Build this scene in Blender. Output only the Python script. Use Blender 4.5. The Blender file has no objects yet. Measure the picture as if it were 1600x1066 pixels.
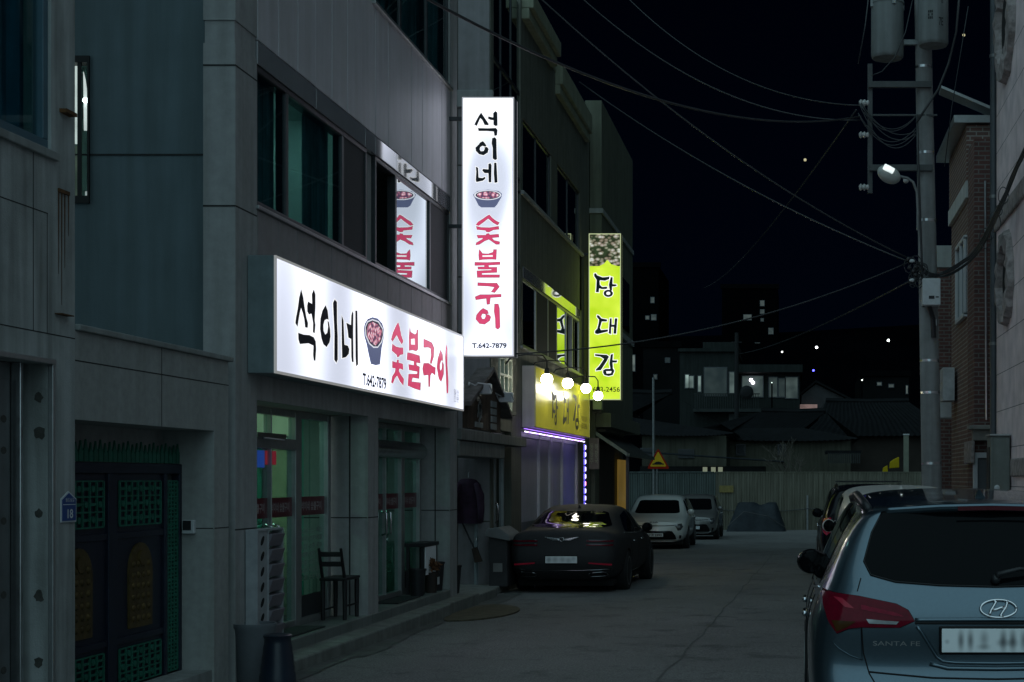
import bpy, bmesh, math, random
from mathutils import Vector, Matrix
from mathutils.bvhtree import BVHTree
from mathutils.geometry import tessellate_polygon
random.seed(7)
R = math.radians
sc = bpy.context.scene
COL = sc.collection

# ------------------------------------------------------------------ camera
F, CU, CV, H = 2300.0, 1245.0, 748.0, 1.72      # focal length in photo pixels, vanishing point, eye height
cd = bpy.data.cameras.new('camera'); cam = bpy.data.objects.new('camera', cd); COL.objects.link(cam)
cam.location = (0, 0, H); cam.rotation_euler = (R(90), 0, 0)
cd.sensor_width = 36; cd.lens = F*36/1600
cd.shift_x = -(CU-800)/1600; cd.shift_y = (CV-533)/1600
cd.clip_start = 0.1; cd.clip_end = 2000
sc.camera = cam

# ------------------------------------------------------------------ sky, moonlight, exposure
w = bpy.data.worlds.new('World'); sc.world = w; w.use_nodes = True
wn = w.node_tree.nodes; wl = w.node_tree.links
bg = wn['Background']
sky = wn.new('ShaderNodeTexSky'); sky.sky_type = 'NISHITA'; sky.sun_disc = False
SUN_EL, SUN_AZ = 33, 207
sky.sun_elevation = R(SUN_EL); sky.sun_rotation = R(SUN_AZ)
hs = wn.new('ShaderNodeMixRGB'); hs.blend_type = 'MULTIPLY'; hs.inputs[0].default_value = 1
hs.inputs[2].default_value = (0.10, 0.34, 1.0, 1)
wl.new(sky.outputs[0], hs.inputs[1]); wl.new(hs.outputs[0], bg.inputs['Color'])
bg.inputs['Strength'].default_value = 0.00042
sd = bpy.data.lights.new('sun', 'SUN'); sun = bpy.data.objects.new('sun', sd); COL.objects.link(sun)
sd.energy = 1.55; sd.angle = R(125); sd.color = (0.56, 0.88, 1.0)
# light comes from behind the camera, from lamps further up the street, wide and soft
az, el = R(-27), R(SUN_EL)
dv = Vector((math.sin(az)*math.cos(el), -math.cos(az)*math.cos(el), math.sin(el)))
sun.rotation_euler = dv.to_track_quat('Z', 'Y').to_euler()
sc.view_settings.view_transform = 'Standard'; sc.view_settings.look = 'None'
sc.view_settings.exposure = 0; sc.view_settings.gamma = 1
sc.render.engine = 'CYCLES'
sc.cycles.use_denoising = True
sc.cycles.max_bounces = 6
sc.cycles.sample_clamp_indirect = 4

# ------------------------------------------------------------------ measuring helpers
def P(u, v, Y): return Vector(((u-CU)/F*Y, Y, H+(CV-v)/F*Y))
def YX(u, X): return X*F/(u-CU)
def onX(u, v, X):
    Y = YX(u, X); return Vector((X, Y, H+(CV-v)/F*Y))
def zr(y):                                    # the street falls gently away from the camera
    return -0.009*(min(y, 66)-7)

# ------------------------------------------------------------------ mesh helpers
class MB:
    def __init__(s): s.v = []; s.f = []; s.m = []; s.mi = 0
    def add(s, vs, fs):
        o = len(s.v); s.v += [Vector(p) for p in vs]
        for f in fs: s.f.append([i+o for i in f]); s.m.append(s.mi)
        return s
    def box(s, x0, x1, y0, y1, z0, z1):
        if x0 > x1: x0, x1 = x1, x0
        if y0 > y1: y0, y1 = y1, y0
        if z0 > z1: z0, z1 = z1, z0
        return s.add([(x0,y0,z0),(x1,y0,z0),(x1,y1,z0),(x0,y1,z0),(x0,y0,z1),(x1,y0,z1),(x1,y1,z1),(x0,y1,z1)],
              [(0,3,2,1),(4,5,6,7),(0,1,5,4),(1,2,6,5),(2,3,7,6),(3,0,4,7)])
    def quad(s, a, b, c, d): return s.add([a,b,c,d], [(0,1,2,3)])
    def cyl(s, p0, p1, r0, r1=None, n=16, caps=True):
        return s.tube([p0, p1], [r0, r0 if r1 is None else r1], n, caps)
    def tube(s, pts, r, n=8, caps=True):
        pts = [Vector(p) for p in pts]
        if not isinstance(r, (list, tuple)): r = [r]*len(pts)
        vs = []; fs = []
        up = None
        for i, p in enumerate(pts):
            t = (pts[min(i+1, len(pts)-1)]-pts[max(i-1, 0)]).normalized()
            if up is None:
                up = Vector((0,0,1)) if abs(t.z) < .9 else Vector((1,0,0))
            a = t.cross(up)
            if a.length < 1e-5: up = Vector((0,1,0)); a = t.cross(up)
            a.normalize(); b = a.cross(t).normalized(); up = b
            for k in range(n):
                th = 2*math.pi*k/n
                vs.append(p+(a*math.cos(th)+b*math.sin(th))*r[i])
        for i in range(len(pts)-1):
            for k in range(n):
                k2 = (k+1) % n
                fs.append((i*n+k, i*n+k2, (i+1)*n+k2, (i+1)*n+k))
        if caps:
            fs.append(tuple(range(n-1, -1, -1))); q = (len(pts)-1)*n
            fs.append(tuple(range(q, q+n)))
        return s.add(vs, fs)
    def sphere(s, c, r, n=16, m=10, sx=1, sy=1, sz=1):
        c = Vector(c); vs = [c+Vector((0,0,-r*sz))]; fs = []
        for j in range(1, m):
            ph = -math.pi/2+math.pi*j/m
            for k in range(n):
                th = 2*math.pi*k/n
                vs.append(c+Vector((r*sx*math.cos(ph)*math.cos(th), r*sy*math.cos(ph)*math.sin(th), r*sz*math.sin(ph))))
        vs.append(c+Vector((0,0,r*sz)))
        for k in range(n):
            fs.append((0, 1+(k+1) % n, 1+k))
            fs.append((len(vs)-1, 1+(m-2)*n+k, 1+(m-2)*n+(k+1) % n))
        for j in range(m-2):
            for k in range(n):
                a = 1+j*n+k; b = 1+j*n+(k+1) % n
                fs.append((a, b, b+n, a+n))
        return s.add(vs, fs)
    def prism(s, poly, fn, d0, d1):
        """poly: 2-D outline; fn(a,b,d) -> point; solid between depths d0 and d1"""
        n = len(poly)
        vs = [fn(a, b, d0) for a, b in poly]+[fn(a, b, d1) for a, b in poly]
        fs = []
        tris = tessellate_polygon([[Vector((a, b, 0)) for a, b in poly]])
        for t in tris: fs.append(tuple(t)); fs.append(tuple(i+n for i in reversed(t)))
        for i in range(n):
            j = (i+1) % n; fs.append((i, j, j+n, i+n))
        return s.add(vs, fs)
    def flat(s, loops, fn):
        """flat printed shape: outline plus holes, mapped by fn(a,b) -> point"""
        L = [[Vector((a, b, 0)) for a, b in l] for l in loops]
        tris = tessellate_polygon(L)
        vs = [fn(p.x, p.y) for l in L for p in l]
        return s.add(vs, [tuple(t) for t in tris])
    def lathe(s, prof, c, axis='Z', n=24):
        c = Vector(c); vs = []; fs = []
        for r, h in prof:
            for k in range(n):
                th = 2*math.pi*k/n; a, b = r*math.cos(th), r*math.sin(th)
                vs.append(c+(Vector((a,b,h)) if axis == 'Z' else Vector((h,a,b)) if axis == 'X' else Vector((a,h,b))))
        for i in range(len(prof)-1):
            for k in range(n):
                k2 = (k+1) % n; fs.append((i*n+k, i*n+k2, (i+1)*n+k2, (i+1)*n+k))
        fs.append(tuple(range(n-1,-1,-1))); q = (len(prof)-1)*n; fs.append(tuple(range(q, q+n)))
        return s.add(vs, fs)

def _mesh(name, mb, mats, off, smooth):
    me = bpy.data.meshes.new(name)
    me.from_pydata([tuple(p-off) for p in mb.v], [], mb.f)
    for m in (mats if isinstance(mats, (list, tuple)) else [mats]): me.materials.append(m)
    if any(mb.m): me.polygons.foreach_set('material_index', mb.m)
    bm = bmesh.new(); bm.from_mesh(me); bmesh.ops.recalc_face_normals(bm, faces=bm.faces); bm.to_mesh(me); bm.free()
    if smooth:
        me.shade_smooth()
        try: me.set_sharp_from_angle(angle=R(smooth if smooth > 1 else 40))
        except Exception: pass
    me.update()
    return me
ROOT = {}
def tag(o, label, cat, group=None, kind=None):
    if label: o['label'] = label
    if cat: o['category'] = cat
    if group: o['group'] = group
    if kind: o['kind'] = kind
    return o
def thing(name, loc, label, cat, group=None, rz=0):
    o = bpy.data.objects.new(name, None); COL.objects.link(o)
    o.location = loc; o.rotation_euler = (0, 0, rz); o.empty_display_size = .2
    ROOT[o.name] = Vector(loc)
    return tag(o, label, cat, group)
def part(name, mb, mats, parent, smooth=0, bevel=0, local=False, label=None):
    """one mesh under its thing (or a sub-part under a part); shapes given in world coordinates"""
    r = parent
    while r.parent: r = r.parent
    off = Vector((0,0,0)) if local else ROOT[r.name]
    o = bpy.data.objects.new(name, _mesh(name, mb, mats, off, smooth)); COL.objects.link(o)
    o.parent = parent
    if bevel:
        b = o.modifiers.new('bevel', 'BEVEL'); b.width = bevel; b.segments = 2; b.limit_method = 'ANGLE'; b.angle_limit = R(40)
    if label: o['label'] = label
    return o
def solo(name, mb, mats, label=None, cat=None, group=None, kind=None, smooth=0, bevel=0):
    xs = [p.x for p in mb.v]; ys = [p.y for p in mb.v]; zs = [p.z for p in mb.v]
    off = Vector(((min(xs)+max(xs))/2, (min(ys)+max(ys))/2, min(zs)))
    if kind == 'structure': off = Vector((0,0,0))
    o = bpy.data.objects.new(name, _mesh(name, mb, mats, off, smooth)); COL.objects.link(o); o.location = off
    if bevel:
        b = o.modifiers.new('bevel', 'BEVEL'); b.width = bevel; b.segments = 2; b.limit_method = 'ANGLE'; b.angle_limit = R(40)
    ROOT[o.name] = off
    return tag(o, label, cat, group, kind)
def copy_tree(o, parent=None):
    c = o.copy(); COL.objects.link(c); c.parent = parent
    if parent is None: ROOT[c.name] = Vector(c.location)
    for ch in list(o.children): copy_tree(ch, c)
    return c

# ------------------------------------------------------------------ materials
MATS = {}
def nt(m): return m.node_tree.nodes, m.node_tree.links
def mat(name, col, rough=.7, metal=0, var=.25, scale=3.0, bump=0.0, bscale=60, streak=0.0, coat=0, spec=.5, dirt=None, dirt_amt=0):
    if name in MATS: return MATS[name]
    m = bpy.data.materials.new(name); m.use_nodes = True; n, l = nt(m)
    b = n['Principled BSDF']
    b.inputs['Roughness'].default_value = rough; b.inputs['Metallic'].default_value = metal
    b.inputs['Specular IOR Level'].default_value = spec
    if coat: b.inputs['Coat Weight'].default_value = coat; b.inputs['Coat Roughness'].default_value = .05
    tc = n.new('ShaderNodeTexCoord')
    c1 = tuple(max(0, x*(1-var)) for x in col)+(1,); c2 = tuple(min(1, x*(1+var)) for x in col)+(1,)
    no = n.new('ShaderNodeTexNoise'); no.inputs['Scale'].default_value = scale; no.inputs['Detail'].default_value = 8
    no.inputs['Roughness'].default_value = .65
    l.new(tc.outputs['Object'], no.inputs['Vector'])
    cr = n.new('ShaderNodeValToRGB'); cr.color_ramp.elements[0].position = .3; cr.color_ramp.elements[1].position = .7
    cr.color_ramp.elements[0].color = c1; cr.color_ramp.elements[1].color = c2
    l.new(no.outputs['Fac'], cr.inputs['Fac']); out = cr.outputs['Color']
    if streak:
        mp = n.new('ShaderNodeMapping'); mp.inputs['Scale'].default_value = (5, 5, .35); l.new(tc.outputs['Object'], mp.inputs['Vector'])
        n2 = n.new('ShaderNodeTexNoise'); n2.inputs['Scale'].default_value = 1.6; n2.inputs['Detail'].default_value = 6
        l.new(mp.outputs[0], n2.inputs['Vector'])
        r2 = n.new('ShaderNodeValToRGB'); r2.color_ramp.elements[0].position = .35; r2.color_ramp.elements[1].position = .65
        k = 1-streak; r2.color_ramp.elements[0].color = (k,k,k*.97,1); r2.color_ramp.elements[1].color = (1,1,1,1)
        l.new(n2.outputs['Fac'], r2.inputs['Fac'])
        mx = n.new('ShaderNodeMixRGB'); mx.blend_type = 'MULTIPLY'; mx.inputs[0].default_value = 1
        l.new(out, mx.inputs[1]); l.new(r2.outputs['Color'], mx.inputs[2]); out = mx.outputs[0]
    l.new(out, b.inputs['Base Color'])
    if bump:
        nb = n.new('ShaderNodeTexNoise'); nb.inputs['Scale'].default_value = bscale; nb.inputs['Detail'].default_value = 5
        l.new(tc.outputs['Object'], nb.inputs['Vector'])
        bp = n.new('ShaderNodeBump'); bp.inputs['Strength'].default_value = bump; bp.inputs['Distance'].default_value = .01
        l.new(nb.outputs['Fac'], bp.inputs['Height']); l.new(bp.outputs[0], b.inputs['Normal'])
    MATS[name] = m; return m
def emat(name, col, strength, var=0, scale=2.0, stretch=(1,1,1), base=None, lo=.35, hi=.65, soft=False):
    """a surface that gives off light (sign face, lamp); var = unevenness of the tubes behind it"""
    if name in MATS: return MATS[name]
    m = bpy.data.materials.new(name); m.use_nodes = True; n, l = nt(m)
    b = n['Principled BSDF']; b.inputs['Base Color'].default_value = tuple(base or [x*.5 for x in col])+(1,)
    b.inputs['Roughness'].default_value = .35
    b.inputs['Emission Color'].default_value = tuple(col)+(1,); b.inputs['Emission Strength'].default_value = strength
    if var:
        tc = n.new('ShaderNodeTexCoord'); mp = n.new('ShaderNodeMapping'); mp.inputs['Scale'].default_value = stretch
        no = n.new('ShaderNodeTexNoise'); no.inputs['Scale'].default_value = scale; no.inputs['Detail'].default_value = 0 if soft else 1.5
        l.new(tc.outputs['Object'], mp.inputs['Vector']); l.new(mp.outputs[0], no.inputs['Vector'])
        mr = n.new('ShaderNodeMapRange'); mr.inputs['From Min'].default_value = lo; mr.inputs['From Max'].default_value = hi
        mr.inputs['To Min'].default_value = strength*(1-var); mr.inputs['To Max'].default_value = strength
        l.new(no.outputs['Fac'], mr.inputs['Value']); l.new(mr.outputs[0], b.inputs['Emission Strength'])
        if soft: mr.interpolation_type = 'SMOOTHERSTEP'
    MATS[name] = m; return m
def brickmat(name, c1, c2, mortar, bw, bh, ms, rough=.85, bump=.4, scale_noise=4, off=.5):
    if name in MATS: return MATS[name]
    m = bpy.data.materials.new(name); m.use_nodes = True; n, l = nt(m); b = n['Principled BSDF']
    b.inputs['Roughness'].default_value = rough
    tc = n.new('ShaderNodeTexCoord'); sp = n.new('ShaderNodeSeparateXYZ'); l.new(tc.outputs['Object'], sp.inputs[0])
    ad = n.new('ShaderNodeMath'); ad.operation = 'ADD'; l.new(sp.outputs[0], ad.inputs[0]); l.new(sp.outputs[1], ad.inputs[1])
    cb = n.new('ShaderNodeCombineXYZ'); l.new(ad.outputs[0], cb.inputs[0]); l.new(sp.outputs[2], cb.inputs[1])
    br = n.new('ShaderNodeTexBrick'); br.offset = off; br.inputs['Scale'].default_value = 1
    br.inputs['Brick Width'].default_value = bw; br.inputs['Row Height'].default_value = bh; br.inputs['Mortar Size'].default_value = ms
    br.inputs['Color1'].default_value = tuple(c1)+(1,); br.inputs['Color2'].default_value = tuple(c2)+(1,); br.inputs['Mortar'].default_value = tuple(mortar)+(1,)
    l.new(cb.outputs[0], br.inputs['Vector'])
    no = n.new('ShaderNodeTexNoise'); no.inputs['Scale'].default_value = scale_noise; no.inputs['Detail'].default_value = 8
    l.new(tc.outputs['Object'], no.inputs['Vector'])
    r2 = n.new('ShaderNodeValToRGB'); r2.color_ramp.elements[0].position = .3; r2.color_ramp.elements[1].position = .7
    r2.color_ramp.elements[0].color = (.7,.7,.7,1)
    l.new(no.outputs['Fac'], r2.inputs['Fac'])
    mx = n.new('ShaderNodeMixRGB'); mx.blend_type = 'MULTIPLY'; mx.inputs[0].default_value = 1
    l.new(br.outputs['Color'], mx.inputs[1]); l.new(r2.outputs['Color'], mx.inputs[2]); l.new(mx.outputs[0], b.inputs['Base Color'])
    bp = n.new('ShaderNodeBump'); bp.inputs['Strength'].default_value = bump; bp.inputs['Distance'].default_value = .008; bp.invert = True
    l.new(br.outputs['Fac'], bp.inputs['Height']); l.new(bp.outputs[0], b.inputs['Normal'])
    MATS[name] = m; return m
def glassmat(name, tint=(.02,.05,.05), alpha=.35, rough=.02):
    """window glass: mirror-like coat over a darkly tinted see-through pane"""
    if name in MATS: return MATS[name]
    m = bpy.data.materials.new(name); m.use_nodes = True; n, l = nt(m); n.remove(n['Principled BSDF'])
    out = n['Material Output']
    tr = n.new('ShaderNodeBsdfTransparent'); tr.inputs[0].default_value = tuple(tint)+(1,)
    gl = n.new('ShaderNodeBsdfGlossy'); gl.inputs['Roughness'].default_value = rough; gl.inputs['Color'].default_value = (.9,.95,.95,1)
    lw = n.new('ShaderNodeFresnel'); lw.inputs['IOR'].default_value = 1.6 if alpha < 1 else 2.9
    mr = n.new('ShaderNodeMapRange'); mr.inputs['To Min'].default_value = alpha*.25; mr.inputs['To Max'].default_value = 1
    l.new(lw.outputs[0], mr.inputs['Value'])
    ge = n.new('ShaderNodeNewGeometry'); iv = n.new('ShaderNodeMath'); iv.operation = 'SUBTRACT'; iv.inputs[0].default_value = 1; l.new(ge.outputs['Backfacing'], iv.inputs[1])
    mu = n.new('ShaderNodeMath'); mu.operation = 'MULTIPLY'; l.new(mr.outputs[0], mu.inputs[0]); l.new(iv.outputs[0], mu.inputs[1])
    mx = n.new('ShaderNodeMixShader'); l.new(mu.outputs[0], mx.inputs[0]); l.new(tr.outputs[0], mx.inputs[1]); l.new(gl.outputs[0], mx.inputs[2])
    l.new(mx.outputs[0], out.inputs['Surface'])
    MATS[name] = m; return m

M_ASPH = None
concrete  = mat('concrete', (.46,.485,.48), .9, var=.2, scale=2.2, bump=.3, bscale=90, streak=.42)
concrete2 = mat('concrete_grey', (.32,.335,.33), .9, var=.14, scale=2.5, bump=.25, bscale=90, streak=.25)
stone     = mat('granite_facing', (.37,.38,.37), .75, var=.12, scale=14, bump=.12, bscale=120, streak=.15)
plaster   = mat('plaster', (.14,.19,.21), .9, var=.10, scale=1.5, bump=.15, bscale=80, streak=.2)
clad      = mat('metal_cladding', (.56,.535,.565), .55, metal=.1, var=.08, scale=2, bump=.03, bscale=200, streak=.12)
steel     = mat('brushed_steel', (.55,.56,.58), .28, metal=1, var=.12, scale=9, streak=.1)
polished  = mat('polished_panel', (.30,.30,.31), .05, var=.06, scale=3, spec=1.0, coat=1)
alu       = mat('aluminium', (.42,.43,.43), .4, metal=.8, var=.12, scale=8)
alu_dark  = mat('dark_aluminium', (.05,.055,.06), .4, metal=.5, var=.15, scale=8)
seam      = mat('dark_joint', (.03,.032,.032), .95, var=.3, scale=20)
dark      = mat('dark_void', (.006,.007,.008), .9, var=.2)
black_pl  = mat('black_plastic', (.015,.016,.018), .45, var=.2, scale=12)
white_pl  = mat('white_plastic', (.55,.57,.58), .45, var=.1, scale=10)
grey_pl   = mat('grey_plastic', (.14,.155,.17), .5, var=.15, scale=6)
wood_dark = mat('dark_wood', (.045,.028,.018), .7, var=.4, scale=6, bump=.2, bscale=30, streak=.4)
rust      = mat('rust', (.12,.055,.02), .95, var=.5, scale=15)
paint_gal = mat('galvanised', (.22,.23,.23), .5, metal=.6, var=.2, scale=10)
win_glass = glassmat('window_glass', (.62,.78,.78), .3)
mirror_gl = glassmat('reflective_glass', (.25,.42,.40), 2.2)
win_dark  = glassmat('dark_window_glass', (.03,.06,.065), .5)
shop_glass= glassmat('shop_glass', (.62,.90,.82), .2)
screen    = mat('insect_screen', (.035,.037,.04), .8, var=.15, scale=40)
curtain   = mat('curtain_cloth', (.15,.24,.26), .9, var=.3, scale=3, streak=.5)
cable_m   = mat('cable_rubber', (.032,.034,.036), .45, var=.2)
tyre_m    = mat('tyre_rubber', (.012,.012,.013), .85, var=.2, scale=20)
chrome    = mat('chrome', (.8,.8,.82), .08, metal=1, var=.03)

# ------------------------------------------------------------------ lettering
def text_poly(body, bold=0.0):
    cu = bpy.data.curves.new('t', 'FONT'); cu.body = body; cu.size = 1; cu.offset = bold; cu.resolution_u = 3
    o = bpy.data.objects.new('t', cu); COL.objects.link(o)
    dg = bpy.context.evaluated_depsgraph_get(); me = bpy.data.meshes.new_from_object(o.evaluated_get(dg))
    vs = [(v.co.x, v.co.y) for v in me.vertices]; fs = [tuple(p.vertices) for p in me.polygons]
    bpy.data.objects.remove(o); bpy.data.meshes.remove(me); bpy.data.curves.remove(cu)
    if not vs: return [], []
    x0 = min(v[0] for v in vs); x1 = max(v[0] for v in vs); y0 = min(v[1] for v in vs); y1 = max(v[1] for v in vs)
    return [((x-x0)/max(1e-6, x1-x0), (y-y0)/max(1e-6, y1-y0)) for x, y in vs], fs
def put_text(mb, body, fn, bold=0.0):
    """fn(s,t): 0..1 across, 0..1 up -> point"""
    vs, fs = text_poly(body, bold); mb.add([fn(s, t) for s, t in vs], fs)
def grow(loop, d):
    """outline pushed outwards by d"""
    n = len(loop); A = sum(loop[i][0]*loop[(i+1) % n][1]-loop[(i+1) % n][0]*loop[i][1] for i in range(n))
    s = 1 if A > 0 else -1; out = []
    for i in range(n):
        p, q, r = Vector(loop[i-1]), Vector(loop[i]), Vector(loop[(i+1) % n])
        e1 = (q-p).normalized(); e2 = (r-q).normalized()
        n1 = Vector((e1.y, -e1.x))*s; n2 = Vector((e2.y, -e2.x))*s
        nn = n1+n2
        nn = nn.normalized() if nn.length > .2 else n1
        k = min(1.6, 1/max(.4, nn.dot(n1)))
        out.append((q.x+nn.x*d*k, q.y+nn.y*d*k))
    return out
# ------------------------------------------------------------------ brush lettering of the signs (outlines)
def Z(pts, k, ox, oy): return [(ox+x/k, oy+y/k) for x, y in pts]
BIG_BLACK = [Z(p, 6.664, 440, 430) for p in [
 [(203,143),(225,230),(240,340),(258,440),(275,500),(272,548),(245,545),(236,460),(222,400),(203,340),(190,390),(178,460),(166,540),(143,500),(150,440),(168,350),(182,240)],
 [(335,148),(352,200),(352,330),(345,470),(352,520),(345,605),(326,595),(328,500),(318,440),(310,400),(285,410),(268,380),(266,320),(275,275),(318,300),(315,200)],
 [(172,600),(230,620),(290,625),(335,648),(355,690),(360,770),(352,890),(335,890),(328,830),(332,735),(280,710),(190,718),(175,670)],
 [(458,312),(480,370),(490,465),(470,458),(448,470),(435,520),(437,580),(455,620),(475,600),(484,540),(478,475),(492,490),(505,560),(510,640),(500,700),(468,750),(435,720),(415,660),(400,560),(405,450),(425,370)],
 [(553,252),(577,280),(578,480),(585,640),(585,880),(570,915),(548,880),(550,600),(540,400),(535,290)],
 [(624,415),(645,470),(650,600),(655,725),(690,735),(705,770),(700,820),(670,855),(630,865),(626,700)],
 [(738,375),(747,400),(745,600),(748,850),(750,905),(733,905),(726,850),(724,665),(695,650),(688,580),(673,495),(722,520),(726,420)],
 [(768,370),(788,372),(792,600),(796,930),(776,950),(770,850),(768,600)]]]
BIG_PINK = [[Z(l, 5.923, 560, 470) for l in p] for p in [
 [[(368,200),(380,240),(395,320),(414,375),(402,405),(375,360),(355,315),(335,345),(315,378),(305,358),(320,300),(348,235)]],
 [[(315,400),(345,425),(380,435),(412,435),(414,495),(385,500),(372,520),(360,520),(355,500),(310,462)]],
 [[(358,548),(372,548),(372,575),(410,585),(414,640),(380,625),(372,650),(395,690),(420,725),(415,785),(385,745),(358,690),(335,720),(318,765),(305,755),(315,700),(340,660),(345,625),(315,620),(315,560),(355,575)]],
 [[(475,243),(482,290),(522,315),(540,300),(540,265),(550,275),(550,450),(535,465),(500,455),(470,460),(470,330)],[(487,355),(520,350),(524,408),(487,405)]],
 [[(455,480),(500,490),(565,510),(572,578),(535,570),(538,600),(565,612),(560,720),(500,710),(490,750),(575,760),(572,828),(520,812),(458,785),(465,680),(545,680),(548,655),(470,640),(465,590),(515,600),(515,560),(450,545)]],
 [[(605,355),(640,370),(680,390),(700,440),(695,520),(675,585),(665,575),(675,500),(670,440),(645,430),(605,432)]],
 [[(605,580),(650,580),(690,610),(712,620),(710,690),(680,665),(665,690),(660,795),(650,795),(648,685),(605,690),(595,630)]],
 [[(760,455),(778,500),(780,555),(765,550),(752,590),(752,630),(762,655),(775,620),(775,560),(788,590),(788,680),(765,750),(745,720),(728,620),(735,540)]],
 [[(812,402),(822,440),(822,600),(832,740),(830,855),(818,855),(812,700),(805,520)]]]]
BIG_BOWL = [Z(p, 5.923, 560, 470) for p in [
 [(50,250),(60,210),(85,170),(130,152),(180,165),(220,210),(238,270),(235,340),(215,440),(200,590),(160,598),(115,585),(95,500),(75,400),(55,330)],
 [(60,245),(82,190),(130,170),(188,190),(230,260),(236,320),(218,385),(180,436),(140,437),(98,400),(66,325)],
 [(67,245),(88,200),(130,182),(183,200),(222,263),(228,318),(211,378),(178,424),(142,424),(104,390),(74,320)]]]
V_BLACK = [Z(p, 5.922, 720, 150) for p in [
 [(188,155),(205,180),(235,225),(260,262),(250,272),(220,268),(200,225),(180,205),(160,250),(148,278),(125,265),(150,215),(170,180)],
 [(320,140),(338,155),(340,275),(318,278),(302,265),(303,225),(275,222),(252,210),(255,190),(300,200),(300,160)],
 [(158,298),(250,300),(325,297),(340,315),(335,365),(312,370),(305,330),(240,325),(165,325)],
 [(205,418),(225,440),(240,465),(225,470),(200,462),(180,475),(175,495),(185,512),(210,510),(222,490),(215,478),(240,470),(258,490),(250,525),(210,550),(170,540),(140,510),(135,480),(165,450),(180,430)],
 [(290,392),(315,383),(330,400),(332,520),(335,585),(318,595),(295,580),(295,480),(285,440)],
 [(138,655),(160,665),(165,755),(200,760),(225,748),(228,765),(205,785),(145,798),(138,780),(143,700)],
 [(255,630),(275,622),(285,640),(282,800),(258,800),(255,715),(220,715),(198,690),(205,675),(255,680)],
 [(308,618),(330,618),(335,700),(340,800),(312,805),(305,720)]]]
V_PINK = [[Z(l, 4.444, 720, 320) for l in p] for p in [
 [[(198,70),(215,90),(240,110),(268,125),(255,142),(225,125),(190,95),(165,115),(125,145),(105,140),(120,120),(155,98),(180,80)]],
 [[(108,150),(140,158),(200,160),(262,150),(265,170),(225,175),(195,190),(178,188),(172,178),(112,172)]],
 [[(178,203),(195,200),(200,210),(262,205),(265,225),(215,230),(230,248),(270,258),(268,275),(245,275),(195,240),(165,252),(130,275),(105,280),(108,265),(150,240),(155,230),(120,232),(112,212),(175,212)]],
 [[(128,312),(140,325),(150,340),(190,342),(225,330),(228,312),(248,312),(245,380),(215,378),(150,380),(128,385),(125,350)],[(150,352),(222,350),(222,362),(150,362)]],
 [[(98,400),(180,402),(272,398),(272,415),(190,420),(195,435),(250,435),(250,470),(145,475),(145,487),(270,487),(268,505),(115,505),(112,460),(215,455),(215,448),(120,448),(118,432),(165,432),(165,420),(98,422)]],
 [[(118,542),(190,545),(250,545),(268,570),(235,610),(212,605),(235,572),(190,565),(118,562)]],
 [[(100,640),(135,625),(200,625),(280,622),(280,640),(205,645),(200,690),(182,692),(178,650),(105,660)]],
 [[(155,720),(185,735),(192,755),(175,760),(150,755),(140,775),(148,795),(165,795),(175,775),(172,762),(195,765),(208,780),(200,805),(165,830),(130,825),(105,795),(110,765),(135,735)]],
 [[(235,690),(260,690),(268,720),(272,850),(258,865),(242,855),(240,790),(232,740)]]]]
def ell(cx, cy, rx, ry, n=28): return [(cx+rx*math.cos(2*math.pi*i/n), cy+ry*math.sin(2*math.pi*i/n)) for i in range(n)]
V_BOWL = [Z(p, 5.922, 720, 150) for p in [
 [(113,915),(135,955),(165,1015),(190,1032),(312,1032),(335,1007),(377,935),(380,905),(350,880),(250,867),(150,882)],
 ell(248,918,126,46), ell(249,918,112,38)]]
K5 = lambda p: Z(p, 7.614, 910, 360)
K6 = lambda p: Z(p, 7.1, 910, 480)
G_LET = [
 [K5([(140,515),(160,512),(175,535),(240,560),(300,555),(325,548),(320,580),(270,600),(210,595),(205,602),(208,650),(235,675),(290,670),(300,690),(280,700),(230,700),(200,690),(195,738),(160,735),(165,690),(170,590),(140,545)])],
 [K5([(335,555),(360,560),(358,640),(405,645),(408,660),(385,668),(355,668),(352,720),(325,712),(315,650),(325,600)])],
 [K5(ell(308,750,55,43,20)), K5(ell(308,750,25,20,14))],
 [K6([(165,88),(185,95),(210,125),(275,138),(270,160),(215,160),(195,230),(205,255),(285,248),(285,270),(165,300),(140,290),(140,265),(165,240),(180,180),(185,140),(160,108)])],
 [K6([(305,125),(325,125),(325,195),(355,195),(360,125),(388,125),(375,295),(345,295),(350,220),(320,220),(318,300),(290,290)])],
 [K6([(140,520),(190,525),(270,530),(295,550),(270,600),(205,700),(150,705),(150,690),(190,650),(240,575),(200,550),(140,540)])],
 [K6([(315,525),(340,520),(335,590),(388,592),(380,615),(335,615),(340,688),(310,690),(300,620)])],
 [K6([(230,700),(260,685),(345,685),(355,710),(335,755),(290,765),(245,755),(230,730)]), K6([(262,712),(325,710),(315,735),(270,738)])]]
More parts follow.
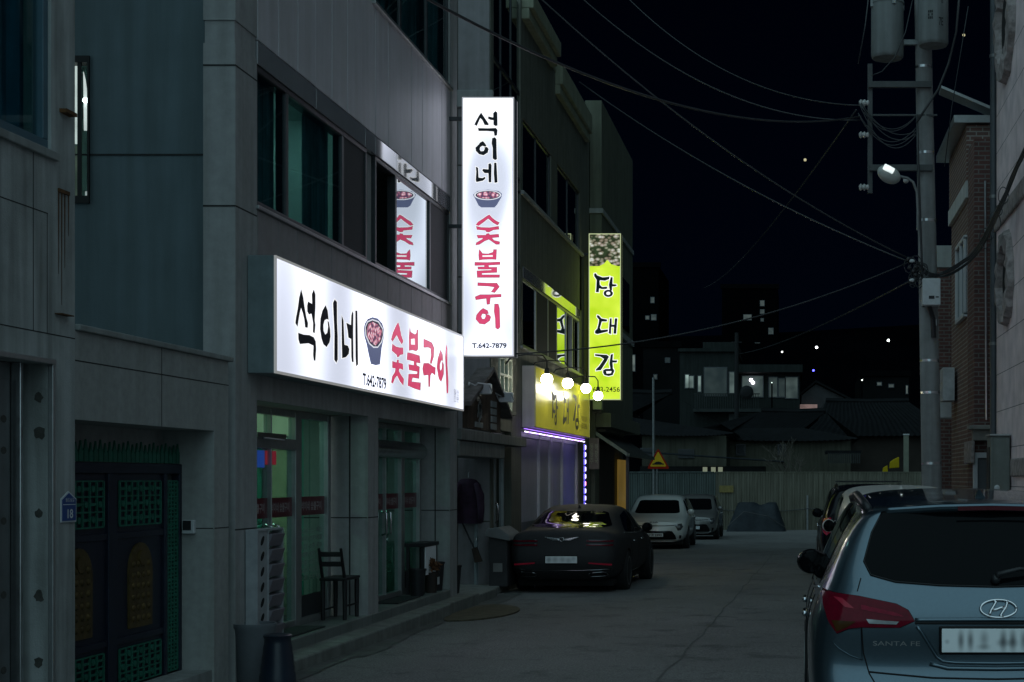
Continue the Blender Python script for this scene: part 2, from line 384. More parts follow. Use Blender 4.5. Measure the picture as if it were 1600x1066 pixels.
# ------------------------------------------------------------------ street
def asphalt():
    m = bpy.data.materials.new('asphalt'); m.use_nodes = True; n, l = nt(m); b = n['Principled BSDF']
    b.inputs['Roughness'].default_value = .8
    tc = n.new('ShaderNodeTexCoord')
    def noise(sc_, det, rg=.6):
        q = n.new('ShaderNodeTexNoise'); q.inputs['Scale'].default_value = sc_; q.inputs['Detail'].default_value = det; q.inputs['Roughness'].default_value = rg
        l.new(tc.outputs['Object'], q.inputs['Vector']); return q.outputs['Fac']
    def ramp(f, a, bb, c, d):
        r = n.new('ShaderNodeValToRGB'); r.color_ramp.elements[0].position = a; r.color_ramp.elements[1].position = bb
        r.color_ramp.elements[0].color = c; r.color_ramp.elements[1].color = d; l.new(f, r.inputs['Fac']); return r.outputs['Color']
    def mul(a, bb):
        x = n.new('ShaderNodeMixRGB'); x.blend_type = 'MULTIPLY'; x.inputs[0].default_value = 1; l.new(a, x.inputs[1]); l.new(bb, x.inputs[2]); return x.outputs[0]
    c = ramp(noise(.35, 6), .3, .7, (.135,.135,.132,1), (.185,.184,.18,1))
    c = mul(c, ramp(noise(60, 4, .8), .35, .65, (.3,.3,.3,1), (1.6,1.6,1.6,1)))
    c = mul(c, ramp(noise(1.6, 7, .7), .36, .46, (.6,.6,.62,1), (1,1,1,1)))
    vo = n.new('ShaderNodeTexVoronoi'); vo.feature = 'DISTANCE_TO_EDGE'; vo.inputs['Scale'].default_value = .45
    dn = n.new('ShaderNodeTexNoise'); dn.inputs['Scale'].default_value = 1.2; dn.inputs['Detail'].default_value = 6; l.new(tc.outputs['Object'], dn.inputs['Vector'])
    mixv = n.new('ShaderNodeMixRGB'); mixv.inputs[0].default_value = .35; l.new(tc.outputs['Object'], mixv.inputs[1]); l.new(dn.outputs['Color'], mixv.inputs[2])
    l.new(mixv.outputs[0], vo.inputs['Vector'])
    c = mul(c, ramp(vo.outputs['Distance'], .0, .012, (.88,.88,.88,1), (1,1,1,1)))
    l.new(c, b.inputs['Base Color'])
    bp = n.new('ShaderNodeBump'); bp.inputs['Strength'].default_value = .5; bp.inputs['Distance'].default_value = .006
    l.new(noise(140, 3), bp.inputs['Height']); l.new(bp.outputs[0], b.inputs['Normal'])
    return m
asph = asphalt()
mb = MB()
ys = [-60, -20, 0, 7] + [7+i*3 for i in range(1, 21)]
vs = []; fs = []
for y in ys:
    for x in (-60, -6, -4.6, -2, 0, 2.4, 3.3, 60): vs.append((x, y, zr(y)))
for i in range(len(ys)-1):
    for j in range(7): a = i*8+j; fs.append((a, a+1, a+9, a+8))
solo('road', MB().add(vs, fs), asph, kind='structure')
# asphalt joint between two pours, and a darker patch, laid on the road as thin tar lines
def on_road(pts, wd, name, m):
    mb = MB(); 
    for i in range(len(pts)-1):
        a = Vector((pts[i][0], pts[i][1], 0)); b = Vector((pts[i+1][0], pts[i+1][1], 0)); t = (b-a).normalized(); nn = Vector((-t.y, t.x, 0))*wd/2
        q = [a-nn, a+nn, b+nn, b-nn]
        mb.quad(*[Vector((p.x, p.y, zr(p.y)+.004)) for p in q])
    return solo(name, mb, m, kind='structure')
tar = mat('tar_line', (.085,.088,.088), .8, var=.4, scale=8)
random.seed(3)
jp = [(-1.22+.03*random.uniform(-1,1)+(.35*(y-12)/16 if y < 28 else .35+(y-28)*.02), y) for y in [9+i*.8 for i in range(40)]]
on_road(jp, .022, 'tar_joint', tar)
on_road([(x, 25.6+.08*random.uniform(-1,1)) for x in [-2.6+i*.25 for i in range(14)]], .03, 'tar_joint', tar)
# concrete gutter strip along the kerb
gut = mat('gutter_concrete', (.10,.105,.10), .9, var=.35, scale=3, bump=.4, bscale=40, streak=.2)
mb = MB(); y = 8.0
random.seed(5)
while y < 24:
    y2 = y+random.uniform(.9, 1.3); kx = -4.6-.012*(y-12); wd = .26+random.uniform(-.05,.05)
    mb.quad((kx-.02,y+.01,zr(y)+.008),(kx+wd,y+.01,zr(y)+.008),(kx+wd+random.uniform(-.05,.05),y2-.01,zr(y2)+.008),(kx-.02,y2-.01,zr(y2)+.008)); y = y2
solo('gutter', mb, gut, kind='structure')

# two shallow steps in front of the shops
step_m = mat('step_concrete', (.19,.20,.185), .85, var=.3, scale=3, bump=.3, bscale=50, streak=.2)
mb = MB(); mb.box(-7, -4.60, 13.0, 19.6, -.3, .058); mb.box(-7, -4.66, 19.6, 21.6, -.3, .05); solo('pavement', mb, step_m, kind='structure', bevel=.02)
mb = MB(); mb.box(-7, -4.72, 21.63, 23.2, -.35, .0); mb.box(-7, -4.85, 23.22, 27.0, -.4, -.03); solo('pavement', mb, step_m, kind='structure', bevel=.02)
mb = MB(); mb.box(-7, -4.86, 13.28, 20.66, .0, .166)
tile = brickmat('step_tiles', (.20,.22,.21), (.16,.18,.17), (.09,.095,.09), .4, .4, .006, rough=.5, bump=.2, off=0)
solo('shop_floor', mb, tile, kind='structure', bevel=.01)
# a yellow-brown iron plate at the kerb
pl = thing('drain_plate', (-3.93, 19.7, zr(19.7)), 'rounded yellow-brown ramp plate lying on the asphalt against the kerb', 'ramp plate')
ply = mat('worn_yellow_paint', (.085,.072,.045), .85, var=.5, scale=7, bump=.2)
pts = [(-4.45+.62*math.cos(a)*(1 if math.cos(a) > 0 else .3), 20.1+1.35*math.sin(a)) for a in [2*math.pi*i/28 for i in range(28)]]
part('plate', MB().prism(pts, lambda a,b,d: Vector((a,b,zr(b)+d)), .003, .022), ply, pl)

# ------------------------------------------------------------------ nearest house with the garage
XF = -4.87
hs_ = thing('house', (-6.5, 6, -.1), 'grey concrete house at the left edge with a garage door and blue window', 'house')
mb = MB()
mb.box(-9, XF, 9.615, 9.93, -.3, 10); mb.box(-9, XF, 2, 9.615, 2.47, 3.86); mb.box(-9, XF, 2, 9.615, 6.4, 10)
mb.box(-9, XF, 2, 7.2, 3.86, 6.4); mb.box(-9, XF, 2, 6.2, -.3, 2.47); mb.box(-9.2,-8.9,2,9.9,-.3,10)
house_wall = part('wall', mb, concrete, hs_)
# panel joints, seam lines and rust runs of the wall
mb = MB()
for z0, y0, y1 in ((3.44,7,9.57),(2.66,7,9.93),(5.0,9.62,9.93)): mb.box(XF-.01, XF+.0015, y0, y1, z0, z0+.007)
mb.box(XF-.01, XF+.0015, 9.385, 9.391, 2.66, 3.86); mb.box(XF-.01, XF+.0015, 9.56, 9.565, 2.66, 3.44)
part('joint', mb, seam, hs_)
rm = MB(); random.seed(11)
for c, ln in ((9.70,.55),(9.74,.75),(9.78,.5),(9.83,.28)):
    rm.quad((XF+.0022,c,3.62),(XF+.0022,c+.018,3.62),(XF+.0022,c+.012,3.62-ln),(XF+.0022,c+.006,3.62-ln))
rm.box(XF, XF+.012, 9.70, 9.84, 3.61, 3.635); rm.box(XF, XF+.05, 9.72, 9.86, 4.14, 4.165); rm.box(XF, XF+.05, 9.66, 9.82, 2.80,2.807)
part('rust_stain', rm, rust, hs_)
fr = MB(); Yw0, Yw1 = 7.2, 9.615
for y0, y1, z0, z1 in ((Yw0,Yw1,3.86,3.93),(Yw0,Yw1,6.33,6.4),(Yw1-.06,Yw1,3.93,6.33),(Yw0,Yw0+.06,3.93,6.33),(8.38,8.44,3.93,6.33)): fr.box(XF-.09, XF-.02, y0, y1, z0, z1)
wf = part('window', fr, mat('teal_frame', (.06,.13,.17), .4, var=.15), hs_, bevel=.006)
part('pane', MB().box(XF-.07, XF-.06, Yw0+.05, Yw1-.05, 3.92, 6.34), win_glass, wf)
mb = MB()
for i in range(22):
    y = 7.3+i*.105; mb.add([(-5.05+.03*(i % 2), y, 3.9),(-5.05+.03*((i+1) % 2), y+.105, 3.9),(-5.05+.03*((i+1) % 2), y+.105, 6.4),(-5.05+.03*(i % 2), y, 6.4)], [(0,1,2,3)])
part('curtain', mb, mat('blue_curtain', (.08,.24,.36), .9, var=.25, scale=3, streak=.4), hs_)
part('window_sill', MB().box(XF, XF+.035, 7.1, 9.66, 3.80, 3.855), concrete2, hs_, bevel=.006)
# garage door in its recess
gd = MB(); gd.box(-5.09, -5.055, 6.2, 9.46, -.3, 2.47)
for i in range(8): gd.box(-5.057, -5.045, 6.3+i*.4, 6.62+i*.4, .1, 2.36)
gar = part('garage_door', gd, mat('garage_metal', (.16,.175,.18), .5, metal=.4, var=.15, scale=6, streak=.3), hs_, bevel=.006)
part('track', MB().box(-5.06,-4.99,9.465,9.50,-.3,2.47), steel, gar, bevel=.005)
tr = MB(); tr.box(XF-.02, XF+.02, 6.2, 9.645, 2.465, 2.50); tr.box(XF-.02, XF+.014, 9.612, 9.645, -.3, 2.465)
part('trim', tr, alu, hs_, bevel=.004)
damp = mat('damp_stain', (.07,.07,.062), .95, var=.3, scale=30); random.seed(12)
for z in (2.25, 2.02, 1.49, .95, .52, .15, -.05):
    r = random.uniform(.022,.04); n_ = 12
    sm = MB(); sm.flat([[(.5*0-4.95+r*math.cos(2*math.pi*k/n_)*random.uniform(.7,1.2), z+r*1.2*math.sin(2*math.pi*k/n_)*random.uniform(.7,1.2)) for k in range(n_)]], lambda a,b: Vector((a, 9.613, b))); part('stain', sm, damp, hs_)
for z in (2.1, 1.9, 1.45, .98, .5):
    sm = MB(); sm.flat([[(9.36+.035*math.cos(2*math.pi*k/12), z+.025*math.sin(2*math.pi*k/12)) for k in range(12)]], lambda a,b: Vector((-5.043, a, b))); part('stain', sm, damp, hs_)
# blue address plate
ap = thing('address_plate', (XF+.01, 9.83, 1.45), 'small blue house number plate reading 18 beside the gate', 'number plate')
oy0, oy1 = YX(93,XF), 9.925
sh = [(oy0,1.43),(oy1,1.43),(oy1,1.585),((oy0+oy1)/2,1.635),(oy0,1.585)]
part('plate', MB().prism(sh, lambda a,b,d: Vector((XF+d,a,b)), .003, .012), mat('sign_white',(.62,.65,.68),.4,var=.05), ap)
ins = [((a-(oy0+oy1)/2)*.9+(oy0+oy1)/2, (b-1.525)*.9+1.525) for a,b in sh]
part('blue_field', MB().prism(ins, lambda a,b,d: Vector((XF+d,a,b)), .0125, .0145), mat('sign_blue',(.02,.07,.26),.4,var=.1), ap)
mb = MB(); put_text(mb, '18', lambda s,t: Vector((XF+.016, oy0+.075+s*.075, 1.455+t*.062)), .02)
put_text(mb, '원도심길', lambda s,t: Vector((XF+.016, oy0+.05+s*.115, 1.565+t*.026)), .0)
mb.box(XF+.0145, XF+.016, oy0+.02, oy1-.02, 1.545, 1.549)
part('lettering', mb, mat('sign_white2',(.75,.78,.8),.4,var=.03), ap)

# ------------------------------------------------------------------ gate wall with the green and gold double gate
gw = thing('gate_wall', (-5.1, 11.3, 0), 'grey stone gate wall with a recessed porch between the house and the restaurant', 'wall')
mb = MB(); mb.box(-5.5, XF-.003, 12.31, 12.62, -.3, 2.72); mb.box(-5.5, XF-.003, 9.935, 12.31, 2.12, 2.72); mb.box(-5.5,-5.3,9.935,12.31,-.3,2.12)
mb.box(-5.5, -5.21, 9.935, 10.1, -.3, 2.12)
part('wall', mb, stone, gw)
part('coping', MB().box(-5.55, XF+.03, 9.94, 12.66, 2.722, 2.765), concrete2, gw, bevel=.008)
mb = MB()
mb.box(XF-.01, XF-.0012, 9.94, 12.62, 2.515, 2.523); mb.box(XF-.01, XF-.0012, 11.29, 11.297, 2.12, 2.72)
mb.box(-5.2, XF-.01, 12.3082, 12.312, 1.30, 1.308); mb.box(XF-.01,XF-.0012,12.32,12.62,1.30,1.308)
part('joint', mb, seam, gw)
part('door_sill', MB().box(-5.3, XF-.02, 10.0, 12.31, -.2, .12), concrete2, gw)
gframe = mat('gate_blue_black', (.012,.019,.038), .45, metal=.3, var=.2, scale=8)
gteal = mat('gate_green_metal', (.012,.15,.10), .5, metal=.2, var=.3, scale=14)
ggold = mat('gate_gold_panel', (.11,.075,.025), .5, metal=.4, var=.4, scale=12, bump=.3, bscale=30)
XG = -5.17
def lattice(mb, y0, y1, z0, z1, x=XG+.012, cell=.105):
    ny = max(2, round((y1-y0)/cell)); nz = max(2, round((z1-z0)/cell)); dy = (y1-y0)/ny; dz = (z1-z0)/nz
    for i in range(ny+1): mb.box(x, x+.012, y0+i*dy-.010, y0+i*dy+.010, z0, z1)
    for j in range(nz+1): mb.box(x, x+.010, y0, y1, z0+j*dz-.006, z0+j*dz+.006)
    for i in range(ny):
        for j in range(nz):
            c = Vector((x+.005, y0+(i+.5)*dy, z0+(j+.5)*dz))
            if (i+j) % 2: mb.cyl(c-Vector((.006,0,0)), c+Vector((.006,0,0)), cell*.24, n=10)
            else: mb.box(c.x-.004,c.x+.004,c.y-dy*.45,c.y+dy*.45,c.z-dz*.10,c.z+dz*.10)
gl_ = thing('gate', (XG, 11.1, 0), 'blue-black metal double gate with green lattice and gold arched panels', 'gate')
fb = MB()
for y0, y1, z0, z1 in ((10.0,12.31,1.76,1.84),(11.0,11.14,.05,1.76),(11.98,12.03,.05,1.76),(12.26,12.31,.05,1.76),(10.0,12.3,.05,.12)): fb.box(XG-.04, XG+.03, y0, y1, z0, z1)
part('gate_frame', fb, gframe, gl_, bevel=.006)
for (a, b) in ((10.12, 11.0), (11.14, 11.98)):
    lf = MB(); lf.box(XG-.03, XG+.004, a, b, .1, 1.76)
    for z0, z1 in ((1.26,1.31),(.46,.51)): lf.box(XG, XG+.02, a, b, z0, z1)
    lp = part('gate_leaf', lf, gframe, gl_, bevel=.004)
    for z0_, z1_ in ((1.36,1.70),(.14,.42)): mb = MB(); lattice(mb, a+.06, b-.06, z0_, z1_); part('lattice', mb, gteal, lp)
    c = (a+b)/2; hw = .20
    arch = [(c-hw,.56),(c+hw,.56),(c+hw*1.03,1.0)]+[(c+hw*1.03*math.cos(t), 1.0+.22*math.sin(t)) for t in [math.pi*k/10 for k in range(1,10)]]+[(c-hw*1.03,1.0)]
    am = MB().prism(arch, lambda p,q,d: Vector((XG+d,p,q)), .005, .022)
    for k in range(4):
        for j in range(6): am.sphere((XG+.022, c-.135+k*.09, .63+j*.085), .028, 8, 6, sx=.5)
    am.cyl((XG+.02,c,1.1),(XG+.04,c,1.1),.06,n=14)
    part('arched_panel', am, ggold, lp, smooth=40)
mb = MB(); lattice(mb, 12.05, 12.24, .14, 1.7, cell=.065); part('side_lattice', mb, gteal, gl_)
cr = MB(); 
for i in range(30):
    y = 10.05+i*.0755; zt = 1.965+.012*(i % 3)
    cr.box(XG, XG+.014, y, y+.06, 1.845, zt-.05); cr.prism([(y+.008,zt-.05),(y+.052,zt-.05),(y+.03,zt+.02)], lambda p,q,d: Vector((XG+d,p,q)), 0, .014)
part('crest', cr, gteal, gl_)
sdo = part('side_door', MB().box(-5.05,-4.96,12.63,12.765,-.2,1.62), mat('side_door_green',(.012,.03,.026),.5,var=.2), gw); part('knob', MB().sphere((-4.94,12.70,.72),.028,10,8), steel, sdo, smooth=180)
# intercom box on the porch jamb
ic = thing('intercom', (-5.08, 12.295, 1.27), 'white boxed intercom with a dark face on the porch jamb', 'intercom')
part('case', MB().box(-5.125,-5.02,12.262,12.306,1.26,1.375), white_pl, ic, bevel=.008)
part('screen', MB().box(-5.115,-5.045,12.256,12.2615,1.29,1.37), black_pl, ic, bevel=.004)

# ------------------------------------------------------------------ restaurant building
rb = thing('restaurant_building', (-7, 17, 0), 'restaurant building with two lit white signs and grey panelled upper floors', 'building')
XB = -5.31
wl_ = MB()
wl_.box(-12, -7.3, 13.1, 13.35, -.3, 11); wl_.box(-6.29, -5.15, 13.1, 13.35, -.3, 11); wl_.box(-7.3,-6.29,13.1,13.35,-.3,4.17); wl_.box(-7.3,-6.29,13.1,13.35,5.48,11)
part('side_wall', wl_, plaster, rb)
mb = MB(); mb.box(-7.5,-5.16,13.094,13.1,4.595,4.61); mb.box(-5.165,-5.15,13.08,13.1,-.2,11); part('joint', mb, seam, rb)
# front wall
fw = MB()
fw.box(-5.15, XF, 12.77, 13.28, -.3, 5.50)                       # corner pillar
fw.box(-5.15, XF, 13.28, 20.67, 2.43, 3.56)                      # lintel behind the sign
fw.box(-5.6, XF, 16.72, 17.13, -.2, 2.43); fw.box(-5.6, XF, 20.67, 21.1, -.3, 11)
fw.box(-5.15, XF-.02, 13.28, 20.67, 3.56, 4.15)
fw.box(-5.15, XF-.06, 16.72, 17.05, 4.15, 5.45)
fw.box(-5.15, XF-.03, 13.28, 20.67, 5.68, 7.2); fw.box(-5.15,XF-.03,13.28,16.9,7.2,11); fw.box(-5.15,XF-.03,16.9,20.67,9.2,11)
fw.box(-5.15, XF, 12.77, 13.28, 5.70, 11); fw.box(-5.14, XF-.012, 12.782, 13.27, 5.50, 5.70)
fw.box(-12,-5.15,20.75,21.0,-.3,11); fw.box(-12, -5.1, 13.3, 20.8, 10.9, 11.1); fw.box(-5.6,XB-.02,13.1,13.3,-.3,2.43)
front_wall = part('front_wall', fw, mat('front_stone', (.36,.36,.36), .8, var=.1, scale=10, bump=.12, bscale=120, streak=.22), rb)
mb = MB()
for z in (1.27,): 
    mb.box(XF-.005, XF+.0012, 12.77, 13.28, z, z+.012); mb.box(XF-.005, XF+.0012, 16.72, 17.13, z, z+.012); mb.box(XF-.005,XF+.0012,20.67,21.1,z,z+.012)
    mb.box(-5.6, XF-.01, 16.716, 16.72, z, z+.012); mb.box(-5.6,XF-.01,20.666,20.67,z,z+.012)
for z in (4.08, 5.30): mb.box(-5.15, XF-.005, 12.766, 12.77, z, z+.014); mb.box(XF-.005, XF+.0012, 12.77, 13.28, z, z+.014)
mb.box(-5.085,-5.07,16.715,16.72,.17,2.43); mb.box(-5.085,-5.07,20.665,20.67,.17,2.43)
part('joint', mb, seam, rb)
# vertical cladding panels above and tiles below the windows
cp = MB(); y = 13.29; k = 0
while y < 20.6:
    y2 = min(y+.525, 20.67)
    cp.box(XF-.03, XF+.004+.002*((k*7) % 3), y+.005, y2-.005, 5.685, 7.19 if y2 > 16.95 else 10.9)
    k += 1; y += .53
part('cladding', cp, clad, rb, bevel=.004)
cp = MB(); y = 13.29
while y < 20.6:
    y2 = min(y+.525, 20.67); cp.box(XF-.02, XF+.002, y+.004, y2-.004, 3.57, 4.145); y += .53
part('tile_course', cp, mat('panel_tiles', (.25,.235,.24), .55, metal=.1, var=.15, scale=5, streak=.1), rb, bevel=.004)
bd = MB(); y = 13.28; k = 0
for y, y2 in ((13.28,14.9),(14.9,16.6),(16.6,17.0),(17.0,17.9),(17.9,18.8),(18.8,19.75),(19.75,20.67)):
    bd.box(XF-.1, XF+.006, y+.004, y2-.004, 5.465, 5.672)
part('head_band', bd, polished, rb, bevel=.003)
part('sill_band', MB().box(XF-.1, XF+.03, 13.25, 20.67, 4.15, 4.185), alu, rb, bevel=.006)
# upper windows
def win_row(parent, xf, y0, y1, z0, z1, cuts, kinds, framem=alu_dark, curtm=curtain, t=.05, glassm=win_glass):
    """one window: frame, and panes of glass or insect screen between the cuts"""
    f = MB(); f.box(xf-.14, xf-.012, y0, y1, z0, z0+t); f.box(xf-.14, xf-.012, y0, y1, z1-t, z1)
    ed = [y0]+cuts+[y1]
    f.box(xf-.14, xf-.012, y0, y0+t, z0+t, z1-t); f.box(xf-.14, xf-.012, y1-t, y1, z0+t, z1-t)
    for c in cuts: f.box(xf-.12, xf-.016, c-.035, c+.035, z0+t, z1-t)
    o = part('window', f, framem, parent, bevel=.006)
    for i, k in enumerate(kinds):
        a, b = ed[i]+.03, ed[i+1]-.03
        if k == 'g': part('pane', MB().box(xf-.042, xf-.036, a, b, z0+.04, z1-.04), glassm, o)
        elif k == 'd': part('pane', MB().box(xf-.042, xf-.036, a, b, z0+.04, z1-.04), win_dark, o)
        elif k == 's': part('insect_screen', MB().box(xf-.03, xf-.026, a, b, z0+.04, z1-.04), screen, o)
    return o
w1 = win_row(rb, XF, 13.28, 16.72, 4.185, 5.46, [14.12, 15.85], ['g','g','s'])
w2 = win_row(rb, XF, 17.05, 20.66, 4.185, 5.46, [17.95, 19.62], ['o','g','s'], glassm=mirror_gl)
part('open_sash', MB().box(XF-.14,XF-.11,17.35,17.42,4.23,5.40).box(XF-.14,XF-.11,17.1,17.42,4.23,4.28), alu, w2)
w3 = win_row(rb, XF-.01, 16.9, 20.66, 7.2, 9.2, [18.2, 19.5], ['g','g','g'])
part('sill', MB().box(XF-.02, XF+.05, 16.85, 20.67, 7.16, 7.2), alu, w3, bevel=.005)
# dim rooms behind the upper windows
rm = MB(); rm.box(-8.2,-8.1,13.4,20.7,3.9,9.3); rm.box(-8.2,-5.2,13.4,20.7,3.85,3.95); rm.box(-8.2,-5.2,13.4,20.7,5.8,5.9); rm.box(-8.2,-5.16,16.8,16.95,3.9,5.85); rm.box(-8.2,-5.2,20.68,20.74,3.9,9.3)
part('interior', rm, mat('room_paint', (.36,.42,.41), .9, var=.1), rb)
cu = MB()
def drape(mb, x, y0, y1, z0, z1, p=.09, amp=.03):
    n_ = max(2, int((y1-y0)/p*4)); vs = []; fs = []
    for i in range(n_+1):
        y = y0+(y1-y0)*i/n_; xx = x+amp*math.sin(i*math.pi/2+.6*math.sin(i*.7)); vs += [(xx,y,z0),(xx,y,z1)]
    for i in range(n_): fs.append((2*i,2*i+2,2*i+3,2*i+1))
    return mb.add(vs, fs)
drape(cu, -5.03, 13.32, 14.1, 4.2, 5.45); drape(cu, -5.06, 15.05, 15.8, 4.2, 5.45); drape(cu, -5.06, 18.2, 20.6, 7.2, 9.1); drape(cu, -5.06, 16.95, 18.0, 7.2, 9.1)
part('curtain', cu, curtain, rb, smooth=180)
part('room_lamp', MB().box(-6.1,-5.9,15.2,16.2,5.74,5.8), emat('room_glow', (.55,1,.92), 11.0), rb)
# lit side window above the gate
sw = MB()
for x0, x1, z0, z1 in ((-7.3,-6.29,4.17,4.235),(-7.3,-6.29,5.42,5.48),(-6.307,-6.29,4.235,5.42),(-7.3,-7.24,4.235,5.42)): sw.box(x0,x1,13.08,13.2,z0,z1)
sw.box(-6.396,-6.360,13.085,13.10,4.235,5.42)
sf = part('side_window', sw, mat('black_frame',(.008,.008,.008),.5,var=.1), rb)
part('pane', MB().box(-7.25,-6.30,13.13,13.135,4.23,5.42), glassmat('clear_glass',(.85,.9,.9),.2), sf)
LC = lambda pts: MB().prism([(P(u,v,13.25).x, P(u,v,13.25).z) for u, v in pts], lambda a,b,d: Vector((a,13.25+d,b)), 0, .01)
part('lit_curtain', LC([(105,98),(121,102),(122,200),(121,225),(105,225)]), emat('lit_curtain', (.85,.92,.88), .85, var=.3, scale=5), sf)
part('lit_curtain', LC([(130,112),(133,124),(136.5,150),(137.5,170),(137.5,204),(131,204)]), emat('lit_curtain2', (.9,.93,.9), .9, var=.2, scale=5), sf)
part('lit_curtain', LC([(105,228),(121,228),(121,308),(105,308)]), emat('lit_curtain3', (.5,.6,.45), .12, var=.6, scale=5), sf)
part('lamp', MB().sphere(P(134.5,157,13.21), .024, 12, 8, sx=1.3), emat('lamp_white', (.95,1,1), 9), sf, smooth=180)
part('lit_label', MB().box(-6.352,-6.315,13.138,13.142,4.24,4.285), emat('label_glow', (.8,.85,.85), .45), sf)
# shop fronts in their recesses
dk_red = mat('red_film', (.10,.006,.014), .4, var=.15)
filmw = mat('film_text', (.38,.34,.34), .5)
def shopfront(y0, y1, mull, zt, transom):
    f = MB(); z0 = .166
    for a, b in [(y0, y0+.06), (y1-.10, y1)]+mull: f.box(XB-.05, XB+.05, a, b, z0, 2.43)
    f.box(XB-.05, XB+.045, y0+.06, y1-.1, 2.36, 2.43); f.box(XB-.05, XB+.046, y0+.06, y1-.1, z0, z0+.07)
    f.box(XB-.055, XB+.055, y0+.06, mull[-1][0], zt, zt+.11)
    o = part('shopfront', f, alu, rb, bevel=.005)
    ed = [y0+.06]+[q for m_ in mull for q in m_]+[y1-.1]
    for i in range(0, len(ed), 2):
        zb = z0+.07 if i < len(ed)-2 else z0+.30
        g = part('pane', MB().box(XB-.004, XB+.004, ed[i], ed[i+1], zb, 2.36), shop_glass, o)
        part('film_band', MB().box(XB+.005, XB+.007, ed[i], ed[i+1], 1.325, 1.525), dk_red, g)
        t = MB(); L = ed[i+1]-ed[i]; m_ = max(1, round(L/.8))
        for j in range(m_):
            a = ed[i]+(j+.12)*L/m_; b = ed[i]+(j+.88)*L/m_
            put_text(t, '석이네 숯불구이', lambda s,q,a=a,b=b: Vector((XB+.0085, a+s*(b-a), 1.375+q*.10)), .02)
        part('film_lettering', t, filmw, g)
    k = MB(); k.box(XB-.02, XB+.01, ed[-2], ed[-1], z0+.07, z0+.30); part('kick_panel', k, alu_dark, o)
    return o
s1 = shopfront(13.3, 16.62, [(14.74,14.76),(15.46,15.64)], 2.02, True)
part('transom_board', MB().box(XB-.06,XB-.03,13.4,15.46,2.17,2.36), emat('transom_glow', (.50,.48,.34), .50, var=.25, scale=2), s1)  # board glows by itself, standing in for room light on it
part('door_closer', MB().box(XB+.05,XB+.11,14.2,15.0,2.125,2.17).tube([(XB+.09,14.4,2.12),(XB+.22,14.6,2.10),(XB+.1,14.75,2.11)],.012), steel, s1)
hnd = MB()
for yy in (14.66, 14.86): hnd.tube([(XB+.02,yy,1.0),(XB+.08,yy,1.02),(XB+.08,yy,1.24),(XB+.02,yy,1.26)], .014)
part('door_handle', hnd, chrome, s1, smooth=180)
part('sticker', MB().box(XB+.006,XB+.009,14.42,14.66,1.83,2.0), emat('sticker_blue',(.02,.08,.40),.4), s1)
for y in (14.68, 14.86): part('sticker', MB().box(XB+.006,XB+.009,y,y+.13,1.86,2.0), emat('sticker_red',(.3,.02,.04),.35), s1)
# white menu lettering on the fixed pane
t = MB()
for j in range(7):
    for i in range(3): put_text(t, random.choice(['삼겹살','목살','갈비','냉면','국수','소주']), lambda s,q,i=i,j=j: Vector((XB+.009, 15.74+i*.25+s*.2, .62+j*.085+q*.055)), .0)
part('menu_lettering', t, mat('menu_white',(.22,.26,.25),.5), s1)
s2 = shopfront(17.14, 20.62, [(18.85,18.87),(19.58,19.75)], 2.02, False)
part('shutter_box', MB().cyl((XB+.08,17.2,2.10),(XB+.08,20.4,2.10),.11,n=20), steel, s2, smooth=40)
hnd = MB()
for yy in (18.76, 18.96): hnd.tube([(XB+.02,yy,1.0),(XB+.08,yy,1.02),(XB+.08,yy,1.28),(XB+.02,yy,1.30)], .014)
part('door_handle', hnd, chrome, s2, smooth=180)
# inside the shop
it = MB(); it.box(-9,-8.9,13.3,20.7,-.1,2.6); it.box(-9,-5.4,13.3,20.7,.0,.16); it.box(-9,-5.62,13.28,13.3,0,2.5); it.box(-9,-5.62,16.8,17.0,.1,2.45)
part('shop_interior', it, mat('shop_wall_green', (.06,.34,.27), .8, var=.2, scale=2), rb)
part('shop_ceiling', MB().box(-9,-5.2,13.3,20.7,2.44,2.5), mat('ceiling_white',(.4,.4,.38),.9), rb)
part('cream_partition', MB().box(-6.02,-5.74,16.74,16.79,.17,2.3), mat('cream_wall', (.80,.70,.48), .7, var=.2, scale=2), rb)
part('shop_lamp', MB().box(-6.6,-6.5,14.6,15.9,2.36,2.42), emat('shop_tube', (.85,1,.9), 13), rb)
part('shop_lamp', MB().box(-6.9,-6.8,18.6,19.4,2.38,2.42), emat('shop_tube2', (.45,1,.82), 9), rb)
fg = MB(); fg.box(-6.4,-5.8,17.9,18.9,.16,1.0); fg.box(-6.3,-5.9,15.9,16.5,.16,.95); fg.box(-6.4,-5.9,14.0,14.3,.16,1.1)
part('counter', fg, mat('counter_teal',(.05,.12,.10),.5,var=.3), rb, bevel=.01)

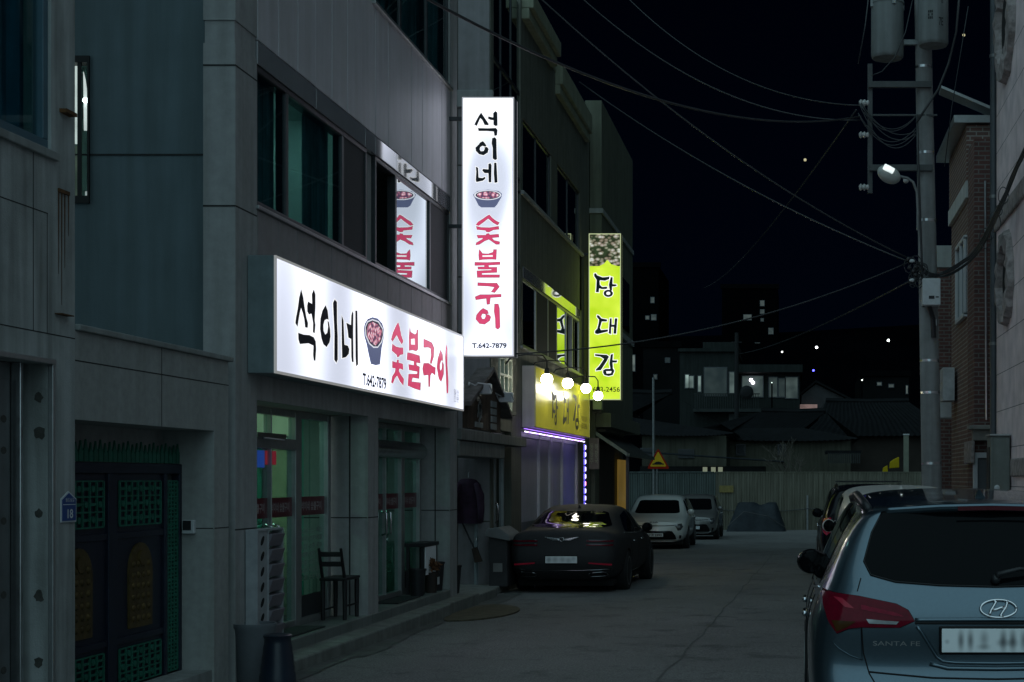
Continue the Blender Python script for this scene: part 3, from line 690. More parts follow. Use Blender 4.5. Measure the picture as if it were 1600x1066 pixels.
# ------------------------------------------------------------------ sign helpers
def on_plane_x(X): return lambda u, v: onX(u, v, X)
def on_plane_y(Y): return lambda u, v: P(u, v, Y)
ink = mat('sign_ink', (.022,.024,.035), .5, var=.3, scale=20)
ink_edge = mat('sign_ink_edge', (.10,.02,.05), .6, var=.2)
pink = emat('sign_pink', (.82,.075,.19), .78, var=.12, scale=4, base=(.6,.06,.15))
halo = emat('sign_halo', (1,1,1), 1.0)
bowl_c = emat('bowl_slate', (.12,.14,.26), .75, base=(.1,.12,.2)); bowl_d = emat('bowl_dark', (.03,.03,.06), .5, base=(.02,.02,.04)); bowl_w = emat('bowl_rim', (.8,.82,.9), .9)
def meat():
    m = bpy.data.materials.new('bowl_filling'); m.use_nodes = True; n, l = nt(m); b = n['Principled BSDF']
    tc = n.new('ShaderNodeTexCoord'); vo = n.new('ShaderNodeTexVoronoi'); vo.inputs['Scale'].default_value = 26
    l.new(tc.outputs['Object'], vo.inputs['Vector'])
    r = n.new('ShaderNodeValToRGB'); e = r.color_ramp.elements; e[0].color = (.95,.80,.86,1); e[1].color = (.12,.06,.12,1); e[0].position = .22; e[1].position = .75
    q = r.color_ramp.elements.new(.48); q.color = (.75,.25,.34,1); l.new(vo.outputs['Distance'], r.inputs['Fac'])
    l.new(r.outputs['Color'], b.inputs['Emission Color']); b.inputs['Emission Strength'].default_value = .85; l.new(r.outputs['Color'], b.inputs['Base Color'])
    return m
meat_m = meat()
# ------------------------------------------------------------------ long white box sign
XS = -4.62
face1 = emat('sign_face_wide', (.80,.84,1.0), 1.9, var=.62, scale=.75, stretch=(1,1,.22), base=(.6,.6,.62), lo=.30, hi=.74, soft=True)
s = thing('box_sign', (XS, 16.7, 2.65), 'long white illuminated box sign over the shop with black and pink lettering', 'sign')
Y0, Y1, Z0, Z1 = 13.04, 20.4, 2.655, 3.70
part('housing', MB().box(XF+.004, XS-.012, Y0, Y1, Z0, Z1), mat('sign_housing',(.24,.30,.32),.5,metal=.3,var=.15,scale=5,streak=.2), s, bevel=.006)
part('lit_face', MB().box(XS-.011, XS-.002, Y0+.025, Y1-.025, Z0+.025, Z1-.025), face1, s)
tr = MB()
for a, b, c, d in ((Y0,Y1,Z1-.024,Z1),(Y0,Y1,Z0,Z0+.024),(Y0,Y0+.024,Z0+.024,Z1-.024),(Y1-.024,Y1,Z0+.024,Z1-.024)): tr.box(XS-.0115, XS+.006, a, b, c, d)
part('edge_trim', tr, emat('trim_glow',(.8,.78,.75),.25,base=(.6,.6,.6)), s)
fn = on_plane_x
def letters(sign, black, pinks, f, base, q):
    """each syllable its own part, with its pale halo and dark edge"""
    for i, j in ((0,3),(3,5),(5,8)):
        m_, h_ = MB(), MB()
        for p in black[i:j]: m_.flat([p], f(base+.0020*q)); h_.flat([grow(p, .95)], f(base))
        o = part('letter', m_, ink, sign); part('letter_halo', h_, halo, o)
    for i, j in ((0,3),(3,5),(5,7),(7,9)):
        m_, h_, e_ = MB(), MB(), MB()
        for p in pinks[i:j]:
            h_.flat([grow(p[0], 1.05)], f(base)); e_.flat([grow(p[0], .38)], f(base+.0013*q)); m_.flat(p, f(base+.0024*q))
            if len(p) > 1: h_.flat([p[1]], f(base+.0028*q))
        o = part('letter', m_, pink, sign); part('letter_halo', h_, halo, o); part('letter_edge', e_, ink_edge, o)
letters(s, BIG_BLACK, BIG_PINK, fn, XS-.0012, 1)
ph = MB(); put_text(ph, 'T.642-7879', lambda a,t: Vector((XS+.0008, 15.66+a*.90, 2.663+.052+t*.135)), .035); part('phone_number', ph, ink, s)
ph = MB(); put_text(ph, '일산\n간판', lambda a,t: Vector((XS+.0008, 19.82+a*.33, 2.76+t*.17)), .0); part('maker_mark', ph, ink, s)
b0 = part('bowl_picture', MB().flat([BIG_BOWL[0]], fn(XS+.0004)), bowl_c, s)
part('bowl_rim', MB().flat([BIG_BOWL[1]], fn(XS+.0010)), bowl_w, b0); part('bowl_inside', MB().flat([BIG_BOWL[2]], fn(XS+.0016)), bowl_d, b0)
part('bowl_filling', MB().flat([Z([(78,270),(95,215),(130,195),(180,220),(215,275),(218,320),(195,380),(160,415),(120,390),(85,335)],5.923,560,470)], fn(XS+.0022)), meat_m, b0)

# ------------------------------------------------------------------ upright white sign
YV = 20.5
face2 = emat('sign_face_tall', (.80,.84,1.0), 2.0, var=.62, scale=1.2, stretch=(1.3,1,.5), base=(.6,.6,.62), lo=.30, hi=.72, soft=True)
x0, x1 = (722-CU)/F*YV, (803-CU)/F*YV; z0, z1 = H+(CV-557)/F*YV, H+(CV-152)/F*YV
s = thing('upright_sign', ((x0+x1)/2, YV+.12, z0), 'tall white illuminated projecting sign with a bowl picture and pink lettering', 'sign')
part('housing', MB().box(x0+.012, x1, YV+.012, YV+.238, z0, z1), mat('sign_side_grey',(.22,.22,.24),.5,metal=.3,var=.15,scale=5), s)
for yy, dd in ((YV, 1), (YV+.25, -1)):
    part('lit_face', MB().box(x0+.02, x1-.02, yy+.002 if dd > 0 else yy-.01, yy+.01 if dd > 0 else yy-.002, z0+.02, z1-.02), face2, s)
tr = MB()
for a, b, c, d in ((x0,x1,z1-.019,z1),(x0,x1,z0,z0+.019),(x0,x0+.019,z0+.019,z1-.019),(x1-.019,x1,z0+.019,z1-.019)):
    tr.box(a, b, YV-.005, YV+.011, c, d); tr.box(a, b, YV+.239, YV+.255, c, d)
part('edge_trim', tr, emat('trim_glow2',(.8,.8,.85),.45,base=(.6,.6,.6)), s)
fy = on_plane_y; letters(s, V_BLACK, V_PINK, fy, YV+.0012, -1)
pa = P(737.5, 544.5, YV-.0008); pb = P(791.5, 536, YV-.0008)
ph = MB(); put_text(ph, 'T.642-7879', lambda a,t: Vector((pa.x+a*(pb.x-pa.x), YV-.0008, pa.z+t*(pb.z-pa.z))), .035); part('phone_number', ph, ink, s)
b0 = part('bowl_picture', MB().flat([V_BOWL[0]], fy(YV-.0004)), bowl_c, s)
part('bowl_rim', MB().flat([V_BOWL[1]], fy(YV-.0010)), bowl_w, b0); part('bowl_inside', MB().flat([V_BOWL[2]], fy(YV-.0016)), bowl_d, b0)
part('bowl_filling', MB().flat([Z(ell(250,918,100,32),5.922,720,150)], fy(YV-.0022)), meat_m, b0)
for z in (z0+.3, (z0+z1)/2, z1-.3): part('bracket', MB().box(XF, x0+.012, YV+.09, YV+.14, z, z+.05), alu_dark, s)

# ------------------------------------------------------------------ things in front of the shop
# white rack of slanted drawers
rk = thing('drawer_rack', (-5.0, 13.6, .166), 'white rack of tilted plastic drawers beside the left shop door', 'rack')
ry0, ry1, rym, rx0, rx1, rz1 = 12.98, 13.64, 13.26, -4.862, -4.755, 1.27
mb = MB()
for y0, y1 in ((ry0,ry0+.02),(rym-.01,rym+.01),(ry1-.02,ry1)): mb.box(rx0, rx1, y0, y1, .07, rz1)
mb.box(rx0,rx0+.012,ry0+.02,rym-.01,.07,rz1-.02); mb.box(rx0,rx1,ry0+.02,rym-.01,rz1-.02,rz1); mb.box(rx0,rx1,rym+.01,ry1-.02,rz1-.02,rz1); mb.box(rx0,rx1,ry0+.02,rym-.01,.07,.09); mb.box(rx0,rx1,rym+.01,ry1-.02,.07,.09)
mb.box(rx1-.02,rx1-.008,ry0+.02,rym-.01,.09,rz1-.02)
part('rack_frame', mb, mat('rack_grey_white',(.33,.345,.36),.5,var=.15,scale=8), rk, bevel=.003)
for i in range(8):
    z = .14+i*.138
    part('hole', MB().prism(ell(0,0,.05,.034,14), lambda a,b,q,z=z: Vector((rx1-.0075+q, (ry0+rym)/2+a*.9, z+.06+b+.5*a)), 0, .0015), dark, rk)
    dr = part('drawer', MB().prism([(rx0+.012,z),(rx1-.012,z),(rx1+.028,z+.112),(rx0+.012,z+.118)], lambda a,b,q: Vector((a,q,b)), rym+.018, ry1-.028), mat('drawer_mauve',(.18,.165,.19),.5,var=.12), rk, bevel=.006)
# grey bin and black cone bucket
bn = thing('waste_bin', (-4.72, 13.12, .03), 'grey plastic bin with a rim standing by the corner pillar', 'bin')
c = (-4.74,12.88,zr(12.9))
part('bin_body', MB().lathe([(.135,0),(.15,.02),(.175,.46),(.185,.48),(.185,.51),(.165,.51),(.15,.1)], c, n=28), grey_pl, bn, smooth=35)
bk = thing('bucket', (-4.35, 12.5, 0), 'dark blue-black ribbed tall bucket upside down at the kerb', 'bucket')
c = (-4.39,12.45,zr(12.45)); 
prof = [(.155,-.02),(.158,.0),(.15,.06)]+[(.15-.045*i/9+(.004 if i % 2 else 0), .06+.36*i/9) for i in range(10)]+[(.115,.43),(.118,.445),(.10,.455),(.07,.45)]
part('bucket_body', MB().lathe(prof, c, n=28), mat('blue_black_plastic',(.012,.02,.035),.35,var=.2), bk, smooth=35)
# black chair
chx = -4.97
ch = thing('chair', (chx-.1, 16.2, .166), 'old dark wooden chair standing in front of the left shop window', 'chair')
cw_ = mat('chair_black_wood', (.008,.008,.009), .5, var=.3, scale=10)
def chair_parts():
    sx0, sx1, sy0, sy1, zs = -5.22, -4.92, 16.08, 16.60, .60
    st = MB().box(sx0,sx1,sy0,sy1,zs,zs+.035); part('seat', st, cw_, ch, bevel=.012)
    for (x, y) in ((sx0+.03,sy0+.04),(sx1-.03,sy0+.04),(sx0+.03,sy1-.04),(sx1-.03,sy1-.04)):
        dy = -.03 if y < 15.7 else .0
        lg = MB(); lg.tube([(x,y,zs),(x,y+dy,.17)], [.028,.022], 8); part('leg', lg, cw_, ch, smooth=50)
    for x in (sx0+.03, sx1-.03):
        part('back_post', MB().tube([(x,sy0+.04,zs),(x,sy0-.05,zs+.22),(x,sy0-.10,zs+.36)], [.018,.018,.015], 8), cw_, ch, smooth=50)
    rl = MB()
    for k, z in ((.02,zs+.16),(-.03,zs+.27)):
        rl.box(sx0+.03,sx1-.03,sy0-.06+k,sy0-.035+k,z,z+.055)
    part('back_rail', rl, cw_, ch, bevel=.008)
    part('stretcher', MB().tube([(sx1-.03,sy0+.03,.32),(sx1-.03,sy1-.04,.32)],.011,8).tube([(sx0+.03,sy0+.03,.28),(sx0+.03,sy1-.04,.28)],.011,8), cw_, ch)
chair_parts()
# door mats
def doormat(y0, y1, lab):
    t = thing('doormat', (-5.1,(y0+y1)/2,.17), lab, 'doormat', 'door mats')
    m_ = MB(); m_.box(-5.24,-4.93,y0,y1,.168,.182); part('mat', m_, mat('rubber_mat',(.02,.026,.026),.9,var=.3,scale=30,bump=.5,bscale=200), t, bevel=.004)
doormat(14.3, 15.4, 'dark rubber doormat in front of the left shop door'); doormat(18.2, 19.3, 'dark rubber doormat in front of the right shop door')
# things in the second doorway: table with black top and white board, pots, dried plant
tb = thing('side_table', (-5.08, 20.0, .166), 'small black-topped stand with a white panel beside the right shop door', 'stand')
part('table_top', MB().box(-5.26,-4.98,19.72,20.5,.80,.85), black_pl, tb, bevel=.006)
part('white_panel', MB().box(-5.01,-4.99,19.80,20.36,.42,.80), mat('board_white',(.92,.93,.95),.5,var=.06), tb)
for x,y in ((-5.22,19.76),(-5.02,19.76),(-5.22,20.46),(-5.02,20.46)): part('leg', MB().box(x-.02,x+.02,y-.02,y+.02,.166,.80), black_pl, tb)
def pot(x, y, r, h, lab, m_, pm=None):
    t = thing('plant_pot', (x,y,.166), lab, 'plant pot')
    part('pot', MB().lathe([(r*.72,0),(r*.98,h*.93),(r*1.06,h*.93),(r*1.06,h),(r*.9,h),(r*.85,h*.9)], (x,y,.166), n=20), m_, t, smooth=35)
    return t
pot(-5.03, 19.5, .115, .36, 'black plastic pot left of the dried brown plant', black_pl)
t = pot(-4.98, 20.05, .10, .28, 'pot with a bushy dried brown plant and a white tag', mat('pot_brown',(.03,.02,.016),.7,var=.2))
lm = MB(); random.seed(8)
for i in range(260):
    a = random.uniform(0,6.28); el_ = random.uniform(-.1,1.5); rr = random.uniform(.05,.15)
    c = Vector((-4.98+rr*math.cos(a)*math.cos(el_), 20.05+rr*math.sin(a)*math.cos(el_)*1.2, .48+rr*math.sin(el_)))
    d1 = Vector((random.uniform(-1,1),random.uniform(-1,1),random.uniform(-1,1))).normalized()*.028; d2 = Vector((random.uniform(-1,1),random.uniform(-1,1),random.uniform(-1,1))).normalized()*.02
    lm.add([c-d1,c+d2,c+d1,c-d2],[(0,1,2,3)])
part('foliage', lm, mat('dry_leaf',(.13,.055,.02),.9,var=.5,scale=20), t)
part('tag', MB().box(-4.885,-4.88,20.0,20.11,.28,.38), white_pl, t)
pot(-5.0, 20.42, .11, .40, 'black pot squeezed between the dried plant and the end pillar', black_pl)
# ------------------------------------------------------------------ passage and entrance between the two shops
XC = -5.1
nb = thing('next_building', (-7, 30, 0), 'darker three storey building beyond the restaurant with the yellow signs', 'building')
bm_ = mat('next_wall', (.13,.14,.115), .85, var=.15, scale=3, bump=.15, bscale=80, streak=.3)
bl = MB()
bl.box(-10, XC-.25, 24.4, 24.7, -.4, 10.6)                                      # near end wall
bl.box(-5.6, -5.07, 24.4, 24.62, -.4, 10.6)
bl.box(-5.6, XC, 26.30, 27.25, -.4, 3.9)
bl.box(-5.6, XC-.006, 24.62, 26.30, 2.55, 2.92); bl.box(-5.6, XC-.006, 24.62, 25.2, 2.92, 3.9); bl.box(-5.6,XC-.006,25.2,26.3,3.84,3.9)
bl.box(-5.6, XC-.004, 24.62, 36.2, 3.9, 4.16)
bl.box(-5.6, XC-.004, 27.25, 34.5, 2.6, 3.9)
bl.box(-5.4, XC-.05, 24.62, 27.2, 4.16, 4.4); bl.box(-5.4, XC-.004, 27.2, 27.42, 4.16, 10.6)
bl.box(-5.4, XC-.004, 27.42, 34.9, 5.69, 6.98); bl.box(-5.4,XC-.004,34.62,36.2,4.16,10.6); bl.box(-5.4,XC-.004,27.42,34.62,8.45,10.6)
bl.box(-5.4, XC-.008, 30.6, 31.4, 6.98, 8.45)
bl.box(-5.6, XC, 34.5, 36.2, -.4, 3.9)
bl.box(-5.9,-5.85,24.7,36.2,-.4,10.5); bl.box(-11,-5.6,24.5,36.2,10.3,10.5)
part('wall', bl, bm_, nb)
pl_ = MB()
for z0, z1 in ((-.1,1.0),(1.02,3.0),(3.02,5.05),(5.07,6.9),(6.92,7.65),(7.67,10.5)):
    for x0, x1 in ((-6.6,-5.625),(-5.61,-5.09)): pl_.box(x0, x1, 24.38, 24.399, z0, z1)
part('end_panel', pl_, mat('end_wall_panel',(.27,.26,.27),.7,var=.1,scale=6,streak=.2), nb, bevel=.004)
part('drip_ledge', MB().box(-5.62,-5.02,24.3,24.4,7.86,8.14), concrete2, nb, bevel=.01)
tg = MB(); tg.box(XC-.05, XC-.04, 24.64, 27.2, 4.4, 10.5); g0 = part('stair_window', tg, win_dark, nb)
fr = MB()
for z in (5.6, 7.2, 8.8): fr.box(XC-.06, XC-.02, 24.64, 27.2, z, z+.07)
for y in (25.5, 26.4): fr.box(XC-.06, XC-.022, y, y+.05, 4.4, 10.5)
part('mullion', fr, alu_dark, g0)
# cornice pieces on the roof edge
cn = MB(); cn.box(-5.5, XC+.22, 27.3, 30.5, 10.45, 10.75); cn.box(-5.5, XC+.14, 27.3, 30.5, 10.25, 10.45); cn.box(-5.5,XC+.16,31.1,35.6,10.05,10.5); cn.box(-5.5,XC+.1,31.1,35.6,9.85,10.05); cn.box(-5.5,XC+.02,30.5,31.1,10.3,11.0)
part('cornice', cn, mat('cornice_stone',(.24,.26,.19),.85,var=.15,streak=.2), nb, bevel=.02)
part('sill_band', MB().box(XC-.1, XC+.06, 27.2, 34.9, 6.98, 7.05), concrete2, nb, bevel=.01)
part('sill_band', MB().box(XC-.1, XC+.04, 27.2, 34.9, 4.13, 4.18), alu, nb, bevel=.006)
win_row(nb, XC-.02, 27.42, 30.6, 7.05, 8.45, [29.0], ['d','d']); win_row(nb, XC-.02, 31.4, 34.6, 7.05, 8.45, [33.0], ['d','d'])
win_row(nb, XC, 27.42, 34.62, 4.18, 5.46, [28.9,30.3,31.4,32.7,33.6], ['d','s','s','g','o','d'], framem=alu, glassm=mirror_gl)
hb = MB()
for a, b in ((27.42,29.4),(29.4,30.6),(30.6,31.8),(31.8,33.1),(33.1,34.6)): hb.box(XC-.1, XC+.006, a+.004, b-.004, 5.47, 5.68)
part('head_band', hb, polished, nb, bevel=.003)
it = MB(); it.box(-7,-6.9,24.8,36,3.9,10); it.box(-7,-5.4,24.8,36,5.7,5.8); part('interior', it, dark, nb)
# white lattice window beside the passage
lw = MB()
for y in (25.2, 25.55, 25.9, 26.24): lw.box(XC-.04, XC+.02, y, y+.06, 2.92, 3.84)
for z in (2.92, 3.2, 3.5, 3.79): lw.box(XC-.036, XC+.016, 25.26, 26.3, z, z+.045)
lo = part('lattice_window', lw, mat('lattice_white',(.55,.6,.5),.5,var=.08), nb, bevel=.004)
part('pane', MB().box(XC-.05,XC-.045,25.2,26.3,2.92,3.84), emat('lattice_glow',(.35,.45,.22),.14,var=.7,scale=5,base=(.02,.03,.03)), lo)
part('sill', MB().box(XC-.02,XC+.08,25.1,26.4,2.84,2.9), bm_, lo, bevel=.008)
# glazed doorway under it
dm = MB()
for y in (24.62, 25.5, 26.22): dm.box(-5.3,-5.22,y,y+.08,-.1,2.5)
dm.box(-5.3,-5.22,24.62,26.3,2.42,2.55)
do = part('door', dm, alu, nb, bevel=.005); part('pane', MB().box(-5.27,-5.262,24.7,26.22,-.05,2.42), win_dark, do)
part('handle', MB().tube([(-5.2,25.42,.95),(-5.16,25.42,1.0),(-5.16,25.42,1.25),(-5.2,25.42,1.3)],.014), chrome, do, smooth=180)
# shop front lit by the light strip
sf_ = MB()
for y in (27.25, 29.3, 30.6, 32.2, 34.3): sf_.box(-5.22,-5.12,y,y+.12,-.3,2.6)
sf_.box(-5.22,-5.13,27.37,34.3,2.5,2.6); sf_.box(-5.22,-5.12,30.7,30.9,-.3,2.5)
so = part('shopfront', sf_, mat('white_frame',(.5,.5,.55),.4,var=.1), nb, bevel=.006)
sp = MB(); sp.box(-5.2,-5.17,27.37,29.3,.9,2.5); sp.box(-5.2,-5.17,29.42,30.6,-.2,2.5); sp.box(-5.2,-5.17,30.9,32.2,1.1,2.5); sp.box(-5.2,-5.17,32.32,34.3,1.1,2.5)
part('frosted_panel', sp, mat('frosted_panel',(.36,.36,.42),.35,var=.12,scale=3), so)
sp = MB(); sp.box(-5.2,-5.172,27.37,29.3,-.3,.9); sp.box(-5.2,-5.172,30.9,32.2,-.3,1.1); sp.box(-5.2,-5.172,32.32,34.3,-.3,1.1)
part('lower_panel', sp, mat('dark_panel',(.05,.055,.06),.35,var=.3,scale=3), so)
# gabled wooden entrance sign over the passage
gs = thing('wooden_canopy', (-4.95, 23, 2.3), 'dark wooden gabled sign board over the passage between the shops', 'wooden sign')
XW = -4.86
bd = [(21.75,2.47),(24.15,2.47),(24.15,2.95),(23.1,3.34),(21.75,2.95)]
part('board', MB().prism(bd, lambda a,b,d: Vector((XW+d,a,b)), -.08, 0), mat('board_wood',(.10,.065,.045),.7,var=.3,scale=6,streak=.4), gs)
rf = MB(); 
def slab(mb, y0, z0, y1, z1, x0, x1, t=.07): mb.prism([(y0,z0),(y1,z1),(y1,z1+t),(y0,z0+t)], lambda a,b,d: Vector((d,a,b)), x0, x1)
slab(rf, 21.45, 2.78, 23.1, 3.40, XW-.15, XW+.12); slab(rf, 24.55, 2.72, 23.1, 3.40, XW-.15, XW+.12)
part('roof', rf, mat('roof_plank',(.14,.125,.12),.8,var=.4,scale=5,streak=.4), gs, bevel=.008)
be = MB(); be.box(XW-.5, XW+.05, 21.12, 26.2, 2.28, 2.44); be.box(XW-.5,XW+.02,21.12,24.4,2.05,2.27)
part('beam', be, mat('beam_grey',(.2,.21,.2),.8,var=.2,streak=.3), gs, bevel=.01)
fl = MB(); random.seed(4)
for i in range(60):
    a = random.uniform(0,6.28); r = random.uniform(.02,.18); c = Vector((XW+.015, 22.45+r*math.cos(a), 2.80+r*1.25*math.sin(a)))
    fl.prism(ell(0,0,.03,.02,6), lambda p,q,d,c=c,a=a: c+Vector((d, p*math.cos(a)-q*math.sin(a), p*math.sin(a)+q*math.cos(a))), 0, .012)
part('flower_relief', fl, mat('relief_grey',(.30,.32,.32),.4,metal=.4,var=.3), gs)
pq = MB(); pq.box(XW,XW+.02,22.2,22.72,2.5,2.58)
for z in (2.52,2.64,2.76,2.88): pq.box(XW,XW+.02,23.35,23.75,z-.02,z+.075)
part('plaque', pq, mat('plaque_grey',(.26,.28,.28),.5,var=.2), gs, bevel=.005)
def flood(y, x, z, lab):
    t = thing('floodlight', (x, y, z), lab, 'floodlight')
    part('arm', MB().tube([(XW-.05,y-.25,z+.02),(x-.12,y-.22,z+.06),(x-.05,y-.12,z+.02),(x,y-.05,z)],.014), white_pl, t)
    part('bracket', MB().tube([(x-.05,y+.02,z-.09),(x-.07,y-.10,z-.0),(x+.0,y-.14,z+.06),(x+.16,y-.10,z+.04),(x+.18,y+.02,z-.06)],.01), white_pl, t)
    hd = MB(); hd.box(x-.05,x+.17,y-.02,y+.08,z-.10,z+.06); part('lamp_head', hd, mat('lamp_white_paint',(.85,.86,.86),.4,var=.05), t, bevel=.015)
    part('glass', MB().box(x-.03,x+.15,y-.026,y-.021,z-.085,z+.045), mat('lamp_glass',(.5,.52,.54),.15,var=.05), t)
flood(22.3, -4.80, 3.10, 'white floodlight on a bent arm at the top of the wooden gabled board')
flood(23.9, -4.78, 3.06, 'white floodlight at the right eave of the wooden gabled board')
# jacket hanging in the passage
jk = thing('jacket', (-5.5, 24.2, .9), 'dark purple jacket hanging on the wall of the passage', 'jacket')
jb = MB(); vs = []; fs = []
rings = [(.06,1.72),(.13,1.70),(.19,1.62),(.205,1.45),(.20,1.25),(.21,1.05),(.215,.98)]
n_ = 20
for r, z in rings:
    for k in range(n_):
        th = 2*math.pi*k/n_; w_ = 1+.10*math.sin(5*th+z*9); vs.append((-5.42+r*w_*math.cos(th), 24.27+r*.42*w_*math.sin(th), z))
for i in range(len(rings)-1):
    for k in range(n_): fs.append((i*n_+k, i*n_+(k+1)%n_, (i+1)*n_+(k+1)%n_, (i+1)*n_+k))
jb.add(vs, fs)
jm = mat('jacket_cloth', (.045,.018,.045), .8, var=.4, scale=9, bump=.4, bscale=18)
part('jacket_body', jb, jm, jk, smooth=180)
for sgn in (-1, 1):
    part('sleeve', MB().tube([(-5.42+sgn*.14,24.24,1.64),(-5.42+sgn*.22,24.18,1.45),(-5.42+sgn*.235,24.17,1.2),(-5.42+sgn*.23,24.16,1.0)],[.05,.065,.055,.045],10), jm, jk, smooth=180)
part('hanger_hook', MB().tube([(-5.42,24.3,1.74),(-5.42,24.32,1.82),(-5.42,24.39,1.84)],.008), steel, jk)
# leaning broom and white pipe
bp_ = thing('broom', (-5.35,24.1,.0), 'thin dark broom leaning on the passage wall under the jacket', 'broom')
part('stick', MB().tube([(-5.55,24.3,1.05),(-5.28,24.15,.55)],.014), black_pl, bp_); part('bristles', MB().prism([(-5.33,.57),(-5.25,.6),(-5.16,.36),(-5.28,.34)], lambda a,b,d: Vector((a,24.12+d,b)), 0, .06), wood_dark, bp_)
pp = thing('drain_pipe', (-5.28,24.3,0), 'short pale vertical pipe standing on the passage wall', 'pipe')
part('pipe', MB().tube([(-5.30,24.33,-.1),(-5.30,24.33,1.2)],.03,10), mat('pipe_pale',(.25,.3,.31),.5,var=.1), pp, smooth=60)
part('clamp', MB().cyl((-5.30,24.33,.7),(-5.30,24.33,.74),.038,n=12), steel, pp)
# low canvas covered box left of the sedan
cb_ = thing('covered_box', (-5.0, 24.2, -.1), 'dark box with a pale cloth lid behind the sedan', 'box')
part('box', MB().box(-5.02,-4.72,24.0,24.9,-.05,.78), mat('box_dark',(.03,.03,.032),.7,var=.3), cb_, bevel=.02)
part('cover', MB().prism([(-5.08,.78),(-4.66,.70),(-4.68,.80),(-4.86,.93),(-5.05,.90)], lambda a,b,d: Vector((a,23.95+d,b)), 0, 1.0), mat('cover_cloth',(.16,.17,.17),.9,var=.2,bump=.3,bscale=20), cb_, bevel=.03)
part('paper_label', MB().box(-4.95,-4.80,23.995,23.999,.2,.34), mat('label_grey',(.2,.2,.19),.8), cb_)
bw_ = thing('passage_bucket', (-5.05,21.5,0), 'black bucket beside the restaurant end pillar', 'bucket')
part('bucket_body', MB().lathe([(.10,0),(.13,.38),(.14,.38),(.14,.41),(.12,.41)], (-5.02,21.45,.05), n=18), black_pl, bw_, smooth=35)

# ------------------------------------------------------------------ yellow box sign with globe lamps
XY_ = -4.86
def yellow(name, st):
    m = bpy.data.materials.new(name); m.use_nodes = True; n, l = nt(m); b = n['Principled BSDF']
    tc = n.new('ShaderNodeTexCoord'); no = n.new('ShaderNodeTexNoise'); no.inputs['Scale'].default_value = .9; no.inputs['Detail'].default_value = 2
    l.new(tc.outputs['Object'], no.inputs['Vector'])
    r = n.new('ShaderNodeValToRGB'); e = r.color_ramp.elements; e[0].position = .35; e[1].position = .65
    e[0].color = (.42,.52,.01,1); e[1].color = (.62,.75,.06,1); l.new(no.outputs['Fac'], r.inputs['Fac'])
    l.new(r.outputs['Color'], b.inputs['Emission Color']); l.new(r.outputs['Color'], b.inputs['Base Color']); b.inputs['Emission Strength'].default_value = st; b.inputs['Roughness'].default_value = .35
    return m
s = thing('yellow_box_sign', (XY_, 31, 2.66), 'wide yellow box sign lit by globe lamps above the light strip', 'sign')
ya, yb = YX(836,XY_), YX(921,XY_)
part('housing', MB().box(XC, XY_-.012, ya, yb, 2.67, 3.82), mat('housing_pale',(.42,.41,.44),.5,var=.1,streak=.2), s, bevel=.006)
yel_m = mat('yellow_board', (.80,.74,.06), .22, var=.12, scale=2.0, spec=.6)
yb_ = yel_m.node_tree.nodes['Principled BSDF']; yb_.inputs['Emission Color'].default_value = (.80,.74,.10,1); yb_.inputs['Emission Strength'].default_value = .16   # glow added to brighten the board, its backlight taken as off
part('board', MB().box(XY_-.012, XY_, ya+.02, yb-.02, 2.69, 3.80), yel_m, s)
tr = MB(); tr.box(XY_-.012,XY_+.012,ya,ya+.02,2.67,3.82); tr.box(XY_-.012,XY_+.012,yb-.02,yb,2.67,3.82); tr.box(XY_-.012,XY_+.012,ya,yb,3.80,3.82); tr.box(XY_-.012,XY_+.012,ya,yb,2.67,2.69)
part('edge_trim', tr, mat('trim_yellow',(.5,.48,.2),.4), s)
for idx, (ca, cb2, ua, ub, va, vb) in {0:(0,3,862,872,608,665),1:(3,5,879.5,889,612,664),2:(5,8,895,906,616,672)}.items():
    pts = [p for g in G_LET[ca:cb2] for p in g[0]]
    bx0, bx1 = min(p[0] for p in pts), max(p[0] for p in pts); by0, by1 = min(p[1] for p in pts), max(p[1] for p in pts)
    lt = MB()
    for g in G_LET[ca:cb2]:
        lt.flat([[((p[0]-bx0)/(bx1-bx0)*(ub-ua)+ua, (p[1]-by0)/(by1-by0)*(vb-va)+va) for p in l] for l in g], on_plane_x(XY_+.003))
    part('letter', lt, mat('letter_olive',(.09,.10,.05),.6,var=.2), s)
t = MB(); put_text(t, '653-2456', lambda a,q: Vector((XY_+.003, 33.2+a*.9, 2.86+q*.12)), .01); put_text(t, '장대 감자', lambda a,q: Vector((XY_+.003, 33.2+a*.9, 3.02+q*.12)), .01); part('small_lettering', t, mat('letter_brown',(.16,.12,.02),.6), s)
globe_m = emat('globe_glow', (1,.95,.80), 26)
gpos = [(854.5,593,'nearest'),(887,599,'second'),(915.5,607,'third'),(934.5,618.5,'farthest')]
labs = ['glowing white globe lamp nearest the camera over the yellow sign','second glowing globe lamp from the left end of the yellow sign','third glowing globe lamp, just left of the upright yellow sign','glowing globe lamp hanging in front of the upright yellow sign']
for (u, v, nm), lab in zip(gpos, labs):
    X = -4.42; p = onX(u, v, X)
    t = thing('globe_lamp', p, lab, 'wall lamp', 'globe lamps over the yellow sign')
    part('globe', MB().sphere(p, .104, 20, 14), globe_m, t, smooth=180)
    part('cap', MB().cyl(p+Vector((0,0,.09)), p+Vector((0,0,.20)), .05, .035, 14), black_pl, t, smooth=40)
    part('arm', MB().tube([p+Vector((0,0,.2)), p+Vector((0,-.01,.33)), p+Vector((-.06,-.04,.42)), p+Vector((-.35,-.12,.43)), p+Vector((-.60,-.18,.38)), p+Vector((-.69,-.2,.25))], .014, 8), black_pl, t, smooth=60)
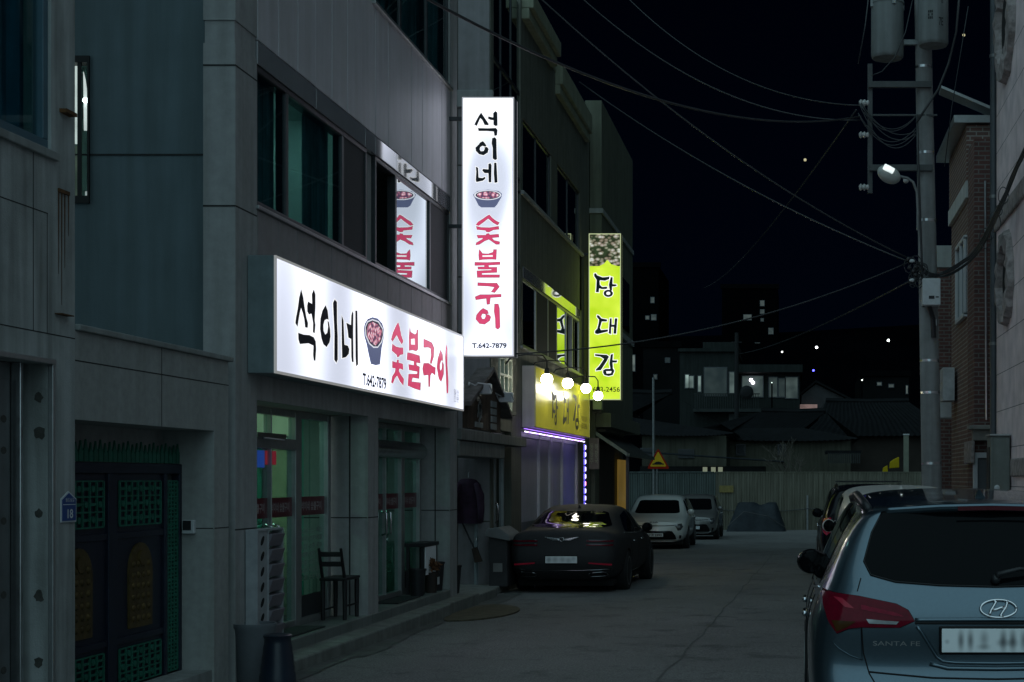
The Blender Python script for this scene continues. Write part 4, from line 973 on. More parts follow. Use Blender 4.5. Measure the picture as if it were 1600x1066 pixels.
# strip of coloured LEDs
ls = thing('led_strip', (-4.85, 31, 1.2), 'purple and white LED light strip under the yellow sign and down the door side', 'light strip')
e1 = emat('led_violet', (.42,.2,1.0), 3.0); e2 = emat('led_white', (.8,.7,1.0), 4.5); e3 = emat('led_red',(1,.25,.45),5.0)
part('rail', MB().box(-4.99,-4.91,26.6,34.2,2.585,2.61), alu, ls)
y = 26.7; i = 0
while y < 34.1:
    if i % 5 == 2: part('diode', MB().box(-4.94,-4.92,y,y+.15,2.563,2.585), e1, ls)
    else: part('diode', MB().box(-4.94,-4.92,y,y+.09,2.567,2.581), e2, ls)
    y += .18; i += 1
part('light_tube', MB().box(-4.935,-4.91,26.6,34.1,2.622,2.627), e1, ls)
part('rail', MB().box(-4.945,-4.93,34.10,34.16,-.3,2.58), alu, ls)
eb = emat('led_blue',(.12,.1,1.0),2.5)
for i in range(15):
    z = 2.46-i*.168; part('diode', MB().box(-4.93,-4.89,34.115,34.145,z-.06,z+.03), e3 if i == 5 else e2, ls); part('diode_back', MB().box(-4.928,-4.90,34.08,34.11,z-.085,z+.05), eb, ls)
# ------------------------------------------------------------------ upright yellow-green sign
YG = 35.0
x0, x1 = (920-CU)/F*YG, (970-CU)/F*YG; z0, z1 = H+(CV-625)/F*YG, H+(CV-365)/F*YG; zm = H+(CV-416)/F*YG
def limeface():
    m = bpy.data.materials.new('lime_face'); m.use_nodes = True; n, l = nt(m); b = n['Principled BSDF']
    tc = n.new('ShaderNodeTexCoord'); no = n.new('ShaderNodeTexNoise'); no.inputs['Scale'].default_value = 1.3; no.inputs['Detail'].default_value = 2
    l.new(tc.outputs['Object'], no.inputs['Vector'])
    r = n.new('ShaderNodeValToRGB'); e = r.color_ramp.elements; e[0].position = .36; e[1].position = .66
    e[0].color = (.33,.50,.003,1); e[1].color = (.54,.68,.05,1); l.new(no.outputs['Fac'], r.inputs['Fac'])
    l.new(r.outputs['Color'], b.inputs['Emission Color']); l.new(r.outputs['Color'], b.inputs['Base Color']); b.inputs['Emission Strength'].default_value = 1.3
    return m
def photoface():
    m = bpy.data.materials.new('food_picture'); m.use_nodes = True; n, l = nt(m); b = n['Principled BSDF']
    tc = n.new('ShaderNodeTexCoord'); vo = n.new('ShaderNodeTexVoronoi'); vo.inputs['Scale'].default_value = 9
    mp = n.new('ShaderNodeMapping'); mp.inputs['Scale'].default_value = (1,1,1.5); l.new(tc.outputs['Object'], mp.inputs['Vector']); l.new(mp.outputs[0], vo.inputs['Vector'])
    r = n.new('ShaderNodeValToRGB'); e = r.color_ramp.elements; e[0].position = .15; e[1].position = .62; e[0].color = (.7,.7,.74,1); e[1].color = (.03,.05,.02,1)
    q = r.color_ramp.elements.new(.42); q.color = (.34,.34,.26,1); l.new(vo.outputs['Distance'], r.inputs['Fac'])
    mx = n.new('ShaderNodeMixRGB'); mx.blend_type = 'MULTIPLY'; mx.inputs[0].default_value = .7
    no = n.new('ShaderNodeTexNoise'); no.inputs['Scale'].default_value = 7; l.new(tc.outputs['Object'], no.inputs['Vector'])
    r3 = n.new('ShaderNodeValToRGB'); r3.color_ramp.elements[0].color = (.55,.35,.25,1); r3.color_ramp.elements[1].color = (1,1.0,.85,1); r3.color_ramp.elements[0].position = .4; r3.color_ramp.elements[1].position = .6
    l.new(no.outputs['Fac'], r3.inputs['Fac']); l.new(r.outputs['Color'], mx.inputs[1]); l.new(r3.outputs['Color'], mx.inputs[2])
    l.new(mx.outputs[0], b.inputs['Emission Color']); l.new(mx.outputs[0], b.inputs['Base Color']); b.inputs['Emission Strength'].default_value = .8
    return m
lime = limeface(); food = photoface()
s = thing('upright_yellow_sign', ((x0+x1)/2, YG+.12, z0), 'tall yellow-green illuminated projecting sign with dark green lettering', 'sign')
part('housing', MB().box(x0, x1, YG+.012, YG+.238, z0, z1), mat('sign_side_olive',(.12,.14,.05),.5,var=.15), s)
for yy, q in ((YG,1),(YG+.25,-1)):
    part('lit_face', MB().box(x0+.02, x1-.02, min(yy+.002*q,yy+.01*q), max(yy+.002*q,yy+.01*q), z0+.02, zm), lime, s)
    part('picture_panel', MB().box(x0+.02, x1-.02, min(yy+.002*q,yy+.01*q), max(yy+.002*q,yy+.01*q), zm+.001, z1-.02), food, s)
tr = MB()
for a, b, c, d in ((x0,x1,z1-.019,z1),(x0,x1,z0,z0+.019),(x0,x0+.019,z0+.019,z1-.019),(x1-.019,x1,z0+.019,z1-.019)): tr.box(a,b,YG-.006,YG+.011,c,d); tr.box(a,b,YG+.239,YG+.256,c,d)
part('edge_trim', tr, emat('trim_lime',(.8,.9,.5),.5,base=(.6,.6,.3)), s)
for yy, q in ((YG,1),(YG+.25,-1)):
    for i, j in ((0,3),(3,5),(5,8)):
        hal, lt = MB(), MB()
        for g in G_LET[i:j]:
            hal.flat([grow(g[0], 1.1)], lambda a,b: (lambda p: Vector((p.x, yy, p.z)))(P(a,b,YG)))
            lt.flat(g, lambda a,b: (lambda p: Vector((p.x, yy-.002*q, p.z)))(P(a,b,YG)))
        o = part('letter', lt, mat('letter_green',(.006,.035,.035),.5,var=.2), s); part('letter_halo', hal, halo, o)
t = MB(); pa = P(926.5,612.5,YG); pb = P(968.5,604.5,YG); put_text(t, '653-2456', lambda a,q: Vector((pa.x+a*(pb.x-pa.x), YG-.002, pa.z+q*(pb.z-pa.z))), .01)
part('phone_number', t, mat('letter_maroon',(.10,.03,.005),.6), s)
part('picture_arch', MB().flat([[(P(a,b,YG).x,P(a,b,YG).z) for a,b in [(934,417),(944,412),(949,406),(955,413),(969,417),(969,420),(934,420)]]], lambda a,b: Vector((a,YG-.001,b))), lime, s)
for z in (z0+.4,z1-.5): part('bracket', MB().box(XC-.1,x0+.01,YG+.09,YG+.14,z,z+.05), alu_dark, s)
# ------------------------------------------------------------------ third building
cbd = thing('corner_building', (-7, 40, -.3), 'dim pale building beyond the upright yellow sign with a dark lean-to awning', 'building')
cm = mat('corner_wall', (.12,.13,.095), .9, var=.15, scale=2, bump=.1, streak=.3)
XD = -4.84
mb = MB(); mb.box(-10, -5.12, 36.5, 43.4, -.5, 10.6); mb.box(-5.25, XD, 36.5, 43.4, 3.35, 11.1); mb.box(-5.3,-5.0,36.5,37.2,-.5,3.35); mb.box(-5.45, -5.1, 36.25, 36.5, -.5, 7.4)
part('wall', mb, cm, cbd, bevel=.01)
mb = MB(); mb.box(-5.3, XD+.22, 36.6, 43.4, 3.0, 3.35); mb.box(-5.3,XD+.05,37.0,41,2.9,3.0); part('overhang', mb, cm, cbd, bevel=.01)
mb = MB(); mb.box(-4.95,XD+.02,36.9,38.9,5.9,7.3); w_ = part('window', mb, alu_dark, cbd)
mb = MB(); mb.box(XD+.021,XD+.026,37.0,37.85,6.0,7.2); mb.box(XD+.021,XD+.026,37.95,38.8,6.0,7.2); part('pane', mb, win_dark, w_)
mb = MB(); mb.box(XD-.05,XD+.02,40.2,42.4,5.9,7.3); part('window', mb, win_dark, cbd)
part('sill_band', MB().box(-5.3,XD+.05,36.46,43.4,5.6,5.75).box(-5.3,XD+.04,36.46,43.4,8.3,8.42), concrete2, cbd)
part('vent_box', MB().box(-5.02,-4.8,36.2,36.46,3.42,4.3), mat('vent_pale',(.4,.45,.33),.6,var=.1), cbd, bevel=.01)
aw = thing('awning', (-4.8, 39, 2.3), 'dark sloping lean-to awning with a pale edge under the third building', 'awning')
part('roof_sheet', MB().prism([(-5.2,3.0),(-4.25,2.35),(-4.25,2.30),(-5.2,2.92)], lambda a,b,d: Vector((a,36.7+d,b)), 0, 6.4), mat('awning_dark',(.05,.055,.055),.6,var=.3,streak=.3), aw)
part('edge_strip', MB().prism([(-5.2,3.03),(-4.22,2.37),(-4.22,2.28),(-5.2,2.93)], lambda a,b,d: Vector((a,36.62+d,b)), 0, .07), mat('awning_edge',(.20,.23,.21),.6), aw)
part('front_gutter', MB().box(-4.27,-4.17,36.7,43.2,2.27,2.36), mat('awning_edge2',(.10,.12,.11),.6), aw)
ps = MB()
for y in (37.2,): ps.box(-4.32,-4.24,y,y+.08,-.4,2.32)
part('post', ps, alu_dark, aw)
mb = MB(); mb.box(-5.11,-5.0,37.3,40.4,-.4,2.6); part('shutter', mb, mat('brown_shutter',(.05,.035,.025),.7,var=.3,streak=.3), cbd)
mb = MB(); mb.box(-4.99,-4.95,40.9,42.7,-.4,2.25); part('lit_screen', mb, emat('amber_screen',(.62,.38,.07),.17,var=.3,scale=1,base=(.4,.25,.05)), cbd)
mb = MB(); mb.box(-5.0,-4.92,42.74,42.82,-.4,2.25); part('door_frame', mb, alu, cbd)
bs = thing('notice_board', (-4.98, 36.0, 2.2), 'weathered pinkish signboard with vertical lettering beside the light strip', 'sign')
part('board', MB().box(-5.34,-4.86,36.16,36.22,1.95,2.72), mat('board_pinkgrey',(.22,.17,.155),.7,var=.15), bs, bevel=.005)
t = MB()
for i, ch_ in enumerate(['막\n걸\n리','파\n전\n집','동\n동\n주','해\n장\n국']): put_text(t, ch_, lambda a,q,i=i: Vector((-5.31+i*.115+a*.085, 36.157, 2.08+q*.5)), .02)
part('lettering', t, mat('letter_cream',(.36,.36,.27),.7), bs)
# ------------------------------------------------------------------ right side: stone faced building
XR = 3.25
sb = thing('stone_building', (5, 20, -.2), 'building faced in pinkish stone slabs with round rough stone ornaments', 'building')
slab_m = brickmat('pink_stone_slabs', (.92,.76,.77), (.88,.73,.74), (.16,.13,.13), 30, .6, .006, rough=.7, bump=.3, scale_noise=3)
rough_st = mat('rough_stone', (.30,.26,.25), .95, var=.45, scale=9, bump=1.0, bscale=14)
mb = MB(); mb.box(XR, 10, 6, 23.95, .04, 11.5); part('wall', mb, slab_m, sb)
mb = MB(); mb.box(XR-.05, XR, 6, 23.93, 5.72, 6.0); mb.box(XR-.05,XR,6,22.1,1.75,2.02); part('stone_belt', mb, rough_st, sb, bevel=.03)
def ring(y, z, r):
    mb = MB(); n_ = 44; vs = []; fs = []; random.seed(int(y*z*10))
    for k in range(n_):
        th = 2*math.pi*k/n_; ro = r*(1+random.uniform(-.05,.05)); ri = r*.62*(1+random.uniform(-.06,.06)); c, s_ = math.cos(th), math.sin(th)
        vs += [(XR-.002,y+ro*c,z+ro*s_),(XR-.08-random.uniform(0,.04),y+ro*.95*c,z+ro*.95*s_),(XR-.09-random.uniform(0,.04),y+ri*1.1*c,z+ri*1.1*s_),(XR-.002,y+ri*c,z+ri*s_)]
    for k in range(n_):
        a = k*4; b = ((k+1)%n_)*4
        for j in range(3): fs.append((a+j,a+j+1,b+j+1,b+j))
    mb.add(vs, fs); o = part('stone_ring', mb, rough_st, sb)
    part('ring_opening', MB().prism(ell(y,z,r*.62,r*.62,32), lambda a,b,d: Vector((XR-d,a,b)), .004, .012), dark, o)
ring(22.72, 4.80, .74); ring(22.72, 8.75, .9)
dp = thing('down_pipe', (3.2, 24.08, -.2), 'thick dark vertical down pipe at the corner of the pink stone building', 'pipe')
part('pipe', MB().cyl((3.22,24.06,1.0),(3.22,24.06,11.5),.062,n=14), mat('pipe_dark',(.07,.08,.09),.5,var=.2), dp, smooth=60)
cl = MB()
for z in (2.2,3.9,6.3,8.6): cl.cyl((3.22,24.06,z),(3.22,24.06,z+.05),.072,n=14)
part('clamp', cl, paint_gal, dp)
mbx = thing('meter_cabinet', (3.05, 22.5, 0), 'grey-green steel meter cabinet standing in front of the pink stone wall', 'cabinet')
part('cabinet_body', MB().box(2.94,3.23,22.3,22.75,.2,2.37), mat('cabinet_green',(.17,.19,.175),.55,metal=.2,var=.12,scale=5,streak=.2), mbx, bevel=.012)
part('cabinet_door', MB().box(2.985,3.225,22.285,22.299,.25,2.33), mat('cabinet_green2',(.19,.21,.195),.5,metal=.2,var=.12,scale=5,streak=.2), mbx, bevel=.006)
part('cabinet_lid', MB().box(2.92,3.235,22.26,22.8,2.372,2.395), alu, mbx); part('handle', MB().sphere((3.03,22.275,1.58),.045,12,8,sy=.5), white_pl, mbx, smooth=180)
part('meter', MB().box(2.925,2.939,22.4,22.7,1.5,2.2), black_pl, mbx, bevel=.004)
# ------------------------------------------------------------------ brick building
bb = thing('brick_building', (6, 29, -.3), 'red-brown brick house with a white band behind the utility pole', 'building')
brick = brickmat('red_brick', (.20,.105,.085), (.15,.085,.072), (.33,.30,.27), .24, .085, .012)
brick2 = brickmat('dark_brick', (.17,.07,.06), (.12,.055,.05), (.20,.18,.165), .24, .085, .012)
Yb0, Yb1 = 28.2, 31.4
mb = MB(); mb.box(XR, 9, Yb0, Yb1, 7.42, 8.5); mb.box(XR+.05, 9, Yb0+.05, Yb1, -.5, 7.1); part('wall', mb, brick, bb)
part('white_band', MB().box(XR-.02, 9, Yb0-.02, Yb1+.02, 7.1, 7.42), mat('white_render',(.55,.56,.55),.8,var=.12,streak=.2), bb, bevel=.008)
part('roof_edge', MB().box(XR-.25, 9, Yb0-.1, Yb1+.3, 8.52, 8.66).prism([(XR-.5,9.15),(XR+.55,8.7),(XR+.55,8.76),(XR-.5,9.2)], lambda a,b,d: Vector((a,Yb0-.2+d,b)), 0, .5), alu, bb)
mb = MB()
for y0,y1,z0,z1 in ((28.5,28.58,4.9,6.4),(30.0,30.08,4.9,6.4),(29.2,29.26,4.9,6.4),(28.5,30.08,4.86,4.94),(28.5,30.08,6.36,6.44)): mb.box(XR-.02,XR+.1,y0,y1,z0,z1)
w_ = part('window', mb, mat('pvc_white',(.55,.56,.58),.5,var=.06), bb, bevel=.006); part('pane', MB().box(XR+.03,XR+.04,28.5,30.05,4.9,6.4), win_dark, w_)
mb = MB(); mb.box(XR+.03,3.9,27.2,28.24,-.4,8.0); part('recess_wall', mb, brick2, bb)
part('stone_lintel', MB().box(XR-.02,4.0,27.0,27.19,2.42,2.62).box(XR-.1,4.0,26.9,27.3,2.62,2.70), mat('lintel_stone',(.3,.29,.27),.85,var=.2,streak=.2), bb, bevel=.012)
part('stone_lintel', MB().box(XR-.05,XR+.02,27.02,28.2,2.0,2.42), rough_st, bb, bevel=.02)
df = MB(); df.box(XR+.0,XR+.08,27.1,27.19,-.3,2.2); df.box(XR+.08,3.9,27.1,27.19,2.1,2.2)
dfo = part('door_frame', df, mat('pvc_white',(.55,.56,.58),.5), bb, bevel=.006); part('door', MB().box(XR+.08,3.9,27.15,27.18,-.3,2.1), mat('door_grey',(.10,.11,.12),.5,var=.15), dfo)
cp_ = MB().tube([(XR+.22,27.1,7.2),(XR+.23,27.08,5),(XR+.24,27.08,2.8)],.022,8); part('conduit', cp_, steel, bb)
bb2 = thing('brick_annex', (6, 35, -.3), 'dark red brick wall seen just right of the utility pole', 'building')
mb = MB(); mb.box(3.22, 9, 34.0, 38, -.6, 6.6); part('wall', mb, brick2, bb2); part('white_band', MB().box(3.2,9,33.97,38,6.6,7.1), mat('white_render2',(.4,.41,.4),.8,var=.12,streak=.2), bb2)
ac = thing('air_conditioner', (3.22, 31.6, 3.0), 'white air conditioner box fixed to the brick wall beside the pole', 'air conditioner')
part('case', MB().box(3.04,3.40,31.45,31.75,3.02,3.64), white_pl, ac, bevel=.01); part('case_side', MB().box(3.0,3.24,30.2,30.9,3.32,4.0), mat('case_white2',(.5,.51,.52),.5), ac, bevel=.01)
# ------------------------------------------------------------------ utility pole
PY = 24.0
def poleX(z): return 2.235-.019*(z+.15)
up = thing('utility_pole', (2.235, PY, -.2), 'tall concrete utility pole carrying transformers and tangled cables on the right', 'utility pole')
polem = mat('pole_concrete', (.26,.265,.265), .9, var=.15, scale=4, bump=.2, bscale=60, streak=.3)
part('pole', MB().tube([(poleX(z),PY,z) for z in (-.2,3,6,9,11.5)],[.172,.16,.148,.136,.126],22), polem, up, smooth=60)
for z in (3.1,3.62,1.95,5.9,7.0,8.4): bn_ = MB(); bn_.cyl((poleX(z),PY,z),(poleX(z),PY,z+.04),.165-.0035*z+.006,n=22); part('steel_band', bn_, steel, up)
part('number_tag', MB().box(poleX(3)+.02,poleX(3)+.09,PY-.168,PY-.155,4.2,4.3), white_pl, up)
mb = MB(); mb.box(poleX(4.6)-.13,poleX(4.6)+.16,PY-.42,PY-.19,4.50,4.93); cb2 = part('control_box', mb, white_pl, up, bevel=.015)
part('label', MB().box(poleX(4.6)-.03,poleX(4.6)+.06,PY-.424,PY-.4205,4.6,4.65).box(poleX(4.6)+.08,poleX(4.6)+.13,PY-.424,PY-.4205,4.62,4.64), black_pl, cb2)
part('box_conduit', MB().tube([(poleX(4)-.02,PY-.24,4.5),(poleX(4)+.05,PY-.2,4.3),(poleX(4)+.06,PY-.18,4.0)],.04,8), black_pl, up)
# steel arms on the street side with insulators
am = MB(); am.box(poleX(7)-.92,poleX(7)+.1,PY-.20,PY-.13,6.70,6.80); am.box(poleX(8)-.92,poleX(8)+.1,PY-.2,PY-.13,8.05,8.15); am.box(poleX(7)-.95,poleX(7)-.87,PY-.13,PY-.06,6.35,8.45); am.box(poleX(8)-.85,poleX(8)+.2,PY-.14,PY-.10,7.6,7.63)
part('cross_arm', am, mat('arm_steel',(.075,.08,.08),.6,metal=.2,var=.2), up, bevel=.005)
for z in (7.82, 7.30, 6.45):
    part('insulator', MB().lathe([(.03,-.09),(.06,-.06),(.035,-.03),(.06,0),(.035,.03),(.05,.06),(.02,.09)], (poleX(7)-1.0,PY-.1,z), axis='X', n=14), mat('porcelain',(.5,.5,.48),.25,var=.1), up, smooth=60)
part('insulator', MB().sphere((poleX(7)-.33,PY-.16,6.55),.05,10,8), mat('porcelain',(.5,.5,.48),.25), up, smooth=60)
# street lamp on the pole
lp = thing('street_lamp', P(1400,276,PY-.6), 'street lamp head on a curved arm from the utility pole', 'street lamp')
q = lambda u, v, d=0: P(u, v, PY-.45+d)
part('arm', MB().tube([q(1434,330),q(1432.5,300),q(1427,285),q(1418,278.5),q(1406,276)],[.022,.022,.022,.022,.024],10), paint_gal, lp, smooth=60)
hd = MB(); c = q(1389,273)
prof = [(0,.21),(.07,.195),(.125,.10),(.15,0),(.14,-.08),(.10,-.15),(.03,-.19)]
def tilt(p): 
    a = R(-28); x, z = p.x-c.x, p.z-c.z; return Vector((c.x+x*math.cos(a)-z*math.sin(a), p.y, c.z+x*math.sin(a)+z*math.cos(a)))
hd.sphere(c, .16, 20, 12, sx=1.25, sy=.9, sz=.85); hd.v = [tilt(p) for p in hd.v]
part('lamp_head', hd, mat('lamp_shell',(.45,.47,.44),.35,var=.1), lp, smooth=180)
lz = MB(); lz.box(c.x-.13,c.x+.05,c.y-.155,c.y-.12,c.z+.0,c.z+.10); lz.v = [tilt(p) for p in lz.v]
part('lamp_lens', lz, emat('lamp_lens',(.85,.95,.95),1.3,var=.4,scale=9), lp, bevel=.02)
bp2 = MB().tube([q(1434,330),q(1434,360)],.024,8); part('bracket', bp2, paint_gal, lp)
# transformers
def transformer(u0, u1, vt, vb, Y, lab, txt=None):
    c0 = P((u0+u1)/2, vb, Y); top = P((u0+u1)/2, vt, Y); r = (u1-u0)/2/F*Y; h = top.z-c0.z
    t = thing('transformer', c0, lab, 'transformer', 'pole transformers')
    tm = mat('transformer_grey', (.20,.215,.215), .55, metal=.1, var=.1, scale=4, streak=.25)
    part('tank', MB().lathe([(r*.9,0),(r*.98,.03),(r,.05),(r,h-.06),(r*1.04,h-.06),(r*1.04,h-.02),(r*.9,h+.06),(r*.2,h+.12)], c0, n=30), tm, t, smooth=35)
    for k in range(4):
        hg = MB(); a = R(20+k*90); hg.box(c0.x+r*math.cos(a)-.03,c0.x+r*math.cos(a)+.03,c0.y+r*math.sin(a)-.03,c0.y+r*math.sin(a)+.03,c0.z+h-.12,c0.z+h+.0); part('lug', hg, paint_gal, t)
    for dx in (-.12,.12): part('bushing', MB().lathe([(.03,0),(.05,.03),(.03,.06),(.05,.09),(.03,.12),(.02,.2)], c0+Vector((dx,0,h+.08)), n=12), mat('porcelain',(.5,.5,.48),.25), t, smooth=60)
    part('hanger', MB().box(c0.x+r*.6,poleX(c0.z)+.0,PY-.10,PY-.02,c0.z+h*.25,c0.z+h*.25+.08) if u1 < 1430 else MB().box(c0.x-.05,c0.x+.05,Y,PY,c0.z+h*.3,c0.z+h*.3+.08), paint_gal, t)
    if txt:
        mk = MB(); cc = c0; 
        fnc = lambda ang, z: Vector((cc.x+(r+.003)*math.sin(ang), cc.y-(r+.003)*math.cos(ang), z))
        put_text(mk, txt, lambda a,q_: fnc(.28+a*.32, cc.z+.26+q_*.13), .01)
        put_text(mk, '정', lambda a,q_: fnc(.40+a*.2, cc.z+.62+q_*.10), .0)
        for i in range(3):
            for j in range(3):
                if (i*2+j) % 4 != 3: mk.add([fnc(-.42+i*.11,cc.z+.36+j*.05),fnc(-.42+i*.11+.09,cc.z+.36+j*.05),fnc(-.42+i*.11+.09,cc.z+.40+j*.05),fnc(-.42+i*.11,cc.z+.40+j*.05)],[(0,1,2,3)])
        part('marking', mk, mat('paint_black',(.02,.02,.022),.7), t)
transformer(1361,1412,2,92,PY-.1,'grey cylindrical transformer hung left of the pole')
transformer(1434,1482,-30,72,PY-.45,'grey cylindrical transformer marked 7E in front of the pole','7E')
# ------------------------------------------------------------------ cables
def sag(a, b, s, n_=24):
    a, b = Vector(a), Vector(b); return [a.lerp(b, i/n_)-Vector((0,0,s*4*(i/n_)*(1-i/n_))) for i in range(n_+1)]
def cable(pts, r, lab, grp=None):
    solo('cable', MB().tube(pts, r, 6), cable_m, lab, 'cable', grp, smooth=180)
AT = P(1424, 408, PY-.25)
cable(sag(P(600,-40,14), P(1345,182,PY-.1), .55), .016, 'thick cable from the top of the restaurant across the sky to the pole arm')
cable(sag(P(815,-30,22), P(1420,404,PY-.25), .35), .013, 'upper of the two long cables slanting down from the roofs to the cable knot')
cable(sag(P(880,-30,24), P(1345,188,PY-.1), .6), .011, 'thin cable passing high behind the roof corner to the pole arm')
cable(sag(P(905,128,30), P(1422,410,PY-.25), .25), .013, 'lower of the two long cables slanting down to the cable knot')
cable(sag(P(806,553,20.6), AT, .30), .012, 'cable from the foot of the tall white sign across the lime sign to the pole')
cable(sag(P(1155,553,70), P(1425,438,PY-.2), .2), .016, 'cable from the far two storey house up to the pole')
cable(sag(P(1100,450,75), P(1338,172,PY-.1), .5), .016, 'faint cable dropping from the pole arm to the far houses')
cable(sag(P(955,-30,30), P(1345,165,PY-.1), .6), .010, 'faint cable high in the sky toward the top of the pole')
cable([P(1359,-20,PY-.3), P(1352,40,PY-.3), P(1341,100,PY-.2)], .012, 'short cable dropping left of the hanging transformer')
cable([P(1500,-20,PY-.4),P(1494,50,PY-.4),P(1482,100,PY-.4),P(1466,140,PY-.3),P(1446,170,PY-.3),P(1432,192,PY-.25)], .022, 'thick curved cable sweeping from above down to the pole')
cable([P(1513,10,PY+1),P(1500,90,PY+1),P(1487,170,PY+1),P(1476,260,PY+1)], .009, 'thin cable hanging right of the pole')
cable([P(1433,180,PY-.25),P(1435,260,PY-.25),P(1440,400,PY-.25),P(1443,480,PY-.25)], .02, 'dark cable running down the face of the pole')
cable([P(1428,-10,PY-.2),P(1415,50,PY-.35),P(1398,90,PY-.35),P(1378,112,PY-.3),P(1362,118,PY-.25)], .010, 'cable looping in front of the hanging transformer')
random.seed(21)
for i in range(7):
    a = P(1345+random.uniform(-6,6), 165+random.uniform(-6,20), PY-.15); b = P(1432, 190+random.uniform(-10,20), PY-.25)
    cable(sag(a, b, random.uniform(.15,.55), 16), .008, 'thin jumper cable drooping in a loop between the steel arm and the pole', 'jumper cables on the steel arm')
# knot of cables at the pole
kn = MB()
for i in range(16):
    c = P(1432+random.uniform(-10,12), 420+random.uniform(-14,26), PY-.28); r0 = random.uniform(.05,.14); ax = random.uniform(0,3.14)
    kn.tube([c+Vector((r0*math.cos(t)*math.cos(ax), r0*math.cos(t)*math.sin(ax)*.4, r0*math.sin(t)*random.uniform(.9,1.1))) for t in [k*.5 for k in range(14)]], .009, 5)
for i in range(6): kn.sphere(P(1420+random.uniform(-4,14), 408+random.uniform(-6,40), PY-.3), .035, 8, 6)
solo('cable_knot', kn, cable_m, 'tangled knot of cables tied to the pole above the white box', 'cable knot')
for u, v in ((1425,408),(1425,438)): solo('cable_clamp', MB().sphere(P(u,v,PY-.32),.03,10,8,sx=1.5), white_pl, 'white clamp where the %s cable meets the pole' % ('upper' if v < 420 else 'lower'), 'clamp', smooth=180)
for i in range(11):
    o1, o2, o3 = (random.uniform(-1,1) for _ in range(3))
    pts = [P(1432,414+o1*5,PY-.25),P(1452,430+o1*4,PY-.2),P(1475,429+o2*5,PY-.1),P(1502,415+o2*7,23.4),P(1530,387+o3*9,22.6),P(1562,325+o3*10,21.6),P(1580,285+o1*10,21.2),P(1612,215+o2*16,20.3)]
    sm_ = []
    for k in range(len(pts)-1):
        p0 = pts[max(k-1,0)]; p1 = pts[k]; p2 = pts[k+1]; p3 = pts[min(k+2,len(pts)-1)]
        for t in [j/5 for j in range(5)]:
            sm_.append(.5*((2*p1)+(p2-p0)*t+(2*p0-5*p1+4*p2-p3)*t*t+(3*p1-p0-3*p2+p3)*t*t*t))
    cable(sm_+[pts[-1]], random.choice([.008,.010,.014]), 'cable in the loose bundle from the pole up along the pink stone wall', 'bundle of cables to the pink building')
for i in range(5):
    c = P(1540+i*7, 372-i*16+random.uniform(-8,8), 22.3); r0 = random.uniform(.08,.16)
    cable([c+Vector((r0*.6*math.cos(t),.03*math.sin(2*t),r0*math.sin(t))) for t in [k*.45 for k in range(15)]], .007, 'small coil of spare cable hung on the bundle', 'cable coils on the bundle')
# ------------------------------------------------------------------ cars
def carpaint(name, col, metal=.5, rough=.28, coat=.9):
    m = mat(name, col, rough, metal=metal, var=.04, scale=60, coat=coat); return m
car_glass = mat('car_glass', (.003,.004,.005), .03, var=.0, spec=.07)

side_glass = mat('car_side_glass', (.004,.005,.006), .03, var=.0, spec=.6)
gloss_blk = mat('gloss_black', (.006,.006,.007), .10, var=.1, spec=.3)
lamp_red = mat('tail_lamp_red', (.14,.003,.014), .12, var=.2, scale=30, spec=.18)
lamp_red2 = emat('tail_lamp_bright', (.5,.01,.05), .05, base=(.24,.008,.025))
dkchr = mat('dark_chrome', (.22,.22,.23), .12, metal=1, var=.05)
lamp_clear = mat('lamp_clear', (.35,.36,.37), .15, metal=.4, var=.15, scale=30)
head_glass = mat('headlamp', (.08,.085,.09), .06, metal=.3, var=.2, scale=20, coat=1)
groove = mat('panel_gap', (.004,.004,.005), .8)

def car_body(rear, mids, front, crown=.03, bulge=.05, fbulge=.10):
    """closed shell lofted along y; rear / front: rows (w,z,y) bottom to top, mids: lists of such rows"""
    K = len(rear); vs = []; fs = []; T = (.5, 0, -.5)
    def ring(rows):
        o = len(vs); pts = [(w_, y, z) for w_, z, y in rows]
        w_, z, y = rows[-1]; pts += [(w_*t, y, z+crown*(1-t*t)) for t in T]
        pts += [(-w_, y, z) for w_, z, y in reversed(rows)]
        w_, z, y = rows[0]; pts += [(-w_*t, y, z) for t in T]
        vs.extend(Vector(p) for p in pts); return o
    rings = [ring(r) for r in [rear]+mids+[front]]; N = 2*K+6
    for a, b in zip(rings, rings[1:]):
        for i in range(N): j = (i+1) % N; fs.append((a+i, a+j, b+j, b+i))
    def cap(o, rows, sgn, bl):
        grid = []
        for i in range(K):
            w_, z, y = rows[i]; R_ = o+i; L_ = o+2*K+2-i
            if i == K-1: mid = [o+K, o+K+1, o+K+2]
            elif i == 0: mid = [o+2*K+5, o+2*K+4, o+2*K+3]
            else:
                mid = []
                for t in T: vs.append(Vector((w_*t, y-sgn*bl*(1-t*t), z))); mid.append(len(vs)-1)
            grid.append([R_]+mid+[L_])
        for i in range(K-1):
            for j in range(4): fs.append((grid[i][j], grid[i][j+1], grid[i+1][j+1], grid[i+1][j]))
    cap(rings[0], rear, 1, bulge); cap(rings[-1], front, -1, fbulge)
    return vs, fs
